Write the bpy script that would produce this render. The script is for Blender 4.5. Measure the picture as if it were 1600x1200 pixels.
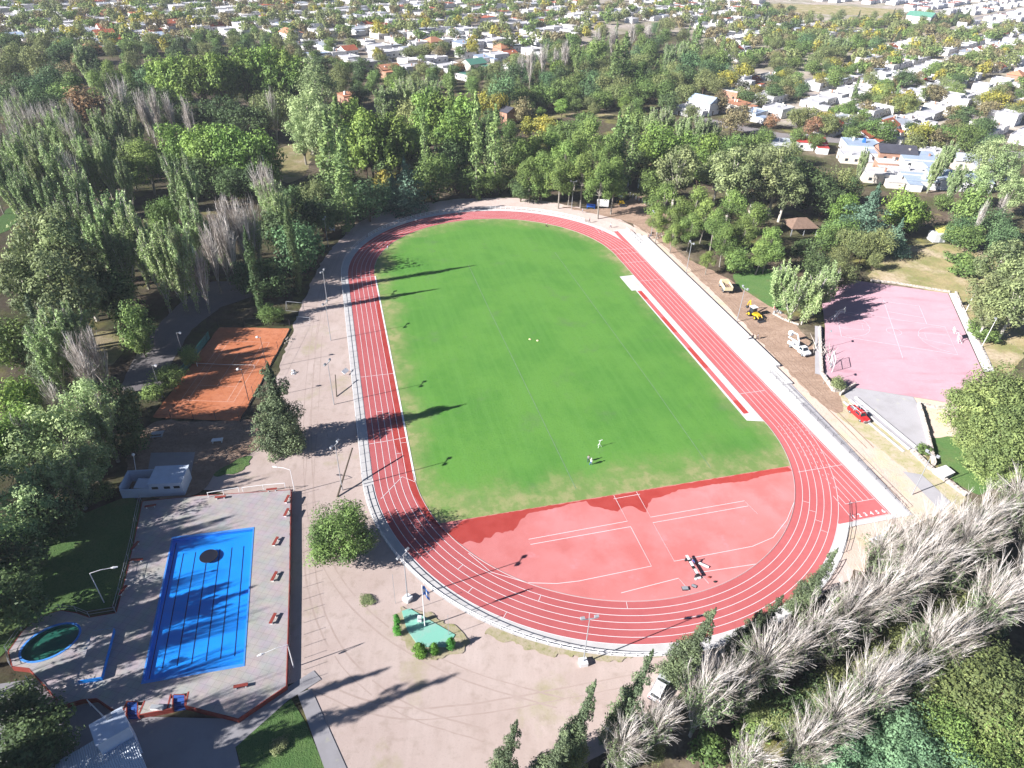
import bpy, bmesh, math, random
import numpy as np
from mathutils import Vector, Matrix, geometry
R = math.radians
rnd = random.Random(7)
for o in list(bpy.data.objects): bpy.data.objects.remove(o)
scene = bpy.context.scene
COL = scene.collection

# ------------------------------------------------------------------ camera
F_PX, PITCH, ROLL, CAM_H = 1059.887, 0.608, 0.033, 85.479      # for a 1600 px wide picture
cam_d = bpy.data.cameras.new('camera'); cam = bpy.data.objects.new('camera', cam_d); COL.objects.link(cam)
cam_d.sensor_width = 36.0; cam_d.lens = 36.0 * F_PX / 1600.0
cam_d.clip_start = 0.5; cam_d.clip_end = 9000
cam.matrix_world = Matrix.Translation((0, 0, CAM_H)) @ Matrix.Rotation(math.pi/2 - PITCH, 4, 'X') @ Matrix.Rotation(ROLL, 4, 'Z')
scene.camera = cam

# ------------------------------------------------------------------ light
SUN_AZ, SUN_EL = R(25.3), R(28.0)       # shadows run towards +X+Y
world = bpy.data.worlds.new('World'); scene.world = world; world.use_nodes = True
wn = world.node_tree.nodes; wl = world.node_tree.links
sky = wn.new('ShaderNodeTexSky'); sky.sky_type = 'NISHITA'; sky.sun_disc = False
to_sun = Vector((-math.cos(SUN_AZ)*math.cos(SUN_EL), -math.sin(SUN_AZ)*math.cos(SUN_EL), math.sin(SUN_EL)))
sky.sun_elevation = SUN_EL; sky.sun_rotation = math.atan2(to_sun.x, to_sun.y)
sky.air_density = 0.45; sky.dust_density = 0.05; sky.ozone_density = 3.0
wl.new(sky.outputs[0], wn['Background'].inputs[0]); wn['Background'].inputs[1].default_value = 0.06
sun_d = bpy.data.lights.new('sun', 'SUN'); sun = bpy.data.objects.new('sun', sun_d); COL.objects.link(sun)
sun_d.energy = 5.0; sun_d.angle = R(0.5); sun_d.color = (1.0, 0.965, 0.945)
sun.rotation_euler = to_sun.to_track_quat('Z', 'Y').to_euler()
sun.location = (0, 0, 200)
vs = scene.view_settings; vs.view_transform = 'Standard'; vs.look = 'None'; vs.gamma = 1; vs.use_curve_mapping = False
vs.exposure = 1.2
HAZE = 0.00012          # density of the air between camera and town

# ------------------------------------------------------------------ projection helpers (photo pixel <-> ground)
def G(px, py, z=0.0):
    x, y = (px-800)/F_PX, -(py-600)/F_PX
    c, s = math.cos(ROLL), math.sin(ROLL); x, y = c*x-s*y, s*x+c*y
    d = Vector((x, math.cos(PITCH)+y*math.sin(PITCH), -math.sin(PITCH)+y*math.cos(PITCH)))
    t = (z-CAM_H)/d.z
    return Vector((d.x*t, d.y*t, z))
def P(v):
    X, Y, Z = v[0], v[1], v[2]-CAM_H
    fw = Y*math.cos(PITCH)-Z*math.sin(PITCH); up = Y*math.sin(PITCH)+Z*math.cos(PITCH)
    x, y = X/fw, up/fw; c, s = math.cos(-ROLL), math.sin(-ROLL); x, y = c*x-s*y, s*x+c*y
    return 800+x*F_PX, 600-y*F_PX
# stadium frame: u along the straights (far end +), v to the left
SC, STH, SL, SR, LANE = Vector((6.416, 143.031)), 1.837, 84.39, 36.5, 1.22
def S(u, v, z=0.0):
    c, s = math.cos(STH), math.sin(STH)
    return Vector((SC.x+c*u-s*v, SC.y+s*u+c*v, z))

# ------------------------------------------------------------------ objects
THINGS = []
def tag(o, label, cat, group=None, kind=None):
    if label: o['label'] = label
    if cat: o['category'] = cat
    if group: o['group'] = group
    if kind: o['kind'] = kind
    THINGS.append(o); return o
def thing(name, label, cat, loc, rz=0.0, group=None):
    o = bpy.data.objects.new(name, None); COL.objects.link(o); o.empty_display_size = 0.3
    o.location = loc; o.rotation_euler = (0, 0, rz)
    return tag(o, label, cat, group)
def link_mesh(name, me, parent=None, mats=()):
    for m in mats: me.materials.append(m)
    o = bpy.data.objects.new(name, me); COL.objects.link(o)
    if parent is not None: o.parent = parent
    return o
def children(o): return [c for c in bpy.data.objects if c.parent == o]
def dup(root, kids, loc, rz=0.0, sc=1.0, label=None, group=None, rx=0.0, ry=0.0):
    """copy of a thing; kids = [(part, [(subpart, [])...])...]"""
    r = root.copy(); COL.objects.link(r); r.location = loc; r.rotation_euler = (rx, ry, rz)
    r.scale = (sc, sc, sc) if not isinstance(sc, tuple) else sc
    if label: r['label'] = label
    if group: r['group'] = group
    def rec(k, par):
        for p, sub in k:
            c = p.copy(); COL.objects.link(c); c.parent = par; rec(sub, c)
    rec(kids, r); THINGS.append(r); return r
def tree_of(o): return [(c, tree_of(c)) for c in children(o)]

class MB:
    """collects shapes into one mesh"""
    def __init__(s): s.v, s.f, s.m, s.k = [], [], [], 0
    def mat(s, k): s.k = k; return s
    def face(s, pts):
        b = len(s.v); s.v += [tuple(p) for p in pts]; s.f.append(tuple(range(b, b+len(pts)))); s.m.append(s.k)
    def raw(s, vs, fs):
        b = len(s.v); s.v += [tuple(p) for p in vs]
        for f in fs: s.f.append(tuple(i+b for i in f)); s.m.append(s.k)
    def box(s, c, d, rz=0.0, ry=0.0, rx=0.0, taper=1.0):
        M = Matrix.Rotation(rz, 3, 'Z') @ Matrix.Rotation(ry, 3, 'Y') @ Matrix.Rotation(rx, 3, 'X')
        vs = []
        for z in (-1, 1):
            t = taper if z > 0 else 1.0
            for x, y in ((-1, -1), (1, -1), (1, 1), (-1, 1)):
                vs.append(Vector(c)+M @ Vector((x*d[0]/2*t, y*d[1]/2*t, z*d[2]/2)))
        s.raw(vs, [(3, 2, 1, 0), (4, 5, 6, 7), (0, 1, 5, 4), (1, 2, 6, 5), (2, 3, 7, 6), (3, 0, 4, 7)]); return s
    def prism(s, poly, z0, z1, top=True, bottom=True):
        n = len(poly); A = [Vector((p[0], p[1], z0)) for p in poly]; B = [Vector((p[0], p[1], z1)) for p in poly]
        ar = sum(poly[i][0]*poly[(i+1) % n][1]-poly[(i+1) % n][0]*poly[i][1] for i in range(n))
        fs = [(i, (i+1) % n, n+(i+1) % n, n+i) if ar > 0 else ((i+1) % n, i, n+i, n+(i+1) % n) for i in range(n)]
        tri = geometry.tessellate_polygon([[Vector((p[0], p[1], 0)) for p in poly]])
        def up(t):
            a, b, c = (poly[i] for i in t); return t if (b[0]-a[0])*(c[1]-a[1])-(b[1]-a[1])*(c[0]-a[0]) > 0 else t[::-1]
        tri = [up(tuple(t)) for t in tri]
        if top: fs += [tuple(i+n for i in t) for t in tri]
        if bottom: fs += [t[::-1] for t in tri]
        s.raw(A+B, fs); return s
    def sheet(s, poly, z):
        tri = geometry.tessellate_polygon([[Vector((p[0], p[1], 0)) for p in poly]])
        fs = []
        for t in tri:
            a, b, c = (poly[i] for i in t)
            fs.append(tuple(t) if (b[0]-a[0])*(c[1]-a[1])-(b[1]-a[1])*(c[0]-a[0]) > 0 else tuple(t[::-1]))
        s.raw([(p[0], p[1], z) for p in poly], fs); return s
    def tube(s, pts, rad, n=6, caps=True):
        pts = [Vector(p) for p in pts]
        if not hasattr(rad, '__len__'): rad = [rad]*len(pts)
        vs = []; N = len(pts); ref = Vector((0.31, 0.77, 0.55)).normalized()
        for i, p in enumerate(pts):
            t = (pts[min(i+1, N-1)]-pts[max(i-1, 0)]).normalized()
            if i == 0:
                a = t.cross(Vector((0, 0, 1))); a = t.cross(Vector((1, 0, 0))) if a.length < 1e-3 else a
                a.normalize()
            else:
                a = (a-t*a.dot(t)); a = a.normalized() if a.length > 1e-5 else t.cross(ref).normalized()
            b = t.cross(a)
            for k in range(n):
                q = 2*math.pi*k/n; vs.append(p+(a*math.cos(q)+b*math.sin(q))*rad[i])
        fs = [(i*n+k, i*n+(k+1) % n, (i+1)*n+(k+1) % n, (i+1)*n+k) for i in range(N-1) for k in range(n)]
        if caps: fs += [tuple(range(n))[::-1], tuple((N-1)*n+k for k in range(n))]
        s.raw(vs, fs); return s
    def ribbon(s, pts, w, z=None, closed=False):
        pts = [Vector((p[0], p[1])) for p in pts]; N = len(pts); vs = []
        for i, p in enumerate(pts):
            if closed: t = pts[(i+1) % N]-pts[i-1]
            else: t = pts[min(i+1, N-1)]-pts[max(i-1, 0)]
            t.normalize(); nn = Vector((-t.y, t.x))*w/2
            vs += [(p.x-nn.x, p.y-nn.y, z), (p.x+nn.x, p.y+nn.y, z)]
        s.raw(vs, [(2*i, 2*((i+1) % N), 2*((i+1) % N)+1, 2*i+1) for i in range(N if closed else N-1)]); return s      # left of the path is +n: faces look up
    def ball(s, c, r, seg=8, ring=6):
        r = (r, r, r) if not hasattr(r, '__len__') else r; vs = []; fs = []
        for i in range(ring+1):
            th = math.pi*i/ring
            for k in range(seg):
                ph = 2*math.pi*k/seg
                vs.append((c[0]+r[0]*math.sin(th)*math.cos(ph), c[1]+r[1]*math.sin(th)*math.sin(ph), c[2]-r[2]*math.cos(th)))
        for i in range(ring):
            for k in range(seg): fs.append((i*seg+k, i*seg+(k+1) % seg, (i+1)*seg+(k+1) % seg, (i+1)*seg+k))
        s.raw(vs, fs); return s
    def mesh(s, name, smooth=False):
        me = bpy.data.meshes.new(name); me.from_pydata(s.v, [], s.f)
        me.polygons.foreach_set('material_index', s.m)
        if smooth: me.polygons.foreach_set('use_smooth', [True]*len(s.f))
        me.update(); return me
    def build(s, name, mats, parent=None, smooth=False):
        if not isinstance(mats, (list, tuple)): mats = [mats]
        return link_mesh(name, s.mesh(name, smooth), parent, mats)

def bar(p0, p1, r=0.05, n=6): return MB().tube([p0, p1], r, n)

# ------------------------------------------------------------------ materials
def _new(name):
    m = bpy.data.materials.new(name); m.use_nodes = True; return m, m.node_tree.nodes, m.node_tree.links, m.node_tree.nodes['Principled BSDF']
def plain(name, col, rough=0.6, metal=0.0, var=0.12, scale=3.0, spec=0.3):
    """a coloured surface with a faint procedural mottling"""
    m, n, l, b = _new(name)
    tc = n.new('ShaderNodeTexCoord'); nz = n.new('ShaderNodeTexNoise'); nz.inputs['Scale'].default_value = scale; nz.inputs['Detail'].default_value = 5
    l.new(tc.outputs['Object'], nz.inputs['Vector'])
    mx = n.new('ShaderNodeMix'); mx.data_type = 'RGBA'
    mx.inputs[6].default_value = (*[max(0, c*(1-var*1.6)) for c in col], 1); mx.inputs[7].default_value = (*[min(1, c*(1+var*1.2)) for c in col], 1)
    l.new(nz.outputs['Fac'], mx.inputs[0]); l.new(mx.outputs[2], b.inputs['Base Color'])
    b.inputs['Roughness'].default_value = rough; b.inputs['Metallic'].default_value = metal; b.inputs['Specular IOR Level'].default_value = spec
    return m
def ground(name, base, layers, rough=0.9, bump=0.0, bscale=6.0, coord='world', spec=0.15, drough=0.6):
    """base colour, then layers (colour, noise scale, threshold, softness, strength[, stretch xyz]) mixed in by noise"""
    m, n, l, b = _new(name)
    if coord == 'world': src = n.new('ShaderNodeNewGeometry').outputs['Position']
    else: src = n.new('ShaderNodeTexCoord').outputs['Object']
    last = None
    for i, ly in enumerate(layers):
        col, sc, th, so, st = ly[:5]
        vec = src
        mp = n.new('ShaderNodeMapping'); l.new(src, mp.inputs[0]); mp.inputs['Location'].default_value = (i*37.1, i*11.3, 0)
        if len(ly) > 5: mp.inputs['Scale'].default_value = ly[5]
        nz = n.new('ShaderNodeTexNoise'); nz.inputs['Scale'].default_value = sc; nz.inputs['Detail'].default_value = 8; nz.inputs['Roughness'].default_value = 0.62
        l.new(mp.outputs[0], nz.inputs['Vector'])
        mr = n.new('ShaderNodeMapRange'); mr.inputs['From Min'].default_value = th-so; mr.inputs['From Max'].default_value = th+so
        mr.inputs['To Max'].default_value = st; l.new(nz.outputs['Fac'], mr.inputs['Value'])
        mx = n.new('ShaderNodeMix'); mx.data_type = 'RGBA'
        if last is None: mx.inputs[6].default_value = (*base, 1)
        else: l.new(last, mx.inputs[6])
        mx.inputs[7].default_value = (*col, 1); l.new(mr.outputs[0], mx.inputs[0]); last = mx.outputs[2]
    if last is None: b.inputs['Base Color'].default_value = (*base, 1)
    else: l.new(last, b.inputs['Base Color'])
    b.inputs['Roughness'].default_value = rough; b.inputs['Specular IOR Level'].default_value = spec
    if 'Diffuse Roughness' in b.inputs: b.inputs['Diffuse Roughness'].default_value = drough
    if bump:
        nz = n.new('ShaderNodeTexNoise'); nz.inputs['Scale'].default_value = bscale; nz.inputs['Detail'].default_value = 6; l.new(src, nz.inputs['Vector'])
        bp = n.new('ShaderNodeBump'); bp.inputs['Strength'].default_value = bump; bp.inputs['Distance'].default_value = 0.3
        l.new(nz.outputs['Fac'], bp.inputs['Height']); l.new(bp.outputs[0], b.inputs['Normal'])
    return m
def leaf(name, col, tr=0.3, hue=0.03, val=0.35):
    """leaf shader: diffuse with translucency; each tree a little different in hue and value"""
    m, n, l, b = _new(name)
    oi = n.new('ShaderNodeObjectInfo'); hs = n.new('ShaderNodeHueSaturation'); hs.inputs['Color'].default_value = (*col, 1)
    def rng(lo, hi, mul=1.0):
        a = n.new('ShaderNodeMath'); a.operation = 'MULTIPLY'; a.inputs[1].default_value = mul; l.new(oi.outputs['Random'], a.inputs[0])
        f = n.new('ShaderNodeMath'); f.operation = 'FRACT'; l.new(a.outputs[0], f.inputs[0])
        r = n.new('ShaderNodeMapRange'); r.inputs['To Min'].default_value = lo; r.inputs['To Max'].default_value = hi; l.new(f.outputs[0], r.inputs['Value']); return r.outputs[0]
    l.new(rng(0.5-hue, 0.5+hue), hs.inputs['Hue']); l.new(rng(1-val*0.6, 1+val*0.6, 7.3), hs.inputs['Value'])
    b.inputs['Roughness'].default_value = 0.6; b.inputs['Specular IOR Level'].default_value = 0.25
    l.new(hs.outputs[0], b.inputs['Base Color'])
    t = n.new('ShaderNodeBsdfTranslucent'); l.new(hs.outputs[0], t.inputs['Color'])
    mx = n.new('ShaderNodeMixShader'); mx.inputs[0].default_value = tr*.7
    l.new(b.outputs[0], mx.inputs[1]); l.new(t.outputs[0], mx.inputs[2]); l.new(mx.outputs[0], n['Material Output'].inputs[0])
    return m

M = {}
M['white'] = plain('white_paint', (0.78, 0.78, 0.78), 0.5, var=0.06)
M['line'] = plain('line_paint', (0.80, 0.79, 0.80), 0.7, var=0.05)
M['grey'] = plain('grey_metal', (0.42, 0.44, 0.46), 0.45, 0.3)
M['dgrey'] = plain('dark_metal', (0.06, 0.06, 0.07), 0.5, 0.2)
M['black'] = plain('black_rubber', (0.02, 0.02, 0.022), 0.8)
M['glass'] = plain('vehicle_glass', (0.03, 0.04, 0.05), 0.08, spec=0.6)
M['yellow'] = plain('yellow_paint', (0.75, 0.48, 0.02), 0.4, var=0.08)
M['redpaint'] = plain('red_paint', (0.62, 0.03, 0.03), 0.3, var=0.05)
M['oxide'] = plain('oxide_red_paint', (0.26, 0.048, 0.036), 0.7)
M['blue'] = plain('blue_paint', (0.03, 0.16, 0.62), 0.5)
M['wood'] = plain('weathered_wood', (0.10, 0.08, 0.06), 0.85, var=0.3)
M['concrete'] = ground('concrete', (0.54, 0.53, 0.525), [((0.40, 0.39, 0.38), 0.35, 0.52, 0.12, 0.55), ((0.5, 0.48, 0.47), 3.0, 0.55, 0.1, 0.4)], 0.85)
M['stone'] = ground('rubble_stone', (0.55, 0.50, 0.45), [((0.28, 0.24, 0.21), 2.2, 0.5, 0.08, 0.8)], 0.9, 0.6, 3.0)
# ================================================================== ground, stadium, courts, pool
ZL = [0.0]
def nz():
    ZL[0] += 0.004; return ZL[0]
def pp(pts, z=0.0): return [G(x, y, z) for x, y in pts]
def rough(poly, step=1.2, amp=0.35, seed=1):
    r = random.Random(seed); out = []; n = len(poly)
    for i in range(n):
        a, b = Vector(poly[i][:2]), Vector(poly[(i+1) % n][:2]); k = max(1, int((b-a).length/step))
        for j in range(k):
            p = a.lerp(b, j/k); out.append(Vector((p.x+r.uniform(-amp, amp), p.y+r.uniform(-amp, amp))))
    return [p for i in range(len(out)) for p in (out[i-1].lerp(out[i], .25), out[i-1].lerp(out[i], .75))]      # rounded off
def smooth(poly, it=2):
    pts = [Vector(p[:2]) for p in poly]
    for _ in range(it):
        q = []
        for i in range(len(pts)):
            a, b = pts[i], pts[(i+1) % len(pts)]; q += [a.lerp(b, .25), a.lerp(b, .75)]
        pts = q
    return pts
def struct(name, mb, m, smooth_=False):
    o = mb.build(name, m, None, smooth_); o['kind'] = 'structure'; return o
def zone(name, poly, m): return struct(name, MB().sheet(poly, nz()), m)

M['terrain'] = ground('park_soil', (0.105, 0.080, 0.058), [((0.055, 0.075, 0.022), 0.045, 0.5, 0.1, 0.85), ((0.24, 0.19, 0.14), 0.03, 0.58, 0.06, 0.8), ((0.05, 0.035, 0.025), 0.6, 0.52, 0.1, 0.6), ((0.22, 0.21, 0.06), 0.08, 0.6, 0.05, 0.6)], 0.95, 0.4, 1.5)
M['dirt'] = ground('pale_dirt', (0.47, 0.375, 0.335), [((0.55, 0.46, 0.42), 0.12, 0.5, 0.15, 0.8), ((0.34, 0.27, 0.22), 0.5, 0.60, 0.08, 0.5), ((0.34, 0.32, 0.16), 0.09, 0.63, 0.05, 0.55), ((0.30, 0.24, 0.2), 4.0, 0.62, 0.06, 0.45), ((0.41, 0.33, 0.29), 0.9, 0.55, 0.12, 0.35, (1, .12, 1))], 0.95, 0.08, 9.0)
M['beige'] = ground('beige_dirt', (0.49, 0.385, 0.32), [((0.44, 0.40, 0.24), 0.16, 0.56, 0.07, 0.7), ((0.36, 0.28, 0.22), 0.9, 0.6, 0.05, 0.7), ((0.54, 0.44, 0.38), 0.2, 0.5, 0.1, 0.6)], 0.95, 0.4, 3.0)
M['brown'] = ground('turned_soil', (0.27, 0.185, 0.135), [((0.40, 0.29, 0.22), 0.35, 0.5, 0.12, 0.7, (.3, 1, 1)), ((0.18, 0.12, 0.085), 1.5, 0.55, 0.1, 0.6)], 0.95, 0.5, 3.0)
M['asphalt'] = ground('asphalt', (0.17, 0.155, 0.16), [((0.23, 0.21, 0.20), 0.2, 0.5, 0.15, 0.7), ((0.11, 0.10, 0.105), 2.0, 0.6, 0.1, 0.4)], 0.9, 0.2, 8.0)
M['lawn'] = ground('lawn', (0.085, 0.17, 0.05), [((0.13, 0.2, 0.065), 0.25, 0.5, 0.15, 0.7), ((0.16, 0.15, 0.07), 0.12, 0.6, 0.06, 0.6), ((0.05, 0.11, 0.03), 2.5, 0.55, 0.1, 0.5)], 0.9, 0.6, 6.0)
M['drygrass'] = ground('dry_grass', (0.30, 0.25, 0.13), [((0.16, 0.18, 0.06), 0.15, 0.5, 0.1, 0.8), ((0.42, 0.34, 0.25), 0.1, 0.57, 0.07, 0.8), ((0.18, 0.13, 0.08), 1.2, 0.55, 0.1, 0.5)], 0.95, 0.5, 4.0)
M['weeds'] = ground('dry_weeds', (0.43, 0.36, 0.28), [((0.30, 0.29, 0.13), 0.5, 0.5, 0.12, 0.8), ((0.2, 0.22, 0.07), 2.0, 0.6, 0.08, 0.7)], 0.95, 0.2, 6.0)
M['track'] = ground('track_rubber', (0.42, 0.102, 0.103), [((0.47, 0.138, 0.140), 0.06, 0.5, 0.15, 0.8), ((0.36, 0.09, 0.094), 0.7, 0.58, 0.1, 0.35), ((0.42, 0.14, 0.148), 3.0, 0.62, 0.1, 0.3)], 0.8, 0.15, 20.0)
M['infield'] = ground('pale_track_rubber', (0.53, 0.178, 0.168), [((0.57, 0.235, 0.235), 0.07, 0.5, 0.12, 0.8), ((0.48, 0.138, 0.126), 0.11, 0.56, 0.08, 0.7), ((0.62, 0.27, 0.30), 0.25, 0.66, 0.05, 0.5)], 0.8, 0.15, 20.0)
M['wet'] = ground('wet_track_rubber', (0.36, 0.048, 0.038), [((0.42, 0.07, 0.058), 0.4, 0.5, 0.1, 0.6)], 0.45, spec=0.3)
M['pink'] = ground('pink_court', (0.39, 0.235, 0.272), [((0.44, 0.28, 0.32), 0.10, 0.5, 0.14, 0.9), ((0.32, 0.165, 0.19), 0.35, 0.6, 0.08, 0.5, (.25, 1, 1)), ((0.5, 0.36, 0.38), 2.0, 0.62, 0.08, 0.35)], 0.85)
M['clay'] = ground('red_clay', (0.52, 0.185, 0.085), [((0.60, 0.25, 0.14), 0.18, 0.52, 0.12, 0.7), ((0.36, 0.10, 0.045), 1.0, 0.58, 0.1, 0.5)], 0.95, 0.2, 8.0)
M['paving'] = ground('pale_paving', (0.33, 0.32, 0.335), [((0.27, 0.26, 0.265), 0.3, 0.55, 0.1, 0.6), ((0.40, 0.40, 0.30), 0.5, 0.66, 0.05, 0.6)], 0.9)
M['poolblue'] = plain('pool_blue_paint', (0.01, 0.25, 0.80), 0.5, var=0.1, scale=0.4)

# deck: concrete flags with joints
def flags():
    m, n, l, b = _new('deck_flags')
    g = n.new('ShaderNodeNewGeometry'); br = n.new('ShaderNodeTexBrick'); mp = n.new('ShaderNodeMapping'); mp.inputs['Rotation'].default_value = (0, 0, R(14))
    l.new(g.outputs['Position'], mp.inputs[0]); l.new(mp.outputs[0], br.inputs['Vector'])
    br.inputs['Color1'].default_value = (0.47, 0.41, 0.40, 1); br.inputs['Color2'].default_value = (0.45, 0.39, 0.38, 1); br.inputs['Mortar'].default_value = (0.33, 0.285, 0.28, 1)
    br.inputs['Scale'].default_value = 1.0; br.inputs['Mortar Size'].default_value = 0.022; br.inputs['Brick Width'].default_value = 1.0; br.inputs['Row Height'].default_value = 1.0; br.offset = 0
    z = n.new('ShaderNodeTexNoise'); z.inputs['Scale'].default_value = 0.5; z.inputs['Detail'].default_value = 7; l.new(g.outputs['Position'], z.inputs['Vector'])
    mx = n.new('ShaderNodeMix'); mx.data_type = 'RGBA'; mx.blend_type = 'MULTIPLY'; mx.inputs[0].default_value = 0.5; l.new(br.outputs[0], mx.inputs[6]); l.new(z.outputs['Color'], mx.inputs[7])
    hs = n.new('ShaderNodeHueSaturation'); hs.inputs['Value'].default_value = 1.0; hs.inputs['Saturation'].default_value = .7; l.new(mx.outputs[2], hs.inputs['Color'])
    l.new(hs.outputs[0], b.inputs['Base Color']); b.inputs['Roughness'].default_value = 0.9; return m
M['flags'] = flags()

def turf():
    """pitch grass in its own (u,v) frame: worn towards the edges, faint mowing streaks along u"""
    m, n, l, b = _new('pitch_grass')
    tc = n.new('ShaderNodeTexCoord'); sp = n.new('ShaderNodeSeparateXYZ'); l.new(tc.outputs['Object'], sp.inputs[0])
    def mth(op, a, c=None, d=None):
        k = n.new('ShaderNodeMath'); k.operation = op
        for i, q in enumerate((a, c, d)):
            if q is None: continue
            if isinstance(q, (int, float)): k.inputs[i].default_value = q
            else: l.new(q, k.inputs[i])
        return k.outputs[0]
    def noise(sc, det=7, stretch=None, loc=0):
        z = n.new('ShaderNodeTexNoise'); z.inputs['Scale'].default_value = sc; z.inputs['Detail'].default_value = det; z.inputs['Roughness'].default_value = .65
        mp = n.new('ShaderNodeMapping'); mp.inputs['Scale'].default_value = stretch or (1, 1, 1); mp.inputs['Location'].default_value = (loc, loc*.7, 0)
        l.new(tc.outputs['Object'], mp.inputs[0]); l.new(mp.outputs[0], z.inputs['Vector']); return z.outputs['Fac']
    def mix(f, a, c):
        k = n.new('ShaderNodeMix'); k.data_type = 'RGBA'
        for i, q in ((6, a), (7, c)):
            if isinstance(q, tuple): k.inputs[i].default_value = (*q, 1)
            else: l.new(q, k.inputs[i])
        l.new(f, k.inputs[0]); return k.outputs[2]
    def ramp(x, lo, hi, to=1.0):
        k = n.new('ShaderNodeMapRange'); k.interpolation_type = 'SMOOTHSTEP'; k.inputs['From Min'].default_value = lo; k.inputs['From Max'].default_value = hi; k.inputs['To Max'].default_value = to
        l.new(x, k.inputs['Value']); return k.outputs[0]
    u, v = sp.outputs[0], sp.outputs[1]
    du = mth('MAXIMUM', mth('SUBTRACT', mth('ABSOLUTE', u), SL/2), 0.0)
    d = mth('SUBTRACT', SR, mth('SQRT', mth('ADD', mth('MULTIPLY', du, du), mth('MULTIPLY', v, v))))
    e = mth('MINIMUM', d, mth('MULTIPLY', mth('ADD', u, 55.5), 0.7))
    e = mth('ADD', e, mth('MULTIPLY', mth('SUBTRACT', noise(0.11), 0.5), 16.0))
    base = mix(ramp(noise(0.055, 6, None, 5), .38, .60), (0.088, 0.238, 0.042), (0.118, 0.280, 0.050))
    base = mix(ramp(noise(0.7, 6, (.04, 1, 1)), .42, .62, .38), base, (0.126, 0.300, 0.060))
    base = mix(ramp(noise(0.10, 8, None, 9), .55, .70, .42), base, (0.12, 0.19, 0.085))
    base = mix(ramp(noise(1.6, 8), .52, .75, .5), base, (0.06, 0.19, 0.038))
    base = mix(ramp(e, 7.5, -1.0, .85), base, (0.21, 0.275, 0.095))
    base = mix(mth('MULTIPLY', ramp(e, 5.5, -2.0, .85), ramp(noise(.35, 8, None, 3), .42, .6)), base, (0.38, 0.34, 0.17))
    base = mix(ramp(noise(3.5, 5, None, 2), .60, .72, .45), base, (0.045, 0.12, 0.03))
    l.new(base, b.inputs['Base Color']); b.inputs['Roughness'].default_value = .9; b.inputs['Specular IOR Level'].default_value = .1
    z = n.new('ShaderNodeTexNoise'); z.inputs['Scale'].default_value = 2.5; z.inputs['Detail'].default_value = 8; l.new(tc.outputs['Object'], z.inputs['Vector'])
    bp = n.new('ShaderNodeBump'); bp.inputs['Strength'].default_value = .22; bp.inputs['Distance'].default_value = .15; l.new(z.outputs['Fac'], bp.inputs['Height']); l.new(bp.outputs[0], b.inputs['Normal'])
    return m
M['turf'] = turf()

# --- terrain sheet
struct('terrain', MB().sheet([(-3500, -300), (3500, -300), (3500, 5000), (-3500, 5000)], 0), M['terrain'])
nz()
# --- zones of bare ground and lawn
zone('dirt_ground', rough(smooth(pp([(700, 312), (620, 325), (560, 345), (520, 385), (492, 425), (470, 480), (452, 530), (430, 600), (425, 690), (330, 735), (300, 770), (435, 775), (430, 1060), (490, 1075), (480, 1110), (560, 1240), (860, 1240), (1010, 1120), (1090, 1060), (1200, 990), (1290, 925), (1380, 860), (1400, 800), (1250, 600), (1000, 345), (850, 312), (760, 308)])), 1.5, .5), M['dirt'])
zone('beige_ground', rough(pp([(990, 350), (1060, 395), (1150, 470), (1260, 590), (1320, 640), (1425, 735), (1500, 790), (1530, 830), (1460, 880), (1400, 900), (1330, 890), (1310, 860), (1330, 770), (1230, 620), (1100, 480), (1000, 375)]), 1.5, .4, 3), M['beige'])
zone('court_verge', rough(pp([(1298, 598), (1320, 615), (1440, 708), (1510, 778), (1490, 805), (1420, 738), (1310, 650)]), 1.2, .3, 24), M['weeds'])
zone('court_corner', pp([(1424, 616), (1512, 632), (1506, 650), (1436, 638)]), M['beige'])
zone('turned_soil', rough(smooth(pp([(860, 320), (940, 330), (1010, 300), (1060, 320), (1030, 350), (1060, 400), (1120, 425), (1190, 470), (1240, 500), (1285, 560), (1300, 600), (1325, 640), (1300, 650), (1225, 575), (1140, 480), (1060, 405), (1000, 352), (940, 336)]), 1), 1.2, .45, 4), M['brown'])
zone('side_lawn', rough(smooth(pp([(1130, 430), (1200, 415), (1225, 440), (1240, 470), (1225, 490), (1180, 465)])), 1.2, .5, 6), M['lawn'])
zone('dry_clearing', rough(smooth(pp([(1360, 420), (1400, 385), (1460, 378), (1560, 395), (1600, 430), (1610, 560), (1550, 600), (1490, 455), (1355, 440)])), 1.5, .6, 5), M['drygrass'])
zone('lawn_behind_wall', rough(smooth(pp([(1450, 680), (1480, 675), (1530, 690), (1560, 740), (1540, 780), (1500, 760), (1462, 728)])), 1, .3, 8), M['lawn'])
zone('soil_behind_wall', rough(pp([(1437, 636), (1505, 640), (1530, 700), (1490, 682), (1451, 684)]), 1, .25, 9), M['beige'])
zone('park_clearing', rough(smooth(pp([(425, 235), (470, 220), (488, 240), (480, 275), (440, 290), (430, 260)])), 2, .8, 10), M['drygrass'])
zone('left_lawn', rough(smooth(pp([(0, 335), (25, 315), (30, 345), (10, 365), (-20, 370)])), 2, .8, 11), M['lawn'])
zone('grove_clearing', rough(smooth(pp([(140, 520), (190, 515), (205, 540), (180, 570), (140, 575), (125, 548)])), 1.5, .6, 12), M['drygrass'])
zone('grove_lawn', rough(smooth(pp([(170, 345), (215, 345), (235, 365), (205, 380), (165, 375)])), 1.5, .6, 13), M['lawn'])
zone('parking_ground', rough(smooth(pp([(960, 250), (1030, 245), (1000, 268), (975, 300), (915, 290), (920, 262)])), 2, .6, 14), M['drygrass'])
zone('street', pp([(1090, 182), (1220, 208), (1360, 218), (1470, 225), (1620, 240), (1620, 250), (1470, 234), (1360, 228), (1215, 216), (1080, 190)]), M['asphalt'])
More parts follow.
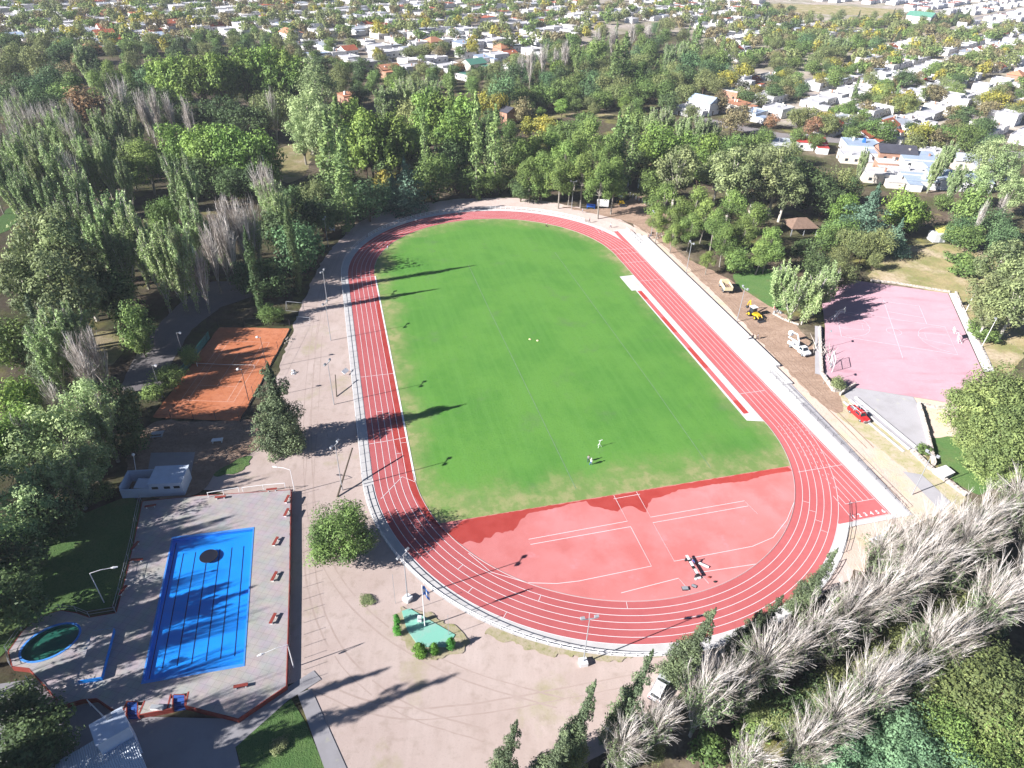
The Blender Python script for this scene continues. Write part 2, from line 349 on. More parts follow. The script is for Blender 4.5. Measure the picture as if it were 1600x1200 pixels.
zone('park_road', rough(pp([(185, 610), (248, 612), (272, 560), (300, 515), (345, 480), (420, 455), (410, 440), (330, 440), (285, 470), (250, 505), (215, 550)]), 1.5, .2, 15), M['asphalt'])
zone('grove_road', rough(smooth(pp([(800, 183), (900, 176), (1010, 182), (1010, 187), (900, 182), (800, 188)])), 2, .4, 16), M['drygrass'])
zone('lower_lawn', pp([(368, 1165), (455, 1092), (478, 1130), (520, 1230), (385, 1230)]), M['lawn'])
zone('left_pool_lawn', rough(smooth(pp([(0, 900), (60, 830), (200, 775), (222, 783), (205, 900), (180, 955), (90, 955), (20, 1010), (-40, 1060), (-40, 940)])), 1.5, .4, 17), M['lawn'])
zone('grass_patch', rough(smooth(pp([(312, 735), (350, 715), (395, 712), (385, 735), (340, 750)])), .7, .6, 18), M['lawn'])
zone('lower_court', pp([(-40, 1075), (60, 1060), (212, 1120), (372, 1124), (448, 1075), (490, 1048), (502, 1062), (450, 1095), (368, 1168), (385, 1240), (-40, 1240)]), M['paving'])
zone('footpath', pp([(465, 1085), (486, 1076), (548, 1215), (512, 1215)]), M['paving'])
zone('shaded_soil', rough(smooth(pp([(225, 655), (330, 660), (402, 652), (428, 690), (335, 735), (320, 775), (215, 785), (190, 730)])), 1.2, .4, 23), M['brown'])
zone('entry_slab', pp([(236, 708), (305, 707), (298, 745), (230, 745)]), M['paving'])
zone('court_apron', pp([(1315, 600), (1340, 602), (1425, 618), (1436, 636), (1452, 700), (1437, 712), (1320, 620)]), M['paving'])
zone('ramp_paving', pp([(1410, 737), (1440, 742), (1485, 785), (1470, 800)]), M['paving'])
zone('dry_verge', rough([S(a, b) for a, b in [(-86, 3), (-84.5, 14), (-82, 22), (-77, 30), (-78, 31), (-83, 24), (-86.5, 14), (-87.5, 4)]], .6, .5, 21), M['weeds'])
zone('topiary_bed', rough(smooth(pp([(612, 960), (640, 945), (720, 985), (738, 1010), (700, 1032), (640, 1030)])), .6, .5, 22), M['weeds'])

M['rut'] = ground('tyre_ruts', (0.40, 0.315, 0.275), [((0.46, 0.37, 0.33), 0.8, 0.5, 0.15, 0.8)], 0.95)
M['rutdark'] = ground('soil_ruts', (0.20, 0.135, 0.10), [((0.33, 0.24, 0.18), 0.8, 0.5, 0.15, 0.7)], 0.95)
RZ = [0]
def ruts(name, path, m, zb, gap=.75, w=.22):
    pts = [Vector(G(*p)[:2]) for p in path]
    for _ in range(3): pts = [pts[0]]+[q for a, b in zip(pts[:-1], pts[1:]) for q in (a.lerp(b, .25), a.lerp(b, .75))]+[pts[-1]]
    RZ[0] += 1; b = MB(); z = zb+.0012+RZ[0]*.0003; r = random.Random(len(path)*7+path[0][0])
    for s in (-1, 1):
        off = []
        for i, p in enumerate(pts):
            t = (pts[min(i+1, len(pts)-1)]-pts[max(i-1, 0)]).normalized(); off.append(p+Vector((-t.y, t.x))*s*gap+Vector((r.uniform(-.05, .05), r.uniform(-.05, .05))))
        i = 0
        while i < len(off)-3:
            n_ = r.randint(4, 14); b.ribbon(off[i:i+n_], w*r.uniform(.7, 1.2), z); i += n_-1+(r.random() < .35)
    struct(name, b, m)
for path, m in [([(1000, 352), (1060, 402), (1140, 475), (1220, 560), (1300, 640), (1360, 700)], 'rutdark'), ([(1020, 350), (1090, 420), (1160, 480), (1235, 560), (1290, 615)], 'rutdark'), ([(880, 322), (960, 338), (1030, 370), (1110, 440), (1200, 535)], 'rutdark'),
                ([(560, 350), (515, 420), (498, 520), (492, 640), (482, 760), (480, 900), (520, 1020), (620, 1110), (760, 1150)], 'rut'), ([(548, 360), (505, 440), (485, 560), (478, 700), (490, 850), (560, 960), (700, 1050), (880, 1100)], 'rut'), ([(1290, 650), (1360, 720), (1410, 790), (1400, 860)], 'rut'), ([(470, 1060), (600, 1120), (740, 1110), (900, 1080), (1000, 1060)], 'rut')]: ruts('tyre_ruts', path, M[m], .024 if m == 'rutdark' else (.012 if path[0] == (1290, 650) else .008))
# --- stadium
def stad(r, u0=None, n=40, u1=None):
    """closed outline at distance r from the straights' axis, in (u,v)"""
    pts = []
    for i in range(n+1):
        a = math.pi/2-math.pi*i/n; pts.append((SL/2+r*math.cos(a), r*math.sin(a)))
    for i in range(n+1):
        a = -math.pi/2-math.pi*i/n; pts.append((-SL/2+r*math.cos(a), r*math.sin(a)))
    return pts
def ring(mb, r0, r1, z, n=60):
    a, b = stad(r0, n=n), stad(r1, n=n); k = len(a)
    mb.raw([(*p, z) for p in a+b], [(i, k+i, k+(i+1) % k, (i+1) % k) for i in range(k)])
def uv_obj(name, mb, m, parent=None, z=0):
    o = mb.build(name, m, parent); o.location = (SC.x, SC.y, z); o.rotation_euler = (0, 0, STH); return o
def ust(name, mb, m):
    o = uv_obj(name, mb, m); o['kind'] = 'structure'; return o
RO = SR+6*LANE
ap = MB(); zz = nz()
outer = [p for p in stad(RO+1.9, n=50)]
# right-hand side is wider and reaches past both ends of the sprint straight
right = [(62, -46.9), (62, -47.2), (-71.6, -47.2), (-71.6, -33.4), (-78, -29)]
ap.sheet([(u, v) for u, v in outer], zz)
ust('track_apron', ap, M['concrete'])
ust('home_apron', MB().sheet([(61.5, -43), (61.5, -47.4), (-71.8, -47.4), (-71.8, -30.5), (-60, -38), (-42, -43)], nz()), M['concrete'])
ust('rear_apron', MB().sheet([(-20, -47.4), (-20, -50.2), (-36, -49.8), (-62, -48.3), (-71.8, -47.8), (-71.8, -47.4)], nz()), M['paving'])
tr = MB(); zt = nz(); ring(tr, SR, RO, zt)
ust('running_track', tr, M['track'])
ch = MB(); zt2 = nz()
ch.sheet([(60.3, -SR-5*LANE), (60.3, -RO-.3), (-70.8, -RO-.3), (-70.8, -SR+2.9), (-70.6, -SR+3.2), (-62, -SR-.6), (-42.2, -SR-LANE*3)], zt2)
ust('sprint_straight', ch, M['track'])
# near-end D of rubber and the grass pitch
UC = -55.5
inn = stad(SR, n=80)
D = [(u, v) for u, v in inn if u <= UC]; vv = math.sqrt(SR**2-(UC+SL/2)**2)
zD = nz(); ust('rubber_infield', MB().sheet([(UC, -vv)]+sorted(D, key=lambda p: math.atan2(p[1], -p[0]-SL/2))+[(UC, vv)], zD), M['infield'])
Fd = [p for p in inn if p[0] > UC]; 
fp = inn[:81]+[p for p in inn[81:] if p[0] > UC and p[1] < 0]+[(UC, -vv), (UC, vv)]+[p for p in inn[81:] if p[0] > UC and p[1] > 0]
ust('grass_pitch', MB().sheet(fp, nz()), M['turf'])
# wet rubber along the edge of the grass and in lane one
def uvjit(pts, step, amp, seed): return rough(pts, step, amp, seed)
zw = nz()
def UV(px, py):
    g = G(px, py); d = Vector((g.x-SC.x, g.y-SC.y)); c, q = math.cos(STH), math.sin(STH); return (c*d.x+q*d.y, -q*d.x+c*d.y)
wet = [(-55.62, 29.5), (-55.62, -33.2)]+[UV(*p) for p in [(1238, 736), (1205, 742), (1190, 745), (1165, 753), (1130, 756), (1110, 758), (1085, 763), (1060, 766), (1040, 775), (1020, 780), (1013, 788), (1009, 802), (1002, 800), (990, 792), (975, 793), (965, 800), (950, 797), (938, 794), (925, 793), (915, 784), (900, 786), (880, 791), (862, 796), (845, 799), (827, 803), (815, 812), (808, 822), (802, 831), (797, 829), (785, 834), (775, 832), (766, 842), (758, 840), (750, 850), (735, 846), (722, 851), (708, 842), (695, 836)]]
ust('wet_patch', MB().sheet(uvjit(wet, .45, .13, 31), zw), M['wet'])
w2 = [(30, 36.7), (22, 37.5), (10, 37.5), (2, 37.9), (-8, 37.7), (-18, 37.6), (-26, 38.6), (-33, 38.9), (-37, 38.0), (-42, 37.9), (-48, 37.1), (-54, 35.4), (-60.5, 31.5), (-59.7, 31.9), (-54.5, 34.35), (-48, 36.1), (-42, 36.55), (0, 36.55), (25, 36.55)]
ust('wet_lane', MB().sheet(uvjit(w2, .7, .07, 32), nz()), M['wet'])
# lane lines
zl = nz(); LW = 0.085
ll = MB()
def lane_line(r): ll.ribbon(stad(r, n=90), LW, zl, True)
for k in range(1, 7): lane_line(SR+LANE*k-.04*(k == 6))
def seg(a, b, w=LW): ll.ribbon([a, b], w, zl)
for k in range(0, 7):                                    # sprint lanes running on past the bends
    v = -(SR+LANE*k)
    if k: seg((-SL/2-math.sqrt(max(0, RO*RO-v*v))+.1, v), (-66.8 if k < 6 else -70.6, v))
    seg((SL/2+math.sqrt(max(0, RO*RO-v*v)) if k else 58, v), (60.0, v)) if 0 < k < 6 else None
seg((-66.8, -SR-1.1), (-66.8, -RO)); seg((-70.7, -SR), (-70.7, -RO)); seg((-64.5, -SR-.3), (-70.7, -SR))
seg((-57.4, -34.2), (-57.4, -RO)); seg((60.1, -RO+1.4), (60.1, -RO)); seg((-32.0, -SR), (-32.0, -RO+1.4))
for u in (24.2, 36.5, 46.5, 43): seg((u, -SR), (u, -RO))
for k in range(0, 6):                                    # dashed relay lines
    for j in range(18):
        u = -44-j*1.15; v = -(SR+LANE*(k+.5))
        if -SL/2-math.sqrt(max(0, RO*RO-v*v)) < u and k > 0: seg((u, v), (u-.45, v), .07)
def polyline(px, w=LW): ll.ribbon([G(x, y) for x, y in px], w, zl)
def uvl(pts, w=LW): ll.ribbon(pts, w, zD+.03)
uvl([(-55.7, 2.25), (-62.1, 2.25), (-62.3, 19.9), (-63.45, 19.9), (-63.4, 2.2)]); uvl([(-63.35, 2.2), (-72.1, 2.2), (-72.3, 14.5), (-72.0, 18), (-70.8, 22.5), (-67.5, 27.5), (-63, 30.2)])
uvl([(-55.7, -2.1), (-62.1, -2.05), (-62.1, -20.2)]); uvl([(-63.4, -20.2), (-63.4, -1.9), (-72, -1.85), (-72, -16), (-71.0, -20.5), (-68, -25), (-64.2, -29)])
uvl([(-56.5, 2.6), (-56.4, -2.5)]); uvl([(-62.3, -20.2), (-65.5, -20.8)], .04)
uvl([(-75.9, 8.9), (-75.3, -1.0), (-77.9, -1.6)]); uvl([(-75.5, -14.6), (-75.0, -4.7), (-77.3, -5.2)])
ll.ribbon([(-31.5, SR), (-31.8, SR+3.6), (-32, RO)], LW, zl); ll.ribbon([(-44.5, SR-.1), (-42.6, SR+2), (-47.5, RO-1)], LW, zl)
ll.ribbon([(-8.5, SR), (-8.5, RO)], LW, zl); ll.ribbon([(41.5, SR), (41.5, RO)], LW, zl)
for k, t in [(1, 2.55), (2, 2.2), (3, 2.05), (4, 2.3), (5, 2.46), (2, 2.75), (0, 2.9), (1, -2.2), (2, -2.25), (3, -2.3), (4, -2.35)]:
    r0 = SR+LANE*k; ll.ribbon([(-SL/2+r0*math.cos(t), r0*math.sin(t)), (-SL/2+(r0+LANE)*math.cos(t), (r0+LANE)*math.sin(t))], .07, zl)
for k, u in [(1, -36), (2, -28.5), (0, -33), (3, -22)]: ll.ribbon([(u, SR+LANE*(k)), (u, SR+LANE*(k+1))], .07, zl)
lane_o = ust('track_lines', ll, M['line'])
# lane numbers on the sprint start
for k in range(6):
    cu = bpy.data.curves.new('number', 'FONT'); cu.body = str(6-k); cu.size = 1.15; cu.align_x = 'CENTER'; cu.offset = .035
    tmp = bpy.data.objects.new('tmp', cu); COL.objects.link(tmp)
    bpy.context.view_layer.update(); me = bpy.data.meshes.new_from_object(tmp.evaluated_get(bpy.context.evaluated_depsgraph_get()))
    bpy.data.objects.remove(tmp)
    n_o = link_mesh('lane_number', me, None, ()); me.materials.clear(); me.materials.append(M['line'])
    n_o.location = S(-70.2, -(SR+LANE*(5-k+.5)), zl+.01); n_o.rotation_euler = (0, 0, STH-math.pi/2); n_o['kind'] = 'structure'
    n_o.name = 'lane_number'
# kerb of lane one: broad and white on the left straight, thin elsewhere
kb = MB()
for u0, u1, v in [(41.5, -44.2, SR-.18)]:
    kb.box(((u0+u1)/2, v, .15), (u0-u1, .34, .10))
ust('white_kerb', kb, M['white'])
kb = MB()
pts = [p for p in stad(SR-.06, n=90)]; k = len(pts); q = [p for p in stad(SR-.16, n=90)]
kb.raw([(*p, .20) for p in pts+q]+[(*p, .05) for p in pts+q], [f for i in range(k-1) if not (pts[i][1] > SR-.2 and abs(pts[i][0]) < 42.3) for f in ((i, i+1, k+i+1, k+i), (i, 2*k+i, 2*k+i+1, i+1), (k+i, k+i+1, 3*k+i+1, 3*k+i))])
M['kerb'] = plain('kerb_metal', (0.50, 0.42, 0.42), .6)
ust('lane_kerb', kb, M['kerb'])
# faint pitch markings
M['faint'] = plain('worn_pitch_line', (0.16, 0.27, 0.13), .9, var=.3, scale=1.0)
fl = MB(); zf = 0
for pl in ([(867, 395), (1017, 600), (1110, 732)], [(732, 415), (767, 490), (820, 600), (900, 765)]): fl.ribbon([G(*p) for p in pl], .16, nz())
struct('pitch_lines', fl, M['faint'])

# --- long jump runway, pit and concrete strip
z0 = nz(); ust('jump_strip_concrete', MB().sheet([(28.0, -32.0), (28.2, -36.3), (-42, -36.3), (-41, -32.9), (-39, -32.9), (19, -33.2), (19, -32.0)], z0), M['concrete'])
ust('jump_runway', MB().sheet([(18.6, -33.45), (18.6, -34.75), (-38.8, -34.75), (-38.8, -33.45)], nz()), M['track'])
wr = MB(); zwr = nz()
for a, b in ((18, 13.5), (3.2, -4.5), (-12, -21), (-34, -38.7)): wr.sheet(rough([(a, -33.5), (a, -34.6), (b, -34.7), (b, -33.5)], .8, .05, int(a)+60), zwr)
ust('runway_wet_patch', wr, M['wet'])
rl = MB(); zz = nz(); rl.ribbon([(18.6, -33.42), (-38.8, -33.42)], .1, zz); rl.ribbon([(18.6, -34.8), (-38.8, -34.8)], .1, zz); ust('runway_lines', rl, M['line'])
M['sand'] = ground('pit_sand', (0.55, 0.5, 0.45), [((.42, .38, .34), .5, .5, .1, .6)], .95, .4, 5)
ust('jump_pit', MB().sheet([(27.2, -32.9), (27.2, -35.6), (20.2, -35.6), (20.2, -32.9)], nz()), M['sand'])

# --- concrete terraces along the home straight
st = MB()
for k, (v0, v1, h) in enumerate([(-47.4, -48.8, .22), (-48.8, -50.2, .44), (-50.2, -51.4, .62)]):
    a, b = (58.5-k*2.2), (-24-7*(2-k))
    st.prism([(a, v0), (b, v0), (b, v1), (a, v1)], 0, h, bottom=False)
t_o = ust('concrete_terrace', st, M['concrete'])
tr_l = MB()
for v, z in ((-47.36, .235), (-48.76, .455)): tr_l.ribbon([(56, v-.12), (-30, v-.12)], .09, z)
M['joint'] = plain('joint_dirt', (0.16, 0.14, 0.12), .95)
ust('terrace_joint', tr_l, M['joint'])

# --- tennis court
zone('clay_court', rough([(-72.0, 106.6), (-54.4, 106.4), (-54.9, 143.2), (-72.0, 142.8)], 1.2, .15, 40), M['clay'])
tl = MB(); z = nz(); cx, cy = -63.3, 124.6
for x0, y0, x1, y1 in [(-5.5, -11.9, 5.5, -11.9), (-5.5, 11.9, 5.5, 11.9), (-5.5, -11.9, -5.5, 11.9), (5.5, -11.9, 5.5, 11.9), (-4.1, -11.9, -4.1, 11.9), (4.1, -11.9, 4.1, 11.9), (-4.1, 6.4, 4.1, 6.4), (-4.1, -6.4, 4.1, -6.4), (0, -6.4, 0, 6.4)]:
    tl.ribbon([(cx+x0, cy+y0), (cx+x1, cy+y1)], .07, z)
struct('tennis_lines', tl, plain('worn_line', (.68, .45, .36), .9, var=.25, scale=1.5))

# --- pink ball court
zone('ball_court', [(71.6, 130.2), (79.8, 152.7), (89, 183.5), (102.8, 180.0), (122.5, 174.6), (109.9, 133.8), (106, 118.6), (97.9, 120.3), (76.7, 125.7)], M['pink'])
zone('court_side_strip', [(122.8, 174.8), (125.2, 174.8), (113.0, 134.4), (110.2, 134.0)], M['concrete'])
zone('court_left_strip', [(71.0, 130.2), (79.2, 152.9), (77.4, 153.3), (69.6, 130.8)], M['paving'])
bl = MB(); z = nz()
O, X = Vector((82.3, 148.3)), (Vector((107.9, 141.2))-Vector((82.3, 148.3))); LX = X.length; X.normalize(); Y = Vector((-X.y, X.x)); LY = 14.3
def C(a, b): return O+X*a+Y*b
for pl in ([(0, 0), (LX, 0), (LX, LY), (0, LY), (0, 0)], [(LX/2, -6), (LX/2, LY+11)], [(LX/2, LY+10), (LX/2+9, LY+10.5), (LX/2+9, LY-.2)], [(LX/2, LY+4), (LX/2+9, LY+3.5)]): bl.ribbon([C(*p) for p in pl], .12, z)
bl.ribbon([C(LX/2+1.8*math.cos(a*.2), LY/2+1.8*math.sin(a*.2)) for a in range(32)], .08, z)
for sx in (0, 1):
    f = (lambda a: a) if sx == 0 else (lambda a: LX-a)
    bl.ribbon([C(f(1.2+6.3*math.sin(a*math.pi/24)), LY/2-6.3*math.cos(a*math.pi/24)) for a in range(25)], .08, z)
    bl.ribbon([C(f(0), LY/2-2.6), C(f(5.8), LY/2-1.8), C(f(5.8), LY/2+1.8), C(f(0), LY/2+2.6)], .08, z)
    bl.ribbon([C(f(5.8+1.8*math.sin(a*math.pi/12)), LY/2-1.8*math.cos(a*math.pi/12)) for a in range(13)], .08, z)
struct('court_lines', bl, plain('court_line', (.80, .70, .74), .8, var=.1))

# --- pool deck (raised 0.9 m) with two basins
DZ = 0.9
deck_px = [(222, 783), (300, 775), (455, 765), (453, 900), (448, 1072), (372, 1124), (288, 1103), (288, 1086), (271, 1086), (270, 1107), (214, 1118), (214, 1097), (199, 1097), (197, 1124), (150, 1092), (128, 1094), (97, 1103), (60, 1062), (44, 1045), (18, 1042), (12, 1018), (35, 985), (62, 962), (95, 953), (120, 957), (140, 964), (181, 957), (196, 900), (208, 850)]
deck = [G(x, y, DZ) for x, y in deck_px]
pool = [G(x, y, DZ) for x, y in [(270, 842), (395, 827), (380, 1037), (224, 1064)]]
kc = Vector((-62.6, 55.4)); kid = []
for i in range(36):
    a = 2*math.pi*i/36; ca, sa = 3.5*math.cos(a), 2.55*math.sin(a); q = R(38); kid.append(Vector((kc.x+ca*math.cos(q)-sa*math.sin(q), kc.y+ca*math.sin(q)+sa*math.cos(q), DZ)))
dm = MB()
loops = [[Vector((p.x, p.y, 0)) for p in lp] for lp in (deck, pool, kid)]
flat = [p for lp in loops for p in lp]
tri = geometry.tessellate_polygon(loops)
def upt(t):
    a, b, c = (flat[i] for i in t); return tuple(t) if (b.x-a.x)*(c.y-a.y)-(b.y-a.y)*(c.x-a.x) > 0 else tuple(t[::-1])
dm.raw([(p.x, p.y, DZ) for p in flat], [upt(t) for t in tri])
struct('pool_deck', dm, M['flags'])
rw = MB()
for i in range(len(deck)):
    a, b = deck[i], deck[(i+1) % len(deck)]
    t = (b-a).normalized(); nn = Vector((-t.y, t.x, 0))*.12
    rw.prism([(a.x, a.y), (b.x, b.y), (b.x-nn.x, b.y-nn.y), (a.x-nn.x, a.y-nn.y)], 0, DZ+.02, bottom=False)
tag(rw.build('retaining_wall', M['oxide']), 'low dark red retaining wall round the raised paving of the swimming pool', 'wall')
def basin(outline, depth, name):
    n = len(outline); b = MB()
    b.raw([(p.x, p.y, DZ+.01) for p in outline]+[(p.x, p.y, DZ-depth) for p in outline], [((i+1) % n, i, n+i, n+(i+1) % n) for i in range(n)])
    return b
water = None
def water_mat(name, tint, gl=0.06):
    m, n, l, b = _new(name); n.remove(b)
    t = n.new('ShaderNodeBsdfTransparent'); t.inputs[0].default_value = (*tint, 1); g = n.new('ShaderNodeBsdfGlossy'); g.inputs['Roughness'].default_value = .05
    nzt = n.new('ShaderNodeTexNoise'); nzt.inputs['Scale'].default_value = 3; tc = n.new('ShaderNodeNewGeometry'); l.new(tc.outputs['Position'], nzt.inputs['Vector'])
    bp = n.new('ShaderNodeBump'); bp.inputs['Strength'].default_value = .25; bp.inputs['Distance'].default_value = .05; l.new(nzt.outputs['Fac'], bp.inputs['Height']); l.new(bp.outputs[0], g.inputs['Normal'])
    fr = n.new('ShaderNodeFresnel'); fr.inputs[0].default_value = 1.33; l.new(bp.outputs[0], fr.inputs['Normal']); mx = n.new('ShaderNodeMixShader')
    fm = n.new('ShaderNodeMath'); fm.operation = 'SUBTRACT'; fm.use_clamp = True; l.new(fr.outputs[0], fm.inputs[0]); l.new(tc.outputs['Backfacing'], fm.inputs[1])      # no mirror on the under side
    l.new(fm.outputs[0], mx.inputs[0]); l.new(t.outputs[0], mx.inputs[1]); l.new(g.outputs[0], mx.inputs[2]); l.new(mx.outputs[0], n['Material Output'].inputs[0]); return m
ps = [Vector(p) for p in pool]
bs = basin(ps, .55, 'pool'); bs.raw([(p.x, p.y, DZ-.5) for p in ps], [(3, 2, 1, 0)])
struct('pool_basin', bs, M['poolblue'])
# dark lane lines on the floor of the pool
lnb = MB()
def PL(a, b): return ps[0].lerp(ps[1], a).lerp(ps[3].lerp(ps[2], a), b)
for k in range(6):
    a = .155+k*.148; p, q = PL(a, .12), PL(a, .93); lnb.ribbon([p, q], .15, DZ-.49)
lnb.ribbon([PL(.04, .02), PL(.04, .98)], .12, DZ-.49)
struct('pool_lane_lines', lnb, plain('lane_line_blue', (.004, .015, .10), .6))
pw = MB(); pw.raw([(p.x, p.y, DZ-.14) for p in ps], [(3, 2, 1, 0)]); struct('pool_water', pw, water_mat('pool_water', (.92, .99, 1)))
cp = MB()
for outline, w in ((ps, .38), (kid, .30)):
    n = len(outline); c = sum((Vector(p) for p in outline), Vector())/n
    outw = [p+(p-c).normalized()*w*(1.25 if n == 4 else 1) for p in outline]
    cp.raw([(p.x, p.y, DZ+.05) for p in outline]+[(p.x, p.y, DZ+.05) for p in outw]+[(p.x, p.y, DZ) for p in outw]+[(p.x, p.y, DZ-.1) for p in outline],
           [f for i in range(n) for j in [(i+1) % n] for f in ((i, j, n+j, n+i)[::-1], (n+i, n+j, 2*n+j, 2*n+i)[::-1], (j, i, 3*n+i, 3*n+j)[::-1])])
struct('pool_coping', cp, plain('coping_blue', (.06, .25, .68), .55, var=.15))
kb_ = basin(kid, .5, 'kid'); kb_.raw([(p.x, p.y, DZ-.48) for p in kid], [tuple(range(36))])
struct('paddling_basin', kb_, ground('green_basin', (.06, .20, .17), [((.16, .36, .26), .3, .6, .06, .8, (.4, 1, 1))], .6))
wk = MB(); wk.raw([(p.x, p.y, DZ-.15) for p in kid], [tuple(range(36))]); struct('paddling_water', wk, water_mat('murky_water', (.6, .8, .74)))
# ================================================================== built things
def stake(mb, p, h, r=.04, n=5): mb.tube([p, Vector(p)+Vector((0, 0, h))], r, n); return mb

# --- floodlight poles (one model, copied)
def flood(h=10.0, lamps=2, block=True, metal='grey'):
    root = thing('floodlight_pole', 'x', 'floodlight', (0, 0, 0), 0, 'floodlight poles round the running track')
    if block: MB().box((0, 0, .35), (1.1, 1.1, .7)).build('base', M['white'], root)
    MB().tube([(0, 0, 0), (0, 0, h)], [.10, .06], 8).build('pole', M[metal], root)
    MB().box((0, 0, h), (2.3, .10, .10)).build('crossbar', M[metal], root)
    for i in range(lamps):
        x = -0.95+1.9*i/(max(1, lamps-1)); MB().box((x, .12, h+.2), (.55, .35, .42), rx=.5).build('lamp', M['grey'], root)
    return root
FL = flood(); FLK = tree_of(FL); THINGS.remove(FL)
FB = flood(block=False); FBK = tree_of(FB); THINGS.remove(FB)
flist = [  # base px, label, yaw, height scale, block
    ((911, 1037), 'floodlight pole on a white block, standing alone below the near bend of the track', .2, 1.0, 1),
    ((637, 937), 'floodlight pole on a white block between the round tree and the flagpole', 1.0, 1.0, 1),
    ((535, 766), 'floodlight pole on a small base beside the leaning dark post near the round tree', 1.2, 1.05, 0),
    ((522, 632), 'floodlight pole right of the lone dark conifer, beside the track fence', 1.3, 1.03, 0),
    ((517, 532), 'floodlight pole on the pale dirt level with the clay tennis court', 1.3, 1.0, 0),
    ((512, 476), 'floodlight pole on shaded dirt near the far left bend, left of the track', 1.4, .95, 0),
    ((513, 386), 'floodlight pole at the woodland edge beyond the far left bend', 1.5, .9, 0),
    ((1151, 503), 'floodlight pole on the turned soil beside the yellow backhoe loader', -1.2, .96, 0),
    ((1072, 426), 'floodlight pole behind the far end of the white terraces, before the pines', -1.2, .92, 0),
    ((1017, 369), 'thin floodlight pole by the people at the far end of the terraces', -1.2, .8, 0),
    ((893, 327), 'floodlight pole behind the white railing of the far bend', .1, .98, 0),
    ((1425, 773), 'floodlight pole with looped lamp bracket near the stone path and lawn', -.9, .96, 0)]
for (px, lb, yaw, k, blk) in flist:
    dup(FL if blk else FB, FLK if blk else FBK, G(*px), yaw, (1, 1, k), lb, 'floodlight poles round the running track')
def purge(o):
    for c in children(o): purge(c)
    bpy.data.objects.remove(o)
purge(FL); purge(FB)

# --- thin lamp posts with one arm
def lamp_post(base, h, arm, label, name='lamp_post', cat='lamp post', globe=False, z=0, mat='white', lean=(0, 0)):
    t = thing(name, label, cat, base)
    top = Vector((lean[0], lean[1], h)); MB().tube([(0, 0, 0), top], [.08, .05], 7).build('pole', M[mat], t)
    if globe: MB().ball(top+Vector((0, 0, .2)), .28, 10, 7).build('globe', M['white'], t, True)
    else:
        a = Vector(arm); MB().tube([top, top+a*.5+Vector((0, 0, .25)), top+a+Vector((0, 0, .2))], .045, 6).build('arm', M[mat], t)
        d = a.normalized(); MB().tube([top+a+Vector((0, 0, .2)), top+a+d*.35+Vector((0, 0, .2)), top+a+d*.9+Vector((0, 0, .16))], [.08, .17, .10], 8).build('lamp_head', M['white'], t)
    return t
lamp_post(G(163, 942), 6.6, (2.6, .9, 0), 'white street lamp with long arm on the shaded lawn beside the pool')
lamp_post(G(459, 1043), 5.2, (-2.6, -1.5, 0), 'white lamp post at the near right corner of the pool paving')
lamp_post(G(214, 747), 4.6, (0, 0, 0), 'thin lamp post with a white globe by the changing block', globe=True, lean=(.3, .9))
lamp_post(G(461, 770), 5.4, (-2.3, .4, 0), 'slim lamp post at the far right corner of the pool paving')
for px, h, lb in [((290, 568), 8, 'lamp pole on the left side of the clay court by the green windscreen, farther one'), ((254, 621), 8, 'lamp pole on the left side of the clay court by the dark bushes, nearer one'),
              ((417, 575), 8, 'lamp pole on the right side of the clay court, level with the net'), ((389, 627), 8, 'lamp pole on the right side of the clay court, left of the lone conifer')]:
    s = 1 if px[0] < 350 else -1
    t = thing('court_lamp', lb, 'lamp pole', G(*px), 0, 'lamp poles of the clay tennis court')
    MB().tube([(0, 0, 0), (0, 0, h)], [.08, .05], 6).build('pole', M['grey' if s > 0 else 'dgrey'], t)
    MB().box((s*.35, 0, h), (.9, .1, .1)).build('bracket', M['grey'], t)
    MB().box((s*.75, .0, h+.05), (.45, .35, .3), ry=.4*s).build('lamp', M['white'], t)

# --- wooden posts and small poles
for b, l, r, lb in [((527, 777), (1.6, 7.5, 5.0), .17, 'dark leaning timber post beside the floodlight pole near the round tree'), ((526, 620), (-1.0, 4.4, 2.6), .13, 'short dark leaning timber post beside the track fence near the lone conifer')]:
    t = thing('timber_post', lb, 'post', G(*b)); MB().tube([(0, 0, 0), l], [r, r*.8], 7).build('shaft', M['wood'], t); MB().tube([l, Vector(l)*1.01], [r*.9, r*.7], 7).build('cap', M['dgrey'], t)

# --- railings round the track
def rail_fence(name, pts, h, label, cat, mat, rails=(1.0, .5), pr=.05, rr=.04, step=1, post='post', base_z=0.0, wire=False):
    t = thing(name, label, cat, pts[0]); o = Vector(pts[0]); q = [Vector(p)-o for p in pts]
    posts = MB(); n = 0
    for i in range(0, len(q), step):
        if n >= 98: break
        MB().tube([q[i]+Vector((0, 0, base_z)), q[i]+Vector((0, 0, h+.04))], pr, 5).build(post, mat, t); n += 1
    for f in rails: MB().tube([p+Vector((0, 0, h*f)) for p in q], rr, 5).build('wire' if wire else 'rail', mat, t)
    return t
def arc(r, a0, a1, n, sign):     # angles in degrees, about the near (-1) or far (+1) bend centre
    return [S(sign*SL/2+r*math.cos(R(a0+(a1-a0)*i/n)), r*math.sin(R(a0+(a1-a0)*i/n))) for i in range(n+1)]
RF = RO+1.75
rail_fence('track_railing', arc(RF, 52, -52, 46, 1), 1.15, 'white railing along the outside of the far bend of the track', 'railing', M['white'], rails=(1, .55, .12), pr=.075, rr=.065)
left = [S(SL/2*(1-2*i/34), RF) for i in range(35)]
rail_fence('track_railing', arc(RF, 78, 54, 10, 1)[:0]+[S(SL/2+RF*math.cos(R(a)), RF*math.sin(R(a))) for a in (54, 60, 66, 72, 78, 84)]+left, 1.1, 'pale pipe railing along the left straight of the track', 'railing', M['white'], rails=(1, .55), pr=.045, rr=.04)
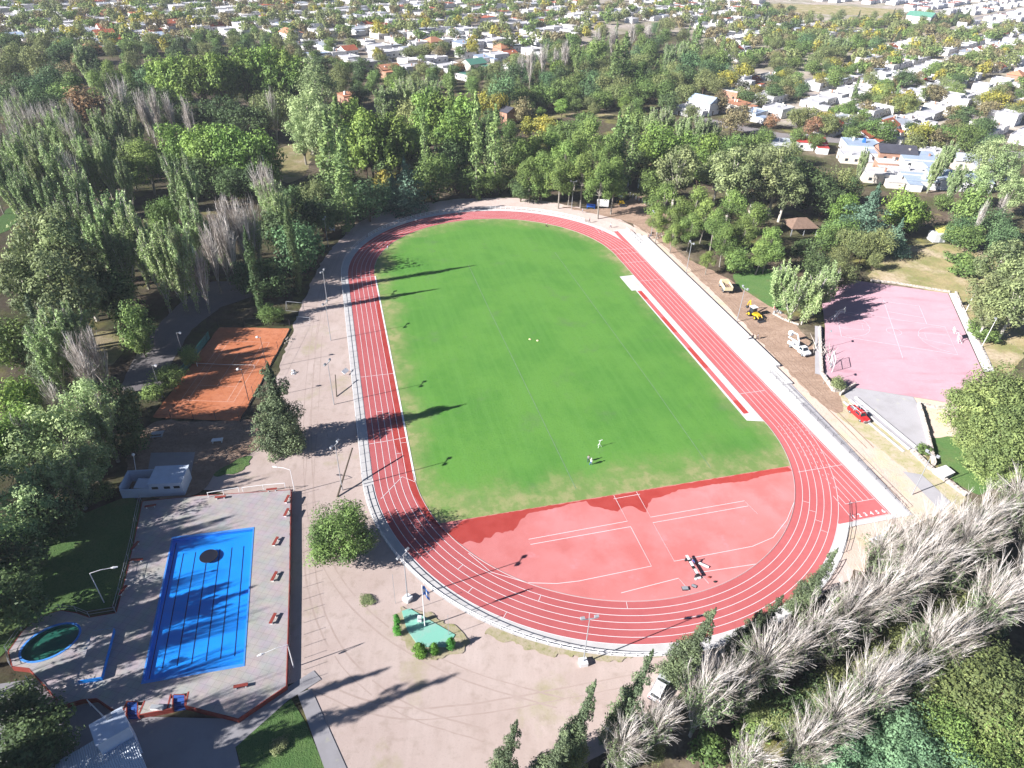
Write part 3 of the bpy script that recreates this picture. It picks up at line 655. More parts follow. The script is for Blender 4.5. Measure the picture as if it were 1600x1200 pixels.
rail_fence('track_railing', arc(RF, 92, 218, 56, -1), 1.0, 'white railing along the outside of the near bend of the track', 'railing', M['white'], rails=(1, .5), pr=.055, rr=.055)
rail_fence('terrace_railing', [S(60.5-2.2*i, -47.2) for i in range(6)], 1.15, 'short white railing at the far end of the terraces', 'railing', M['white'], rails=(1, .5), pr=.07, rr=.06)
rail_fence('terrace_railing', [S(-26-2.6*i, -47.5) for i in range(18)], 1.1, 'grey pipe railing along the near right straight of the track', 'railing', M['dgrey'], rails=(1, .5), pr=.035, rr=.03)
rail_fence('track_railing', [S(-SL/2+RF*math.cos(R(a)), RF*math.sin(R(a))) for a in (237, 233, 229, 225, 221)], 1.05, 'dark pipe railing at the near right bend beside the car under the poplars', 'railing', M['dgrey'], rails=(1, .5), pr=.04, rr=.035)

# --- tennis court fence, windscreen, net
tf = [(-72.3, 142.9), (-72.3, 136), (-72.3, 129.5), (-72.3, 123), (-72.3, 116.5), (-72.3, 106.3), (-68, 106.3), (-63.5, 106.3), (-59, 106.3), (-54.2, 106.2), (-54.4, 115), (-54.5, 124), (-54.6, 133), (-54.8, 143.4), (-60, 143.4), (-66, 143.3), (-72.3, 142.9)]
t = rail_fence('court_fence', [Vector((*p, 0)) for p in tf], 2.6, 'wire fence on thin posts round the clay tennis court', 'fence', M['dgrey'], rails=(1, .5), pr=.05, rr=.012, wire=True)
kb = MB(); o = Vector((*tf[0], 0))
for a, b in ((9, 13),): kb.tube([Vector((*tf[9], .12))-o, Vector((*tf[13], .12))-o], .14, 4)
kb.build('kerb_board', M['wood'], t)
M['screen'] = plain('green_windscreen', (.04, .20, .19), .8, var=.3)
MB().box((-.12, -13.2, 1.05), (.06, 16, 1.9)).build('windscreen', M['screen'], t)
t = thing('tennis_net', 'low tennis net with white posts across the red clay court', 'tennis net', (-64, 125.4, 0))
for x in (-6.4, 6.4): MB().tube([(x, 0, 0), (x, 0, 1.15)], .07, 6).build('net_post', M['white'], t)
MB().tube([(-6.4, 0, 1.05), (0, 0, .93), (6.4, 0, 1.05)], .035, 5).build('net_band', M['white'], t)
nt = MB()
for k in range(44): nt.box((-6.3+k*.293, 0, .5), (.012, .012, .9))
for k in range(5): nt.box((0, 0, .12+k*.2), (12.6, .012, .012))
nt.build('net', M['dgrey'], t)

# --- pool surroundings
def bench(loc, rz, label, group='red benches round the pool'):
    t = thing('bench', label, 'bench', loc, rz, group)
    MB().box((0, 0, .45), (1.8, .45, .07)).build('seat', M['oxide'], t)
    for x in (-.6, .6): MB().box((x, .02, .2), (.14, .40, .42)).build('leg', M['white'], t)
    return t
for px, rz, lb in [((449, 782), 1.5, 'red bench at the far right corner of the pool paving, nearest the lamp post'), ((448, 803), 1.5, 'red bench against the right fence, second from the far corner of the pool paving'),
                   ((431, 848), 1.45, 'red bench on the sunny right side of the pool, level with the dark disc'), ((429, 903), 1.45, 'red bench on the sunny right side of the pool, middle of the three'),
                   ((427, 969), 1.45, 'red bench on the sunny right side of the pool, nearest the corner lamp'), ((377, 1074), .25, 'dark red bench in shade between the pool and the zigzag red wall'),
                   ((215, 877), .1, 'dark red bench in shade at the left edge of the pool paving'), ((212, 855), 1.4, 'red bench by the left fence, beyond the dark red one'),
                   ((236, 793), .3, 'red bench in shade in front of the white changing block'), ((345, 779), .2, 'red bench behind the pool below the left white pipe rail'), ((425, 767), .2, 'red bench behind the pool below the right white pipe rail'), ((193, 925), 1.4, 'red bench at the left fence between lawn lamp and pool')]:
    bench(G(*px, DZ), rz, lb)
def px3(pts, z): return [G(x, y, z) for x, y in pts]
rail_fence('deck_fence', px3([(454.5, 770+i*18.5) for i in range(17)], DZ), 1.6, 'thin wire fence on posts along the right edge of the pool paving', 'fence', M['dgrey'], rails=(1, .66, .33), pr=.03, rr=.003, wire=True)
rail_fence('deck_fence', px3([(221, 783), (214, 815), (208, 850), (202, 875), (196, 900), (189, 928), (181, 957)], DZ), 1.5, 'pale pipe fence along the left edge of the pool paving', 'fence', M['grey'], rails=(1, .5), pr=.035, rr=.03)
rail_fence('deck_fence', px3([(181, 957), (140, 964), (120, 956), (95, 953), (62, 962), (35, 985), (12, 1018), (18, 1042)], DZ), 1.2, 'pale pipe fence round the paddling pool terrace', 'fence', M['grey'], rails=(1, .5), pr=.045, rr=.03)
for pts, lb in [([(326, 777), (350, 773), (374, 769)], 'white pipe rail on the far edge of the pool paving, the left one of two'), ([(380, 769), (412, 765), (446, 762)], 'white pipe rail on the far edge of the pool paving, the right one of two')]:
    rail_fence('pipe_rail', px3(pts, DZ), 1.1, lb, 'railing', M['white'], rails=(1,), pr=.06, rr=.06)
for pts, lb in [([(44, 1063), (58, 1080), (80, 1106)], 'white handrail of the ramp below the paddling pool'), ([(140, 1100), (158, 1118), (175, 1135)], 'white handrail of the ramp left of the blue steps')]:
    rail_fence('ramp_handrail', px3(pts, .6), 1.0, lb, 'handrail', M['white'], rails=(1, .55), pr=.05, rr=.05, base_z=-.6)
def stairs(px, rz, lb):
    t = thing('steps', lb, 'steps', G(*px), rz, 'blue painted steps up to the pool'); b = MB()
    for k in range(4): b.box((0, 1.3-.45*k, .45-.11*k), (1.9, .45, .9-.22*k))
    b.build('treads', M['poolblue_dark'], t)
    for s in (-1, 1): MB().box((s*1.08, .7, .45), (.2, 2.0, .95)).build('side_wall', M['oxide'], t)
M['poolblue_dark'] = plain('step_blue', (.03, .10, .36), .7)
stairs((207, 1121), .05, 'blue painted steps between red side walls, left of the two, behind the blue roof box'); stairs((279, 1108), .2, 'blue painted steps in the red zigzag wall, right of the two')
t = thing('platform', 'long low raised concrete platform with blue edges beside the paddling pool', 'platform', G(150, 1022, DZ))
q = [G(x, y, DZ+.75)-t.location for x, y in [(145, 985), (178, 981), (158, 1058), (121, 1064)]]
MB().prism([(p.x, p.y) for p in q], 0, .72, bottom=False).build('body', M['poolblue'], t); MB().prism([(p.x*.985, p.y*.985) for p in q], .725, .76, bottom=False).build('top', M['flags'], t)
t = thing('pool_disc', 'round black disc floating on the blue swimming pool near its far end', 'disc', G(326, 869, DZ-.14))
MB().tube([(0, 0, -.02), (0, 0, .06)], 1.35, 28).build('cover', plain('black_cover', (.006, .008, .02), .6), t); MB().tube([(1.33*math.cos(a*.2244), 1.33*math.sin(a*.2244), .05) for a in range(29)], .05, 5).build('rim', M['black'], t)
for px, lb in [((250, 1081), 'small white box on the deck edge between the two blue steps')]:
    t = thing('equipment_box', lb, 'box', G(246, 1107, DZ)); MB().box((0, 0, .2), (1.5, .5, .4)).build('body', M['white'], t); MB().box((0, 0, .42), (1.56, .56, .05)).build('lid', M['grey'], t)

# --- buildings by the pool
M['bluewhite'] = plain('pale_blue_wall', (.52, .60, .72), .8, var=.08, scale=.8)
M['roofpale'] = plain('pale_roof', (.55, .62, .72), .7, var=.15, scale=.7)
t = thing('changing_block', 'low white flat roofed changing block with a walled yard, behind the pool', 'building', G(252, 770), .12)
MB().box((1.6, 1.2, 1.5), (5.4, 4.4, 3.0)).build('wall', M['bluewhite'], t); MB().box((1.6, 1.2, 3.08), (5.7, 4.7, .16)).build('roof', M['roofpale'], t)
for x in (-.2, 1.8, 3.4): MB().box((x, -1.02, 2.1), (1.0, .06, .5)).build('window', M['glass'], t)
MB().box((-1.13, .9, 1.0), (.06, .9, 2.0)).build('door', M['grey'], t)
yw = MB(); yw.box((-3.6, 3.3, 1.3), (5.0, .18, 2.6)); yw.box((-6.0, 1.2, 1.3), (.18, 4.1, 2.6)); yw.box((-3.6, -.9, 1.0), (5.0, .18, 2.0)); yw.build('yard_wall', M['bluewhite'], t)
MB().box((-2.6, .6, 1.9), (2.6, 2.4, .12), ry=.08).build('porch_roof', M['roofpale'], t)
t = thing('club_building', 'building with ribbed bluish metal roof and a box tower, below the blue pool steps', 'building', G(190, 1190), .72)
def ribbed(name, col):
    m, n, l, b = _new(name); tc = n.new('ShaderNodeTexCoord'); wv = n.new('ShaderNodeTexWave'); wv.inputs['Scale'].default_value = 1.3; wv.bands_direction = 'X'
    l.new(tc.outputs['Object'], wv.inputs['Vector']); mx = n.new('ShaderNodeMix'); mx.data_type = 'RGBA'; mx.inputs[6].default_value = (*[c*.78 for c in col], 1); mx.inputs[7].default_value = (*col, 1)
    l.new(wv.outputs['Fac'], mx.inputs[0]); l.new(mx.outputs[2], b.inputs['Base Color']); b.inputs['Roughness'].default_value = .45; b.inputs['Metallic'].default_value = .2
    bp = n.new('ShaderNodeBump'); bp.inputs['Strength'].default_value = .6; bp.inputs['Distance'].default_value = .08; l.new(wv.outputs['Fac'], bp.inputs['Height']); l.new(bp.outputs[0], b.inputs['Normal']); return m
M['ribbed'] = ribbed('ribbed_roof', (.55, .62, .70))
MB().box((-5, -2.0, 1.5), (14, 8.5, 3.0)).build('wall', M['bluewhite'], t)
rf = MB(); rf.raw([(-12.3, -6.5, 3.1), (2.3, -6.5, 3.1), (2.3, -2, 4.2), (-12.3, -2, 4.2), (2.3, 2.5, 3.1), (-12.3, 2.5, 3.1)], [(0, 1, 2, 3), (3, 2, 4, 5), (1, 4, 2), (0, 3, 5), (0, 5, 4, 1)]); rf.build('roof', M['ribbed'], t)
MB().box((.6, .9, 3.0), (3.4, 3.0, 6.0)).build('tower', M['bluewhite'], t); MB().box((.6, .9, 6.07), (3.6, 3.2, .14)).build('tower_roof', M['roofpale'], t); MB().box((.9, 2.0, 6.3), (.6, .5, .3)).build('roof_vent', M['grey'], t)
MB().box((-4, 2.27, 1.6), (1.6, .06, 1.1)).build('window', M['glass'], t); MB().box((-8, 2.27, 1.6), (1.6, .06, 1.1)).build('window', M['glass'], t); MB().box((2.02, -3, 1.1), (.06, 1.1, 2.2)).build('door', M['dgrey'], t)

# --- kiosk and shelter at the right
M['yroof'] = plain('yellow_roof', (.66, .58, .16), .6)
t = thing('kiosk', 'small white kiosk with pale yellow roof at the edge of the dry clearing', 'kiosk', G(1468, 375), .1)
w = MB(); w.box((-1.6, -.2, 1.4), (4.2, 3.6, 2.8)); w.build('wall', M['white'], t); MB().box((2.4, .6, 1.1), (3.4, 2.6, 2.2)).build('side_room', plain('grey_render', (.30, .30, .33), .9), t)
MB().box((.4, .8, 3.2), (5.0, 4.2, .18), rx=.30).build('roof', M['yroof'], t); MB().box((-1.0, -2.03, 1.0), (1.0, .06, 2.0)).build('door', M['grey'], t)
for x in (-3.2, 4.2): MB().tube([(x, -1.9, 0), (x, -1.9, 2.6)], .12, 6).build('post', M['white'], t)
M['tile'] = plain('brown_tiles', (.24, .16, .12), .9, var=.3, scale=1.5)
t = thing('shelter', 'open picnic shelter with a brown hipped roof in the shade of tall trees', 'shelter', G(1247, 362), .15)
r_ = MB(); r_.raw([(-5, -4, 2.6), (5, -4, 2.6), (5, 4, 2.6), (-5, 4, 2.6), (-1.6, 0, 5), (1.6, 0, 5)], [(0, 1, 5, 4), (1, 2, 5), (2, 3, 4, 5), (3, 0, 4), (3, 2, 1, 0)]); r_.build('roof', M['tile'], t)
for x in (-4.4, 0, 4.4):
    for y in (-3.5, 3.5): MB().box((x, y, 1.3), (.22, .22, 2.6)).build('post', M['grey'], t)

# --- stone walls and slabs by the ball court
def wall(name, pts, h, w, lb, mat='stone', cap=None):
    t = thing(name, lb, 'wall', pts[0]); o = Vector(pts[0]); b = MB(); c = MB()
    for a, d in zip(pts[:-1], pts[1:]):
        v = Vector(d)-Vector(a); m = (Vector(a)+Vector(d))/2-o; rz = math.atan2(v.y, v.x); n = max(1, int(v.length/.8))
        for k in range(n):
            p = Vector(a)-o+v*((k+.5)/n); hh = h*rnd.uniform(.9, 1.1)
            b.box((p.x, p.y, hh/2), (v.length/n*.995, w*rnd.uniform(.9, 1.1), hh), rz)
            if rnd.random() < .7: c.box((p.x, p.y, hh+.05), (v.length/n*.7, w*.8, .12), rz+rnd.uniform(-.3, .3))
    b.build('courses', M[mat], t); c.build('coping', M[mat], t); return t
wall('stone_wall', pp([(1434, 634), (1443, 665), (1452, 700), (1458, 728)]), 1.0, .5, 'pale stone wall running down between the paved area and the green lawn')
wall('stone_wall', pp([(1436, 632), (1460, 637), (1503, 643)]), .5, .5, 'low stone edging along the near side of the pink ball court')
wall('stone_wall', pp([(1280, 513), (1281, 545), (1283, 585), (1302, 612), (1312, 612)]), .8, .5, 'stone wall at the left end of the pink ball court')
wall('stone_wall', pp([(1312, 618), (1335, 603)]), .9, .4, 'short dark wall beside the grey bush at the corner of the paved area')
wall('stone_wall', pp([(1360, 439), (1400, 443), (1440, 450), (1484, 457)]), .4, .6, 'low stone edging along the far side of the pink ball court')
wall('stone_wall', pp([(1493, 457), (1515, 507), (1547, 576)]), .35, .5, 'low edging along the right side of the pink ball court')
wall('stone_wall', pp([(1425, 705), (1450, 730), (1478, 752), (1510, 775)]), .5, .9, 'broad pale stone bank between the beige dirt and the green lawn')
wall('stone_wall', pp([(1207, 490), (1225, 500), (1248, 508)]), .3, .5, 'rough stone edging behind the yellow backhoe loader')
st = thing('slab_block', 'flat topped concrete block beside the lawn at the end of the stone wall', 'block', G(1477, 741)); q = [G(x, y, 1.0)-st.location for x, y in [(1460, 733), (1478, 727), (1492, 738), (1477, 745)]]
MB().prism([(p.x, p.y) for p in q], 0, .95).build('body', M['concrete'], st); MB().prism([(p.x*1.06, p.y*1.06) for p in q], .95, 1.03).build('cap', M['concrete'], st)
stp = thing('court_steps', 'three long low concrete steps along the paved area beside the red pickup', 'steps', G(1330, 630)); b = MB(); o = stp.location
for k in range(3):
    a, d = G(1318+k*9, 628-k*3)-o, G(1412+k*9, 706-k*3)-o; v = d-a; m = (a+d)/2; b.box((m.x, m.y, .08+.07*k), (v.length, .5, .16+.14*k), math.atan2(v.y, v.x))
b.build('treads', M['concrete'], stp)

# --- hoops and goals
def hoop(loc, rz, lb):
    t = thing('basketball_hoop', lb, 'basketball hoop', loc, rz, 'hoops of the pink court'); f = MB()
    for y in (-.55, .55):
        f.tube([(0, y, 0), (.9, y, 2.9), (1.9, y, 3.3)], .07, 6); f.tube([(-1.0, y, 0), (.5, y, 1.7)], .06, 6); f.tube([(.0, y, 2.2), (1.9, y, 2.9)], .05, 6)
    f.tube([(.9, -.55, 2.9), (.9, .55, 2.9)], .05, 6); f.tube([(-1, -.55, 0.05), (-1, .55, .05)], .05, 6); f.build('frame', M['white'], t)
    MB().box((1.98, 0, 3.3), (.06, 1.8, 1.1)).build('backboard', M['white'], t)
    r = MB(); r.tube([(2.28+.23*math.cos(a*.5236), .23*math.sin(a*.5236), 3.05) for a in range(13)], .02, 5); r.build('ring', M['oxide'], t)
aX = math.atan2(X.y, X.x)
hoop(C(-1.2, LY/2+1.5).to_3d(), aX, 'white basketball hoop frame at the tree-shaded left end of the pink court')
hoop(C(LX+1.5, LY/2-.4).to_3d(), aX+math.pi, 'white basketball hoop frame at the right end of the pink court, the nearer right one')
hoop(G(1497, 482), aX+math.pi, 'small white hoop frame on the concrete strip, the farther right one')
t = thing('ball_goal', 'tall steel goal frame at the left edge of the pink court beside the branch pile', 'goal', G(1298, 575), aX)
g = MB()
for y in (-2.2, 2.2): g.tube([(0, y, 0), (0, y, 3.4)], .06, 6)
g.tube([(0, -2.2, 3.4), (0, 2.2, 3.4)], .06, 6); g.tube([(0, -2.2, 2.0), (0, 2.2, 2.0)], .05, 6); g.build('frame', M['white'], t)
nt = MB()
for k in range(23): nt.box((0, -2.2+k*.2, 1.7), (.01, .01, 3.4))
for k in range(17): nt.box((0, 0, .1+k*.2), (.01, 4.4, .01))
nt.build('mesh_panel', M['grey'], t)
for px, hh, lb in [((1286, 600), 5.3, 'slim lamp pole at the left corner of the pink court beside the grey bush'), ((1288, 545), 5.0, 'slim lamp pole at the left end of the pink court by the white branches')]:
    t = thing('court_lamp', lb, 'lamp pole', G(*px), aX); MB().tube([(0, 0, 0), (0, 0, hh)], .05, 6).build('pole', M['grey'], t); MB().box((.2, 0, hh), (.3, .8, .22)).build('lamp', M['grey'], t)
for px, hh, lb in [((1508, 488), 8.0, 'white lamp pole on the right bank of the pink court, the farther one'), ((1533, 543), 8.3, 'white lamp pole on the right bank of the pink court, the nearer one')]:
    t = thing('court_lamp', lb, 'lamp pole', G(*px), aX); MB().tube([(0, 0, 0), (.2, -.1, hh)], [.09, .06], 6).build('pole', M['white'], t); MB().box((0, 0, hh), (.5, .4, .3)).build('lamp', M['grey'], t)
for px, w, lb in [((462, 484), 4.5, 'white goal frame in the shade behind the small lime tree'), ((475, 502), 3.4, 'small goal frame lying near the dirt edge by the clay court')]:
    t = thing('goal_frame', lb, 'goal', G(*px), 1.45); g = MB(); h = 2.2 if w > 4 else 1.2
    for y in (-w/2, w/2): g.tube([(0, y, 0), (0, y, h)], .05, 5); g.tube([(0, y, h), (-.9, y, 0)], .035, 5)
    g.tube([(0, -w/2, h), (0, w/2, h)], .05, 5); g.build('frame', M['grey'], t); MB().tube([(-.9, -w/2, .03), (-.9, w/2, .03)], .035, 5).build('ground_bar', M['grey'], t)

# --- flag court
gs = pp([(628, 956), (640, 952), (711, 993), (700, 1012), (668, 1000), (655, 1010), (640, 992)])
t = thing('flag_plinth', 'green painted concrete slab around the flagpole, between clipped bushes', 'slab', gs[0]); M['mint'] = ground('mint_paint', (.22, .50, .40), [((.34, .46, .40), .5, .55, .08, .6)], .8)
MB().prism([(p.x-gs[0].x, p.y-gs[0].y) for p in pp([(628, 956), (640, 952), (711, 993), (700, 1012), (655, 1012), (636, 985)])], 0, .22).build('slab', M['mint'], t)
t = thing('flagpole', 'white flagpole with a blue and white flag standing on the green slab', 'flagpole', G(664, 980)+Vector((0, 0, .22)))
MB().tube([(0, 0, 0), (0, 0, 9)], [.09, .04], 7).build('pole', M['white'], t); MB().ball((0, 0, 9.05), .1, 7, 5).build('finial', M['white'], t)
def flagm(y0, y1, m, nm):
    b = MB(); N = 8; vs = []
    for i in range(N+1):
        s = i/N; x = .08+1.0*s; 
        for z in (y0, y1): vs.append((x*.8, .18*math.sin(s*7)+.5*s, 8.8-z*1.5-1.9*s*s))
    b.raw(vs, [(2*i, 2*i+2, 2*i+3, 2*i+1) for i in range(N)]); b.raw([(v[0], v[1]+.02, v[2]) for v in vs], [(2*i+1, 2*i+3, 2*i+2, 2*i) for i in range(N)]); return b.build(nm, m, fl_)
fl_ = MB().tube([(.03, 0, 8.85), (.03, 0, 6.9)], .02, 4).build('flag', M['white'], t); M['flagblue'] = plain('flag_blue', (.10, .28, .75), .8)
flagm(0, .42, M['flagblue'], 'blue_band'); flagm(.42, .84, M['white'], 'white_band'); flagm(.84, 1.26, M['flagblue'], 'blue_band')
t = thing('plaque', 'small white memorial block on the green slab beside the flagpole', 'memorial', G(656, 972)+Vector((0, 0, .22))); MB().box((0, 0, .55), (.55, .4, 1.1)).build('block', M['white'], t); MB().box((0, -.215, .75), (.38, .03, .4)).build('plate', M['grey'], t)
for px, h, lb in [((638, 955), 4.6, 'thin bare pole at the far left corner of the green slab'), ((701, 993), 4.6, 'thin bare pole at the right corner of the green slab'), ((618, 943), 6.5, 'thin bare pole left of the white floodlight block')]:
    t = thing('thin_pole', lb, 'pole', G(*px)); MB().tube([(0, 0, 0), (0, 0, h)], .035, 5).build('shaft', M['grey'], t); MB().ball((0, 0, h), .07, 6, 4).build('cap', M['grey'], t)

# --- boards, boxes and loose things
def board(px, w, h, z, lb, mat, rz=0, name='sign_board', cat='sign'):
    t = thing(name, lb, cat, G(*px), rz); MB().box((0, 0, z+h/2), (w, .08, h)).build('panel', mat, t)
    for x in (-w*.4, w*.4): MB().tube([(x, .08, 0), (x, .08, z+h)], .05, 5).build('leg', M['grey'], t)
board((519, 362), 1.9, 3.0, .5, 'pale blue notice board at the woodland edge beyond the far left bend', plain('pale_blue_board', (.45, .58, .75), .6))
board((941, 326), 4.2, 2.6, .8, 'white blank sign board on the grass behind the far right bend', M['white'])
t = thing('blue_bench', 'bright blue bench on the grass behind the far right bend', 'bench', G(923, 326), -.1); MB().box((0, 0, .75), (3, .8, .1)).build('seat', M['blue'], t); MB().box((0, .5, 1.2), (3, .12, .7)).build('backrest', M['blue'], t)
for x in (-1.3, 1.3): MB().box((x, 0, .36), (.15, .7, .7)).build('leg', M['blue'], t)
t = thing('picnic_table', 'white picnic bench on the shaded dirt between clay court and pool', 'bench', G(340, 692), .2); MB().box((0, 0, .7), (2.0, .7, .08)).build('tabletop', M['white'], t); MB().box((0, .75, .45), (2.0, .35, .06)).build('seat', M['white'], t)
for x in (-.8, .8): MB().box((x, .3, .33), (.12, 1.0, .65)).build('leg', M['white'], t)
t = thing('picnic_table', 'dark picnic table in deep shade left of the entry slab behind the pool', 'bench', G(247, 681), .2); MB().box((0, 0, .7), (2.2, .8, .08)).build('tabletop', M['grey'], t)
for y in (-.75, .75): MB().box((0, y, .45), (2.2, .35, .06)).build('seat', M['grey'], t)
for x in (-.8, .8): MB().box((x, 0, .33), (.12, 1.5, .65)).build('leg', M['grey'], t)
t = thing('info_board', 'low white board beside the left track fence near the lone conifer', 'board', G(540, 584), 1.2); MB().box((0, 0, .75), (1.7, 1.0, .1), rx=.5).build('panel', M['white'], t)
for x in (-.7, .7): MB().tube([(x, 0, 0), (x, 0, .8)], .05, 5).build('leg', M['grey'], t)
def rubble(px, n, sp, lb, name, mat, smin=.2, smax=.6, cat='rubble'):
    t = thing(name, lb, cat, G(*px)); a, c = MB(), MB(); r = random.Random(px[0])
    for k in range(n): (a if k % 3 else c).box((r.gauss(0, sp), r.gauss(0, sp), r.uniform(.05, .25)), [r.uniform(smin, smax) for _ in range(3)], r.uniform(0, 3), r.uniform(-.4, .4), r.uniform(-.4, .4), .7)
    a.build('blocks', mat, t); c.build('chips', M['stone'], t)
rubble((458, 583), 14, .45, 'small heap of white rubble behind the lone conifer beside the clay court', 'rubble_heap', M['white']); rubble((452, 532), 12, .8, 'scattered stones at the near right corner of the clay court', 'rubble_heap', M['stone'], .15, .4)
rubble((1212, 487), 10, .7, 'pile of sacks and stones at the foot of the grey trees by the ball court', 'rubble_heap', M['grey']); rubble((1030, 368), 16, 1.5, 'small soil heap with sacks near the far end of the terraces', 'soil_heap', M['brown'], .3, .9)
# cut white branches heaped by the court
t = thing('branch_pile', 'heap of cut white branches against the left end of the pink court', 'branches', G(1286, 556)); M['bark_white'] = plain('pale_bark', (.62, .56, .50), .9, var=.25, scale=2)
for nm, cnt, sd in (('bough', 12, 1), ('twig', 30, 2)):
    b = MB(); r = random.Random(sd)
    for k in range(cnt):
        p = Vector((r.gauss(0, 1.0), r.gauss(0, 2.6), .1)); a = r.uniform(0.6, 1.9); L_ = r.uniform(2, 5)*(1 if nm == 'bough' else .6); e = r.uniform(.15, .7)
        d = Vector((math.cos(a)*math.cos(e), math.sin(a)*math.cos(e), math.sin(e))); b.tube([p, p+d*L_*.5+Vector((0, 0, .15)), p+d*L_], [.11, .07, .02] if nm == 'bough' else [.05, .03, .01], 5)
    b.build(nm+'s', M['bark_white'], t)
# row of small white posts at the car park beyond the far right bend
for i in range(9):
    k = i/8; t = thing('bollard', 'x', 'bollard', G(984+k*38, 307+k*19), 0, 'short white posts beyond the far right bend'); t['label'] = 'short white post beside the far pines, %s from the far end of its row' % ['first', 'second', 'third', 'fourth', 'fifth', 'sixth', 'seventh', 'eighth', 'ninth'][i]
    MB().tube([(0, 0, 0), (0, 0, 1.4)], .16, 6).build('shaft', M['white'], t); MB().ball((0, 0, 1.4), .16, 6, 4).build('cap', M['white'], t)
for px, hh in [((997, 294), 3.4), ((981, 291), 2.6), ((966, 294), 3)]:
    t = thing('gate_post', 'white gate post in the shade beyond the wheel loader, the %s one' % {997: 'right and tallest', 981: 'middle', 966: 'left'}[px[0]], 'post', G(*px)); MB().box((0, 0, hh/2), (.4, .4, hh)).build('shaft', M['white'], t); MB().box((0, 0, hh+.05), (.5, .5, .1)).build('cap', M['grey'], t)
# field markers
for px, lb in [((828, 531), 'small yellow marker dome on the pitch, left of the two'), ((840, 533), 'small yellow marker dome on the pitch, right of the two')]:
    t = thing('marker_dome', lb, 'marker', G(*px)); MB().ball((0, 0, .12), (.34, .34, .22), 10, 6).build('dome', plain('cream_'+str(px[0]), (.8, .72, .4), .5), t, True); MB().tube([(0, 0, 0), (0, 0, .06)], .42, 12).build('rim', M['yellow'], t)
t = thing('sprinkler', 'thin white tripod sprinkler standing on the pitch beyond the two people', 'sprinkler', G(936, 699)); b = MB()
for a in (0, 2.1, 4.2): b.tube([(.55*math.cos(a), .55*math.sin(a), 0), (0, 0, 1.0)], .04, 5)
b.build('tripod', M['white'], t); MB().tube([(0, 0, 1), (.1, 0, 1.7)], .05, 5).build('riser', M['white'], t); MB().tube([(-.25, 0, 1.6), (.5, .1, 1.85)], .05, 5).build('nozzle', M['white'], t)
# striped board, white rolls, boxes on the rubber D
t = thing('striped_board', 'long black and white striped hurdle cart on the red rubber beside a bending person', 'hurdle cart', G(1081, 890), 0)
a, c = G(1072, 872)-t.location, G(1089, 901)-t.location; v = (c-a); rz = math.atan2(v.y, v.x); Lb = v.length
MB().box((0, 0, .85), (Lb, .5, .10), rz).build('beam', M['black'], t)
for f in (-.46, -.12, .28):
    p = v*f; MB().box((p.x, p.y, .905), (.95, .46, .02), rz).build('white_panel', M['white'], t)
w_ = Vector((-v.y, v.x, 0)).normalized()
for f in (-.45, .45):
    MB().box((v.x*f, v.y*f, .4), (.14, .9, .8), rz).build('leg', M['dgrey'], t); MB().box((v.x*f+w_.x*.5, v.y*f+w_.y*.5, .07), (.2, 1.2, .12), rz).build('foot', M['dgrey'], t)
for px, lb, L_, rz in [((1099, 884), 'white rolled mat lying right of the bending person on the red rubber', 1.7, -.55), ((1090, 905), 'white roll lying below the striped hurdle cart', 1.0, .35)]:
    t = thing('rolled_mat', lb, 'roll', G(*px), rz); MB().tube([(-L_/2, 0, .2), (L_/2, 0, .2)], .2, 10).build('roll', M['white'], t); MB().tube([(-.3, 0, .2), (-.2, 0, .2)], .215, 10).build('strap', M['grey'], t)
for px, s, rz, lb in [((1070, 921), (1.0, .65, .35), .1, 'larger dark equipment case on the red rubber below the hurdle cart'), ((1084, 917), (.8, .45, .25), -.5, 'smaller grey equipment case on the red rubber below the hurdle cart')]:
    t = thing('equipment_case', lb, 'case', G(*px), rz); MB().box((0, 0, s[2]/2), s).build('body', M['dgrey'], t); MB().box((0, 0, s[2]+.03), (s[0]*.9, s[1]*.9, .06)).build('lid', M['grey'], t); MB().box((0, -s[1]/2-.04, s[2]*.7), (.3, .05, .06)).build('handle', M['black'], t)
for px, lb in [((1108, 903), 'small dark bag on the red rubber, left one of two right of the white roll'), ((1117, 910), 'small dark bag on the red rubber, right one of two right of the white roll')]:
    t = thing('bag', lb, 'bag', G(*px)); MB().ball((0, 0, .16), (.3, .2, .18), 8, 6).build('body', M['oxide'] if px[0] < 1110 else M['black'], t, True); MB().tube([(-.15, 0, .3), (0, 0, .45), (.15, 0, .3)], .02, 5).build('strap', M['black'], t)
# ================================================================== vehicles
def heading(a, b):
    p, q = G(*a), G(*b); return math.atan2(q.y-p.y, q.x-p.x)
def side(mb, prof, w, y0=0.0, wt=None):
    """side profile (x,z) run across the width; upper points may be narrower"""
    n = len(prof); zs = [p[1] for p in prof]; z0, z1 = min(zs), max(zs)
    def yy(z): return w/2 if wt is None else w/2+(wt/2-w/2)*((z-z0)/max(1e-6, z1-z0))
    A = [(x, y0-yy(z), z) for x, z in prof]; B = [(x, y0+yy(z), z) for x, z in prof]
    tri = geometry.tessellate_polygon([[Vector((x, z, 0)) for x, z in prof]])
    fs = [(i, (i+1) % n, n+(i+1) % n, n+i) for i in range(n)]
    mb.raw(A+B, fs+[tuple(t) for t in tri]+[tuple(i+n for i in t)[::-1] for t in tri]); return mb
def recalc(o):
    bm = bmesh.new(); bm.from_mesh(o.data); bmesh.ops.recalc_face_normals(bm, faces=bm.faces); bm.to_mesh(o.data); bm.free(); return o
def wheels(t, xs, w, r=.36, tw=.24):
    for x in xs:
        for s in (-1, 1):
            o = MB().tube([(x, s*(w/2-tw), r), (x, s*w/2, r)], r, 14).build('wheel', M['black'], t)
            MB().tube([(x, s*(w/2-.05), r), (x, s*(w/2+.015), r)], r*.55, 10).build('rim', M['grey'], o)
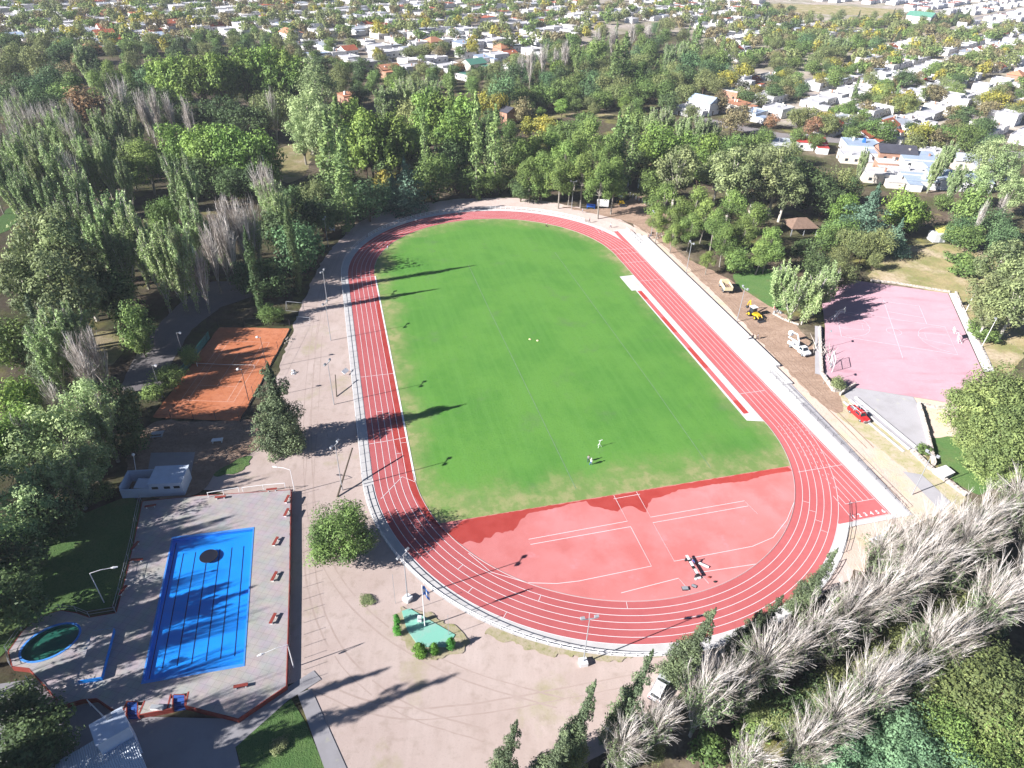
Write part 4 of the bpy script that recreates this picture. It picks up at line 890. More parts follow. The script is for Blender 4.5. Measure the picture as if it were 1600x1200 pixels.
def lights(t, x, w, z, dx):
    for s in (-1, 1): MB().box((x, s*(w/2-.25), z), (.06, .34, .16)).build('headlight' if dx > 0 else 'tail_light', M['white'] if dx > 0 else M['redpaint'], t)
def pane(mb, pts): mb.face(pts); return mb
def cabin(t, x0, x1, x2, x3, z0, z1, w, wt, paint):
    """greenhouse: x0 rear bottom, x1 rear top, x2 front top, x3 front bottom; painted body with windows set proud"""
    recalc(side(MB(), [(x0, z0), (x3, z0), (x2, z1), (x1, z1)], w, 0, wt).build('cabin', paint, t))
    g = .02
    b = MB(); b.face([(x3+g-.06, -w*.42, z0+.08), (x3+g-.06, w*.42, z0+.08), (x2+g+.03, wt*.42, z1-.06), (x2+g+.03, -wt*.42, z1-.06)]); b.build('windscreen', M['glass'], t)
    b = MB(); b.face([(x0-g+.02, w*.4, z0+.1), (x0-g+.02, -w*.4, z0+.1), (x1-g, -wt*.4, z1-.08), (x1-g, wt*.4, z1-.08)]); b.build('rear_window', M['glass'], t)
    for s in (-1, 1):
        y0, y1 = s*(w/2+.012-.1*(w-wt)/2), s*(wt/2+.03)
        q = [(x0+.12, y0, z0+.08), (x3-.25, y0, z0+.08), (x2-.08, y1, z1-.1), (x1+.1, y1, z1-.1)]
        b = MB(); b.face(q if s < 0 else q[::-1]); b.build('side_window', M['glass'], t)
def car(name, label, cat, loc, rz, paint, L_=4.2, w=1.7, kind='hatch', group=None):
    t = thing(name, label, cat, loc, rz, group); h = L_/2
    body = [(-h, .35), (-h+.05, .78), (-h+.15, .9), (h*.40, .92), (h*.93, .74), (h, .6), (h, .34), (h*.8, .24), (-h*.9, .24)]
    recalc(side(MB(), body, w).build('body', paint, t))
    cabin(t, -h+.12, -h*.72, h*.16, h*.46, .89, 1.42, w*.97, w*.78, paint)
    wheels(t, (-h*.62, h*.62), w+.04, .31); lights(t, h+.0, w, .62, 1); lights(t, -h-.0, w, .72, -1)
    for x in (-h-.03, h+.03): MB().box((x, 0, .38), (.12, w*.95, .18)).build('bumper', M['dgrey'], t)
    return t
# red pickup with a ladder rack
t = thing('pickup_truck', 'red pickup truck with a tube rack over its open bed on the beige dirt', 'pickup truck', G(1340, 651), heading((1328, 640), (1352, 661)))
recalc(side(MB(), [(-2.55, .5), (-2.55, 1.0), (.15, 1.0), (.15, 1.02), (1.35, 1.02), (2.3, .92), (2.5, .78), (2.5, .42), (2.0, .34), (-2.2, .34)], 1.72).build('body', M['redpaint'], t))
cabin(t, -.55, -.35, .85, 1.35, 1.0, 1.62, 1.66, 1.34, M['redpaint'])
MB().box((-1.55, 0, 1.005), (1.85, 1.45, .03)).build('bed_floor', M['dgrey'], t)
b = MB()
for s in (-1, 1): b.box((-1.55, s*.8, 1.13), (2.0, .09, .26))
b.box((-2.5, 0, 1.13), (.09, 1.68, .26)); b.build('bed_side', M['redpaint'], t)
b = MB()
for s in (-1, 1):
    b.tube([(-2.5, s*.82, 1.2), (-2.5, s*.82, 1.95), (1.0, s*.75, 1.95), (1.2, s*.75, 1.65)], .035, 5); b.tube([(-.8, s*.82, 1.2), (-.8, s*.8, 1.95)], .035, 5)
for x in (-2.5, -.8, .9): b.tube([(x, -.8, 1.95), (x, .8, 1.95)], .03, 5)
b.build('rack', M['white'], t)
b = MB()
for y in (-.4, 0, .3): b.box((-1.5, y, 1.1), (1.7, .16, .1), .05*y)
b.build('load', M['grey'], t)
wheels(t, (-1.55, 1.6), 1.76, .35); lights(t, 2.52, 1.7, .74, 1); lights(t, -2.56, 1.7, .85, -1)
for x in (-2.6, 2.55): MB().box((x, 0, .5), (.12, 1.7, .2)).build('bumper', M['grey'], t)
# white boom truck
t = thing('boom_truck', 'white utility truck with a folded white lifting boom beside the pile of cut branches', 'boom truck', G(1247, 548), heading((1236, 541), (1262, 560)))
recalc(side(MB(), [(-3.0, .7), (-3.0, 1.0), (.6, 1.0), (.6, .7)], 2.0).build('bed', M['white'], t))
recalc(side(MB(), [(.65, .45), (.65, 1.25), (1.9, 1.25), (3.0, 1.08), (3.15, .8), (3.15, .42)], 1.95).build('body', M['white'], t))
cabin(t, .65, .8, 1.75, 2.25, 1.22, 1.95, 1.85, 1.55, M['white'])
b = MB(); b.tube([(-.6, 0, 1.0), (-.6, 0, 2.1)], .28, 8); b.build('turret', M['white'], t)
b = MB(); b.tube([(-.6, .1, 2.2), (-2.0, .45, 3.4), (-4.0, .7, 2.9)], [.2, .18, .14], 6); b.build('upper_boom', M['white'], t); b = MB(); b.tube([(-.6, -.1, 2.0), (-3.6, -.5, 2.0)], [.22, .16], 6); b.build('lower_boom', M['white'], t)
MB().box((-4.2, .7, 2.5), (.9, .9, 1.0)).build('bucket', M['white'], t)
b = MB()
for s in (-1, 1): b.box((-2.0, s*.9, 1.25), (1.8, .25, .5))
b.build('tool_locker', M['white'], t)
wheels(t, (-1.9, 2.3), 2.0, .42); lights(t, 3.17, 1.9, .8, 1); MB().box((3.2, 0, .5), (.14, 1.95, .22)).build('bumper', M['dgrey'], t)
# yellow backhoe loader
def loader(loc, rz, label, hoe=True, name='backhoe_loader', cat='digger'):
    t = thing(name, label, cat, loc, rz)
    recalc(side(MB(), [(-.9, .7), (-.9, 1.3), (.4, 1.3), (.5, 1.45), (2.1, 1.35), (2.3, 1.1), (2.3, .7)], 1.05).build('body', M['yellow'], t))
    recalc(side(MB(), [(-1.0, 1.25), (.45, 1.25), (.3, 2.55), (-.9, 2.55)], 1.5, 0, 1.35).build('cab', M['glass'], t)); MB().box((-.3, 0, 2.62), (1.7, 1.65, .14)).build('cab_roof', M['white'], t)
    b = MB()
    for s in (-1, 1): b.tube([(.6, s*.62, 1.35), (2.2, s*.62, 1.2), (3.0, s*.62, .5)], [.12, .12, .10], 5)
    b.build('loader_arm', M['yellow'], t)
    recalc(side(MB(), [(3.0, .1), (3.85, .1), (3.75, .22), (3.2, .3), (3.15, .95), (3.0, .95)], 2.2).build('front_bucket', M['dgrey'], t))
    if hoe:
        MB().tube([(-1.0, 0, 1.1), (-1.9, .2, 2.6), (-2.3, .3, 3.5)], [.2, .2, .15], 6).build('boom', M['yellow'], t); MB().tube([(-2.3, .3, 3.5), (-3.0, .45, 2.3), (-3.1, .45, 1.6)], [.16, .14, .1], 6).build('dipper', M['yellow'], t)
        MB().box((-3.0, .45, 1.25), (.6, .6, .6), ry=.4).build('hoe_bucket', M['dgrey'], t)
        for s in (-1, 1): MB().tube([(-1.1, s*.6, 1.0), (-1.3, s*1.1, .15)], .1, 5).build('stabiliser', M['yellow'], t)
    for x, r in ((-.6, .72), (1.7, .5)):
        for s in (-1, 1):
            o = MB().tube([(x, s*.62, r), (x, s*1.02, r)], r, 14).build('wheel', M['black'], t); MB().tube([(x, s*.9, r), (x, s*1.04, r)], r*.5, 10).build('rim', M['yellow'], o)
    return t
loader(G(1176, 494), heading((1170, 488), (1195, 505)), 'yellow backhoe loader with white cab roof on the turned soil beside the terraces')
loader(G(969, 318), heading((964, 308), (976, 322)), 'yellow wheel loader parked far away beyond the blank sign board', True, 'wheel_loader', 'digger')
# cream dump truck
t = thing('dump_truck', 'cream and yellow dump truck with soil in its open body, by the pines', 'truck', G(1133, 453), heading((1140, 462), (1127, 441)))
MB().box((0, 0, .75), (5.4, 1.0, .25)).build('chassis', M['dgrey'], t)
M['cream'] = plain('cream_paint', (.72, .62, .40), .5)
b = MB(); b.box((-.7, 0, 1.05), (3.6, 2.3, .12)); 
for s in (-1, 1): b.box((-.7, s*1.12, 1.6), (3.6, .1, 1.1))
b.box((1.1, 0, 1.7), (.1, 2.3, 1.3)); b.build('tipper_body', M['cream'], t); MB().box((-2.52, 0, 1.55), (.1, 2.3, 1.0)).build('tailgate', M['cream'], t)
b = MB()
for k in range(16): b.ball((-.7+rnd.uniform(-1.4, 1.4), rnd.uniform(-.8, .8), 1.45), (.6, .5, rnd.uniform(.2, .5)), 6, 4)
b.build('soil_load', M['brown'], t)
recalc(side(MB(), [(1.25, .6), (1.25, 2.3), (2.3, 2.3), (2.75, 1.5), (2.9, 1.3), (2.9, .6)], 2.1).build('cab', M['cream'], t)); b = MB(); b.face([(2.77, -.9, 1.52), (2.77, .9, 1.52), (2.36, .85, 2.22), (2.36, -.85, 2.22)]); b.build('windscreen', M['glass'], t)
wheels(t, (-1.6, -.5, 2.1), 2.2, .48, .3)
M['silver'] = plain('silver_paint', (.55, .58, .62), .3, .4); M['wcar'] = plain('white_car_paint', (.75, .76, .78), .3); M['dcar'] = plain('dark_car_paint', (.05, .06, .08), .3)
car('parked_car', 'white car half hidden under the bare poplars near the near right bend', 'car', G(1030, 1078), 1.0, M['wcar'])
car('parked_car', 'silver blue car under the pale poplars beside the sprint start', 'car', G(1378, 848), .4, M['silver'])
car('parked_car', 'white car parked at the dark roadside before the yellow street tree at right', 'car', G(1372, 212), -.25, M['wcar'])
car('parked_car', 'dark car parked on the street at the far right, beyond the wide grey roof', 'car', G(1352, 224), -.25, M['dcar'])
car('parked_car', 'white car parked in the shade beyond the far bend among pine trunks', 'car', G(825, 281), .3, M['wcar'])
car('parked_car', 'silver car parked by the grove road at the end of the lombardy poplars', 'car', G(1020, 192), .3, M['silver'])

# ================================================================== people
SKIN = plain('skin', (.42, .25, .17), .6, var=.05); HAIR = plain('dark_hair', (.02, .015, .012), .7)
def cloth(n, c): return plain(n, c, .85, var=.15, scale=8)
def person(label, loc, rz, top, bottom, pose='stand', hair=HAIR, hat=None, swing=.25):
    """one continuous skinned body; clothes by zone of the same surface, hair or cap as a child"""
    t = thing('person', label, 'person', loc, rz)
    V, E, Rr, Z = [], [], [], []          # vertices, edges, radii, zone (0 skin, 1 top, 2 bottom, 3 shoe)
    def add(p, r, z, par=None):
        V.append(Vector(p)); Rr.append(r); Z.append(z)
        if par is not None: E.append((par, len(V)-1))
        return len(V)-1
    if pose == 'stand': hip, lean, knees = .92, 0.0, [(swing*.5, .48), (-swing*.4, .48)]; feet = [(swing*.9, .07), (-swing*1.0, .09)]
    elif pose == 'bend': hip, lean, knees = .86, .75, [(.18, .48), (-.05, .46)]; feet = [(.12, .07), (-.22, .07)]
    else: hip, lean, knees = .22, .25, [(.42, .42), (.40, .36)]; feet = [(.72, .07), (.66, .07)]
    s, c = math.sin(lean), math.cos(lean)
    def T(x, y, z): return (x*c+z*s, y, hip+z*c-x*s)
    pel = add((0, 0, hip), .135, 2); wa = add(T(0, 0, .17), .125, 1, pel); chst = add(T(0, 0, .36), .15, 1, wa); nk = add(T(.0, 0, .55), .06, 0, chst)
    hl = lean*.4; hd = add((T(.02, 0, .55)[0]+.10*math.sin(hl)+.02, 0, T(0, 0, .55)[2]+.12), .088, 0, nk); hx, hz = V[hd].x, V[hd].z
    add((hx+.01, 0, hz+.11), .075, 0, hd)
    hands = []
    for sd in (-1, 1):
        sh = add(T(0, sd*.185, .49), .062, 1, chst); k = swing*sd
        if pose == 'bend': el = add((V[sh].x+.08, sd*.24, V[sh].z-.28), .048, 1, sh); wr = add((V[sh].x+.20, sd*.18, V[sh].z-.50), .034, 0, el)
        elif pose == 'sit': el = add((V[sh].x+.10, sd*.27, V[sh].z-.24), .048, 1, sh); wr = add((V[sh].x+.32, sd*.20, V[sh].z-.30), .034, 0, el)
        else: el = add((V[sh].x-.10*k, sd*.25, V[sh].z-.28), .048, 1, sh); wr = add((V[sh].x+.25*k+.04, sd*.25, V[sh].z-.52), .034, 0, el)
        d = (V[wr]-V[el]).normalized(); pm = add(V[wr]+d*.08, .036, 0, wr); hands.append((V[pm].copy(), d, sd))
    for i, sd in enumerate((-1, 1)):
        kx, kz = knees[i]; fx, fz = feet[i]
        th = add((0, sd*.095, hip-.06), .095, 2, pel); kn = add((kx, sd*.11, kz), .068, 2, th); an = add((fx, sd*.11, fz+.03), .043, 2, kn); add((fx+.16, sd*.125, fz-.02), .038, 3, an)
    me = bpy.data.meshes.new('skeleton'); me.from_pydata(V, E, []); o = bpy.data.objects.new('tmp_body', me); COL.objects.link(o)
    sk = o.modifiers.new('s', 'SKIN'); sk.use_smooth_shade = True
    for i, sv in enumerate(me.skin_vertices[0].data): sv.radius = (Rr[i], Rr[i]*(1.28 if i in (wa, chst, pel) else 1.0)); sv.use_root = (i == 0)
    o.modifiers.new('ss', 'SUBSURF').levels = 1
    bpy.context.view_layer.update(); ev = o.evaluated_get(bpy.context.evaluated_depsgraph_get()); bm_ = bpy.data.meshes.new_from_object(ev); bpy.data.objects.remove(o)
    b = MB(); b.v = [tuple(v.co) for v in bm_.vertices]; b.f = [tuple(p.vertices) for p in bm_.polygons]
    for p in bm_.polygons:
        cc = p.center; best = (9, 0)
        for (i, j) in E:
            a, d = V[i], V[j]-V[i]; q = max(0, min(1, (cc-a).dot(d)/max(1e-9, d.length_squared))); dist = (a+d*q-cc).length-.5*(Rr[i]+(Rr[j]-Rr[i])*q)
            if dist < best[0]: best = (dist, Z[j] if q > .45 else (Z[j] if Z[j] == Z[i] else Z[i] if j not in (nk,) else 0))
        b.m.append(best[1])
    b.mat(0)                                  # fingers, thumb and face stay in the same mesh
    for (p, d, sd) in hands:
        lat = Vector((1, 0, 0)) if abs(d.x) < .7 else Vector((0, 0, 1)); lat = (lat-d*lat.dot(d)).normalized(); curl = Vector((0, -sd, 0))
        for q, ln in ((-.03, .065), (-.01, .078), (.01, .072), (.03, .055)): b.tube([p+lat*q, p+lat*q+d*(.03+ln*.6), p+lat*q+d*(.03+ln)+curl*.03], [.011, .010, .007], 5)
        b.tube([p-d*.03+lat*.03, p+lat*.065+d*.01, p+lat*.06+d*.045+curl*.02], [.012, .011, .008], 5)
    b.tube([(hx+.075, 0, hz+.055), (hx+.112, 0, hz+.03), (hx+.08, 0, hz+.02)], [.012, .018, .01], 5)
    for sd in (-1, 1): b.ball((hx, sd*.092, hz+.04), (.02, .012, .03), 6, 4)
    b.mat(4)
    for sd in (-1, 1): b.ball((hx+.085, sd*.035, hz+.07), .012, 6, 4)
    b.ball((hx+.088, 0, hz-.015), (.008, .028, .006), 6, 4)
    b.build('body', [SKIN, top, bottom, M['black'], HAIR], t, True)
    hb = MB(); hb.ball((hx-.015, 0, hz+.105), (.105, .098, .085), 10, 6)
    if hat: hb.tube([(hx, 0, hz+.10), (hx+.03, 0, hz+.115)], [.15, .13], 10)
    hb.build('cap' if hat else 'hair', hat or hair, t, True); return t
cw, cb, cr, cg, cd, cn = cloth('white_cloth', (.72, .72, .74)), cloth('blue_cloth', (.06, .12, .38)), cloth('red_cloth', (.55, .05, .05)), cloth('grey_cloth', (.28, .28, .30)), cloth('dark_cloth', (.03, .03, .04)), cloth('navy_cloth', (.02, .03, .09))
HATW = plain('white_hat', (.78, .78, .78), .8)
person('person in white shirt and cap standing on the pitch, the nearer of the two together', G(923, 727), .6, cw, cb, hat=HATW)
person('person in grey shirt standing on the pitch, the farther of the two together', G(919, 722), 1.4, cg, cn)
person('person in light blue shirt at the grass edge of the far left bend', G(606, 391), .3, cloth('pale_blue_cloth', (.35, .45, .70)), cg, swing=.5)
person('person in dark clothes with white cap sitting on the grass at the far bend', G(853, 354), -.8, cd, cd, 'sit', hat=HATW)
person('bending person in blue working at the striped hurdle cart', G(1084, 883), 2.8, cb, cloth('jeans', (.10, .14, .28)), 'bend')
for px, lb, a, b_, rz in [((1168, 533), 'person in pale top on the soil edge by the terraces, left of three', cw, cg, .2), ((1175, 531), 'person in dark top on the soil edge by the terraces, middle of three', cd, cg, 2.0), ((1183, 530), 'person in grey top on the soil edge by the terraces, right of three', cg, cn, 2.8),
                       ((921, 348), 'person in black walking on the dirt outside the far right bend railing', cd, cn, .2), ((954, 356), 'person in white top at the end of the far right bend railing', cw, cn, .5), ((910, 333), 'person in grey walking on the dirt, farthest behind the far right bend', cg, cg, 1.0),
                       ((1026, 370), 'person in white near the heap at the far end of the terraces', cw, cg, 1.5), ((1015, 373), 'person in purple by the thin pole at the far end of the terraces', cloth('purple_cloth', (.25, .2, .4)), cn, 2.2)]:
    person(lb, G(*px), rz, a, b_, swing=.3)
person('person in red sitting at the foot of the grey trees beside the ball court', G(1209, 483), -.5, cr, cg, 'sit')
# ================================================================== trees
def leaf_mesh(name, clumps, size, seed, mats, outward=.72, upb=.25, aspect=1.5, shell=.55, hang=0.0, sticks=None, stick_mat=0):
    """clumps: (x,y,z, rx,ry,rz, n, material). Leaf sprays as small folded quads spread through each clump's volume"""
    g = np.random.default_rng(seed); Vs, Ms = [], []
    for (x, y, z, rx, ry, rz, n, mi) in clumps:
        n = int(n); d = g.normal(size=(n, 3)); d /= np.linalg.norm(d, axis=1)[:, None]
        rad = (shell+(1-shell)*g.random(n))[:, None]**.7
        rad *= (1+.18*np.sin(d[:, :1]*5+seed)+.15*np.sin(d[:, 1:2]*7+x)+.12*np.sin(d[:, 2:]*6+y))
        c = np.array([x, y, z])+d*rad*np.array([rx, ry, rz])
        nn = d/np.array([rx, ry, rz])*min(rx, ry, rz); nn = nn*outward+g.normal(size=(n, 3))*(1-outward)*.8; nn[:, 2] += upb; nn /= np.linalg.norm(nn, axis=1)[:, None]
        r = g.normal(size=(n, 3)); 
        if hang: r[:, 2] -= hang*np.sign(hang)*abs(hang)*3
        a = r-nn*np.sum(r*nn, 1)[:, None]; a /= np.linalg.norm(a, axis=1)[:, None]+1e-9; b = np.cross(nn, a)
        s = (size*(.55+.9*g.random(n)))[:, None]
        q = np.stack([c-a*s*.5*aspect, c+b*s*.42+nn*s*.10, c+a*s*.5*aspect, c-b*s*.42+nn*s*.10], 1)
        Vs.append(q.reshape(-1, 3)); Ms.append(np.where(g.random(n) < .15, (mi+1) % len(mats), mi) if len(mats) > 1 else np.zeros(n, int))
    V = np.concatenate(Vs); Mi = np.concatenate(Ms); n = len(V)//4
    me = bpy.data.meshes.new(name); me.vertices.add(n*4); me.vertices.foreach_set('co', V.ravel()); me.loops.add(n*4); me.loops.foreach_set('vertex_index', np.arange(n*4)); me.polygons.add(n)
    me.polygons.foreach_set('loop_start', np.arange(n)*4); me.polygons.foreach_set('loop_total', np.full(n, 4)); me.polygons.foreach_set('material_index', Mi.astype(np.int32)); me.update(calc_edges=True)
    for m in mats: me.materials.append(m)
    return me
BARK = plain('brown_bark', (.12, .085, .06), .95, var=.3, scale=2); BARKG = plain('grey_bark', (.30, .27, .23), .95, var=.3, scale=2); BARKW = plain('white_bark', (.58, .53, .46), .9, var=.25, scale=2)
TWIG = plain('bare_twigs', (.68, .63, .58), .95, var=.2, scale=1); TWIGG = plain('grey_twigs', (.34, .30, .26), .95, var=.25, scale=1)
LM = {}
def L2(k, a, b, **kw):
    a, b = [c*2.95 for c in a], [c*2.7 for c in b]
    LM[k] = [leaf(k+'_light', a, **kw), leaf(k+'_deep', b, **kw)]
L2('plane', (.092, .132, .030), (.055, .088, .022), hue=.012); L2('lime', (.086, .128, .028), (.055, .088, .022), hue=.01); L2('olive', (.098, .112, .042), (.068, .082, .034), hue=.012); L2('poplar', (.140, .176, .080), (.092, .126, .052), hue=.012)
L2('lombardy', (.098, .135, .046), (.062, .092, .034), hue=.01); L2('pine', (.092, .125, .034), (.056, .082, .024), hue=.015); L2('sage', (.082, .108, .052), (.054, .076, .036), hue=.01); L2('cypress', (.055, .085, .03), (.035, .058, .022)); L2('cedar', (.085, .135, .085), (.05, .085, .055), hue=.015)
L2('euc', (.112, .130, .056), (.076, .092, .042), hue=.012); L2('dark', (.046, .070, .026), (.03, .048, .02), hue=.012); L2('yellow', (.155, .140, .026), (.11, .112, .028), hue=.015); L2('ochre', (.105, .088, .045), (.082, .075, .04), hue=.012); L2('brown', (.14, .085, .045), (.10, .075, .04))
L2('mid', (.078, .113, .032), (.051, .078, .025), hue=.012); L2('bright', (.108, .130, .044), (.074, .096, .034), hue=.012); L2('topiary', (.055, .13, .02), (.035, .085, .015)); L2('teal', (.058, .098, .042), (.038, .066, .03), hue=.012); L2('round', (.080, .120, .034), (.054, .086, .026), hue=.01); L2('conifer', (.064, .083, .042), (.041, .055, .030), hue=.008); L2('nolive', (.080, .094, .034), (.055, .07, .026), hue=.01); L2('nteal', (.085, .140, .075), (.055, .095, .052), hue=.01)

KIND = {}      # key -> (list of (root, kids)), category
def proto(key, name, cat, trunk, trunk_mats, crown_me, extra=None):
    root = bpy.data.objects.new(name, None); COL.objects.link(root); root['category'] = cat
    trunk.build('trunk', trunk_mats, root)
    if crown_me is not None: link_mesh('crown', crown_me, root)
    if extra: extra[0].build(extra[1], extra[2], root)
    KIND.setdefault(key, []).append((root, tree_of(root)))
def limbs(tb, h0, targets, r0, n=7):
    for (x, y, z) in targets[:n]: tb.tube([(0, 0, h0), (x*.45, y*.45, h0+(z-h0)*.5), (x, y, z)], [r0*.5, r0*.3, r0*.1], 5, False)
def broad(key, name, h, w, mats, seed, bare=.22, leaves=4200, size=.42, clumps=26, bark=BARK, flat=1.0, cl=.22, cat='tree', airy=.5):
    r = random.Random(seed); z0, z1 = h*bare, h; cz, rz, rx = (z0+z1)/2, (z1-z0)/2, w/2; C_ = []
    for i in range(clumps):
        for _ in range(30):
            u, v = r.uniform(-1, 1), r.uniform(0, 2*math.pi); q = math.sqrt(1-u*u); rr = r.uniform(.45, .86)
            x, y, z = rx*rr*q*math.cos(v), rx*rr*q*math.sin(v), cz+rz*rr*u*flat
            if u < -.3: x, y = x*1.0, y*1.0
            if all((x-c[0])**2+(y-c[1])**2+(z-c[2])**2 > (w*cl*.62)**2 for c in C_): break
        s = w*cl*r.uniform(.75, 1.25); C_.append((x, y, z, s, s, s*.85, leaves/clumps*r.uniform(.8, 1.2), r.randrange(len(mats))))
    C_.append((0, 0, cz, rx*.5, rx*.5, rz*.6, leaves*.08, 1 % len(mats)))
    tb = MB(); tr = max(.12, h*.018); tb.tube([(0, 0, -.2), (r.uniform(-.2, .2), r.uniform(-.2, .2), z0*1.1), (0, 0, cz+rz*.3)], [tr*1.3, tr, tr*.4], 8, False); limbs(tb, z0*.9, [c[:3] for c in C_], tr, 12)
    proto(key, name, cat, tb, bark, leaf_mesh(key+'_crown', C_, size, seed, mats, shell=airy))
def conical(key, name, h, w, mats, seed, leaves=3600, size=.38, layers=9, bare=.06, power=.8, cat='conifer', droop=0.0, lean=0.0, flatr=.55, irr=.25, bark=BARK):
    r = random.Random(seed); C_ = []
    for k in range(layers):
        f = k/(layers-1); z = h*(bare+(1-bare)*f*.97); rad = w/2*(1-f)**power*(1 if f > .08 else .8)+.12*w*.3; m = max(1, int(7*(1-f))); lx = lean*z
        for j in range(m):
            a = 2*math.pi*j/m+r.uniform(-.5, .5)+k; rr = rad*r.uniform(.55-irr*.5, .75+irr); s = max(.35, rad*r.uniform(.38, .55))
            C_.append((lx+rr*math.cos(a)*.9, rr*math.sin(a)*.9, z-droop*rr, s, s, s*flatr+.25*h/layers, leaves/(layers*4.0)*(s/(w*.2)), r.randrange(len(mats))))
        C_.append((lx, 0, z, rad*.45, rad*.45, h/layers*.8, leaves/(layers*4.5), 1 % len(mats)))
    tb = MB(); tb.tube([(0, 0, -.2), (lean*h*.5, 0, h*.5), (lean*h*.93, 0, h*.93)], [h*.017, h*.012, .03], 7, False); limbs(tb, h*.3, [c[:3] for c in C_[::4]], h*.01, 8)
    proto(key, name, cat, tb, bark, leaf_mesh(key+'_crown', C_, size, seed, mats, outward=.6))
def column(key, name, h, w, mats, seed, leaves=1700, size=.36, bark=BARKG, cat='poplar'):
    r = random.Random(seed); C_ = []; n = 16
    for k in range(n):
        f = k/(n-1); z = h*(.05+.93*f); rad = w/2*min(1, .55+f*2.2, (1.02-f)*3.2+.12)
        for j in range(2): a = r.uniform(0, 6.28); q = rad*r.uniform(.15, .5); C_.append((q*math.cos(a), q*math.sin(a), z, rad*.62, rad*.62, h/n*1.1, leaves/(2*n), r.randrange(2)))
    tb = MB(); tb.tube([(0, 0, -.2), (0, 0, h*.9)], [h*.014, .03], 7, False); proto(key, name, cat, tb, bark, leaf_mesh(key+'_crown', C_, size, seed, mats, upb=.1))
def fan(key, name, h, w, mats, seed, nb=46, bare_top=.25, leaves=3200, size=.30, bark=BARKG, twigs=None, sub=5, wind=0.0, tip=.035, lw=.55, low=.10, cat='poplar', leafless=0.0, drop=0.0):
    """white poplar: many boughs rising steeply from the trunk, their tips bare, leaves in strips along them"""
    r = random.Random(seed); tb, tw, C_ = MB(), MB(), []
    tb.tube([(0, 0, -.2), (wind*h*.05, 0, h*.35), (wind*h*.12, 0, h*.75)], [h*.018, h*.012, h*.003], 7, False)
    for i in range(nb):
        f = r.uniform(low, .62); a = r.uniform(0, 2*math.pi); z0 = h*f; top = h*min(1.0, r.uniform(.60, 1.02)*(1 if f > .2 else .85)); spread = w/2*r.uniform(.2, 1.0)*(1-.45*f)
        p0 = Vector((wind*h*.12*f, 0, z0)); n = 6; pts = []; sw = r.uniform(-.25, .25); is_bare = r.random() < leafless; tw.mat(1 if r.random() < .45 else 0)
        for k in range(n+1):
            s = k/n; q = spread*(1-(1-s)**1.6); sag = wind*h*.20*s*s; aa = a+sw*s
            pts.append(p0+Vector((q*math.cos(aa)+sag+r.uniform(-.08, .08), q*math.sin(aa)+sag*.25+r.uniform(-.08, .08), (top-z0)*(s**.88)-drop*s**3*2.4)))
        tw.tube(pts, [tip*(2.2*(1-k/n)+.55) for k in range(n+1)], 4, False)
        for j in range(sub):
            s = r.uniform(.15, .93); k = min(n-1, int(s*n)); t = (pts[k+1]-pts[k]).normalized(); b0 = pts[k].lerp(pts[k+1], s*n-k); ln = r.uniform(.11, .26)*h*(1.2-s*.7)
            d = (t+Vector((r.gauss(0, .2), r.gauss(0, .2), r.uniform(0, .3)))).normalized(); b1 = b0+d*ln*.5; d2 = (d*.7+t*.3+Vector((wind*.5, wind*.12, .12-drop*.35))).normalized(); b2 = b1+d2*ln*.5
            tw.tube([b0, b1, b2], [tip*.95, tip*.7, tip*.4], 3, False)
            if not is_bare and b1.z < h*(1-bare_top)*r.uniform(.75, 1.2): C_.append((*(b1.lerp(b2, .3)), lw*.55, lw*.55, lw*1.9, leaves/(nb*sub)*1.15, r.randrange(2)))
        if not is_bare:
            for k in range(0, n):
                if pts[k].z < h*(1-bare_top): C_.append((*pts[k], lw*.8, lw*.8, lw*1.9, leaves/(nb*n)*.9, r.randrange(2)))
    if not C_: C_ = [(0, 0, h*.3, 1, 1, 1, 40, 0)]
    proto(key, name, cat, tb, bark, leaf_mesh(key+'_crown', C_, size, seed, mats, outward=.4, shell=.05, upb=.25, aspect=1.8), (tw, 'boughs', twigs or [TWIG, TWIGG]))
def pine(key, h, w, seed, mats=None, leaves=8000):
    r = random.Random(seed); C_ = []; mats = mats or LM['pine']
    for i in range(17):
        f = r.uniform(0, 1); z = h*(.42+.52*f); rad = w/2*(math.sin(math.pi*min(1, .28+f*.72))**.7)*r.uniform(.35, .85); a = r.uniform(0, 6.28); s = w*r.uniform(.17, .26); C_.append((rad*math.cos(a), rad*math.sin(a), z, s, s, s*.78, leaves/17, r.randrange(2)))
    tb = MB(); lx, ly = r.uniform(-.5, .5), r.uniform(-.5, .5); tb.tube([(0, 0, -.2), (lx, ly, h*.4), (lx*.5, ly*.5, h*.88)], [h*.019, h*.014, .05], 7, False); limbs(tb, h*.42, [c[:3] for c in C_], h*.013, 17)
    proto(key, 'pine_tree', 'pine', tb, BARKG, leaf_mesh(key+'_crown', C_, .21, seed, mats, outward=.62, upb=.5, aspect=1.8, shell=.45))
for s in (1, 2, 3, 71, 72): broad('plane', 'plane_tree', 18, 13, LM['plane'], s, .16, 5200, .46, 34, cl=.17)
for s in (4, 5, 73): broad('lime', 'plane_tree', 15, 12, LM['lime'], s, .14, 4600, .44, 30, cl=.18)
for s in (6, 7, 79): broad('olive', 'broadleaf_tree', 13, 11, LM['olive'], s, .15, 4200, .36, 26)
for s in (8, 9, 74, 75): broad('mid', 'broadleaf_tree', 11, 9.5, LM['mid'], s, .14, 3800, .36, 24)
for s in (10, 11, 78): broad('dark', 'evergreen_tree', 11, 9, LM['dark'], s, .10, 3800, .34, 24)
for s in (12, 13): broad('teal', 'evergreen_tree', 11, 10, LM['teal'], s, .10, 4200, .32, 26)
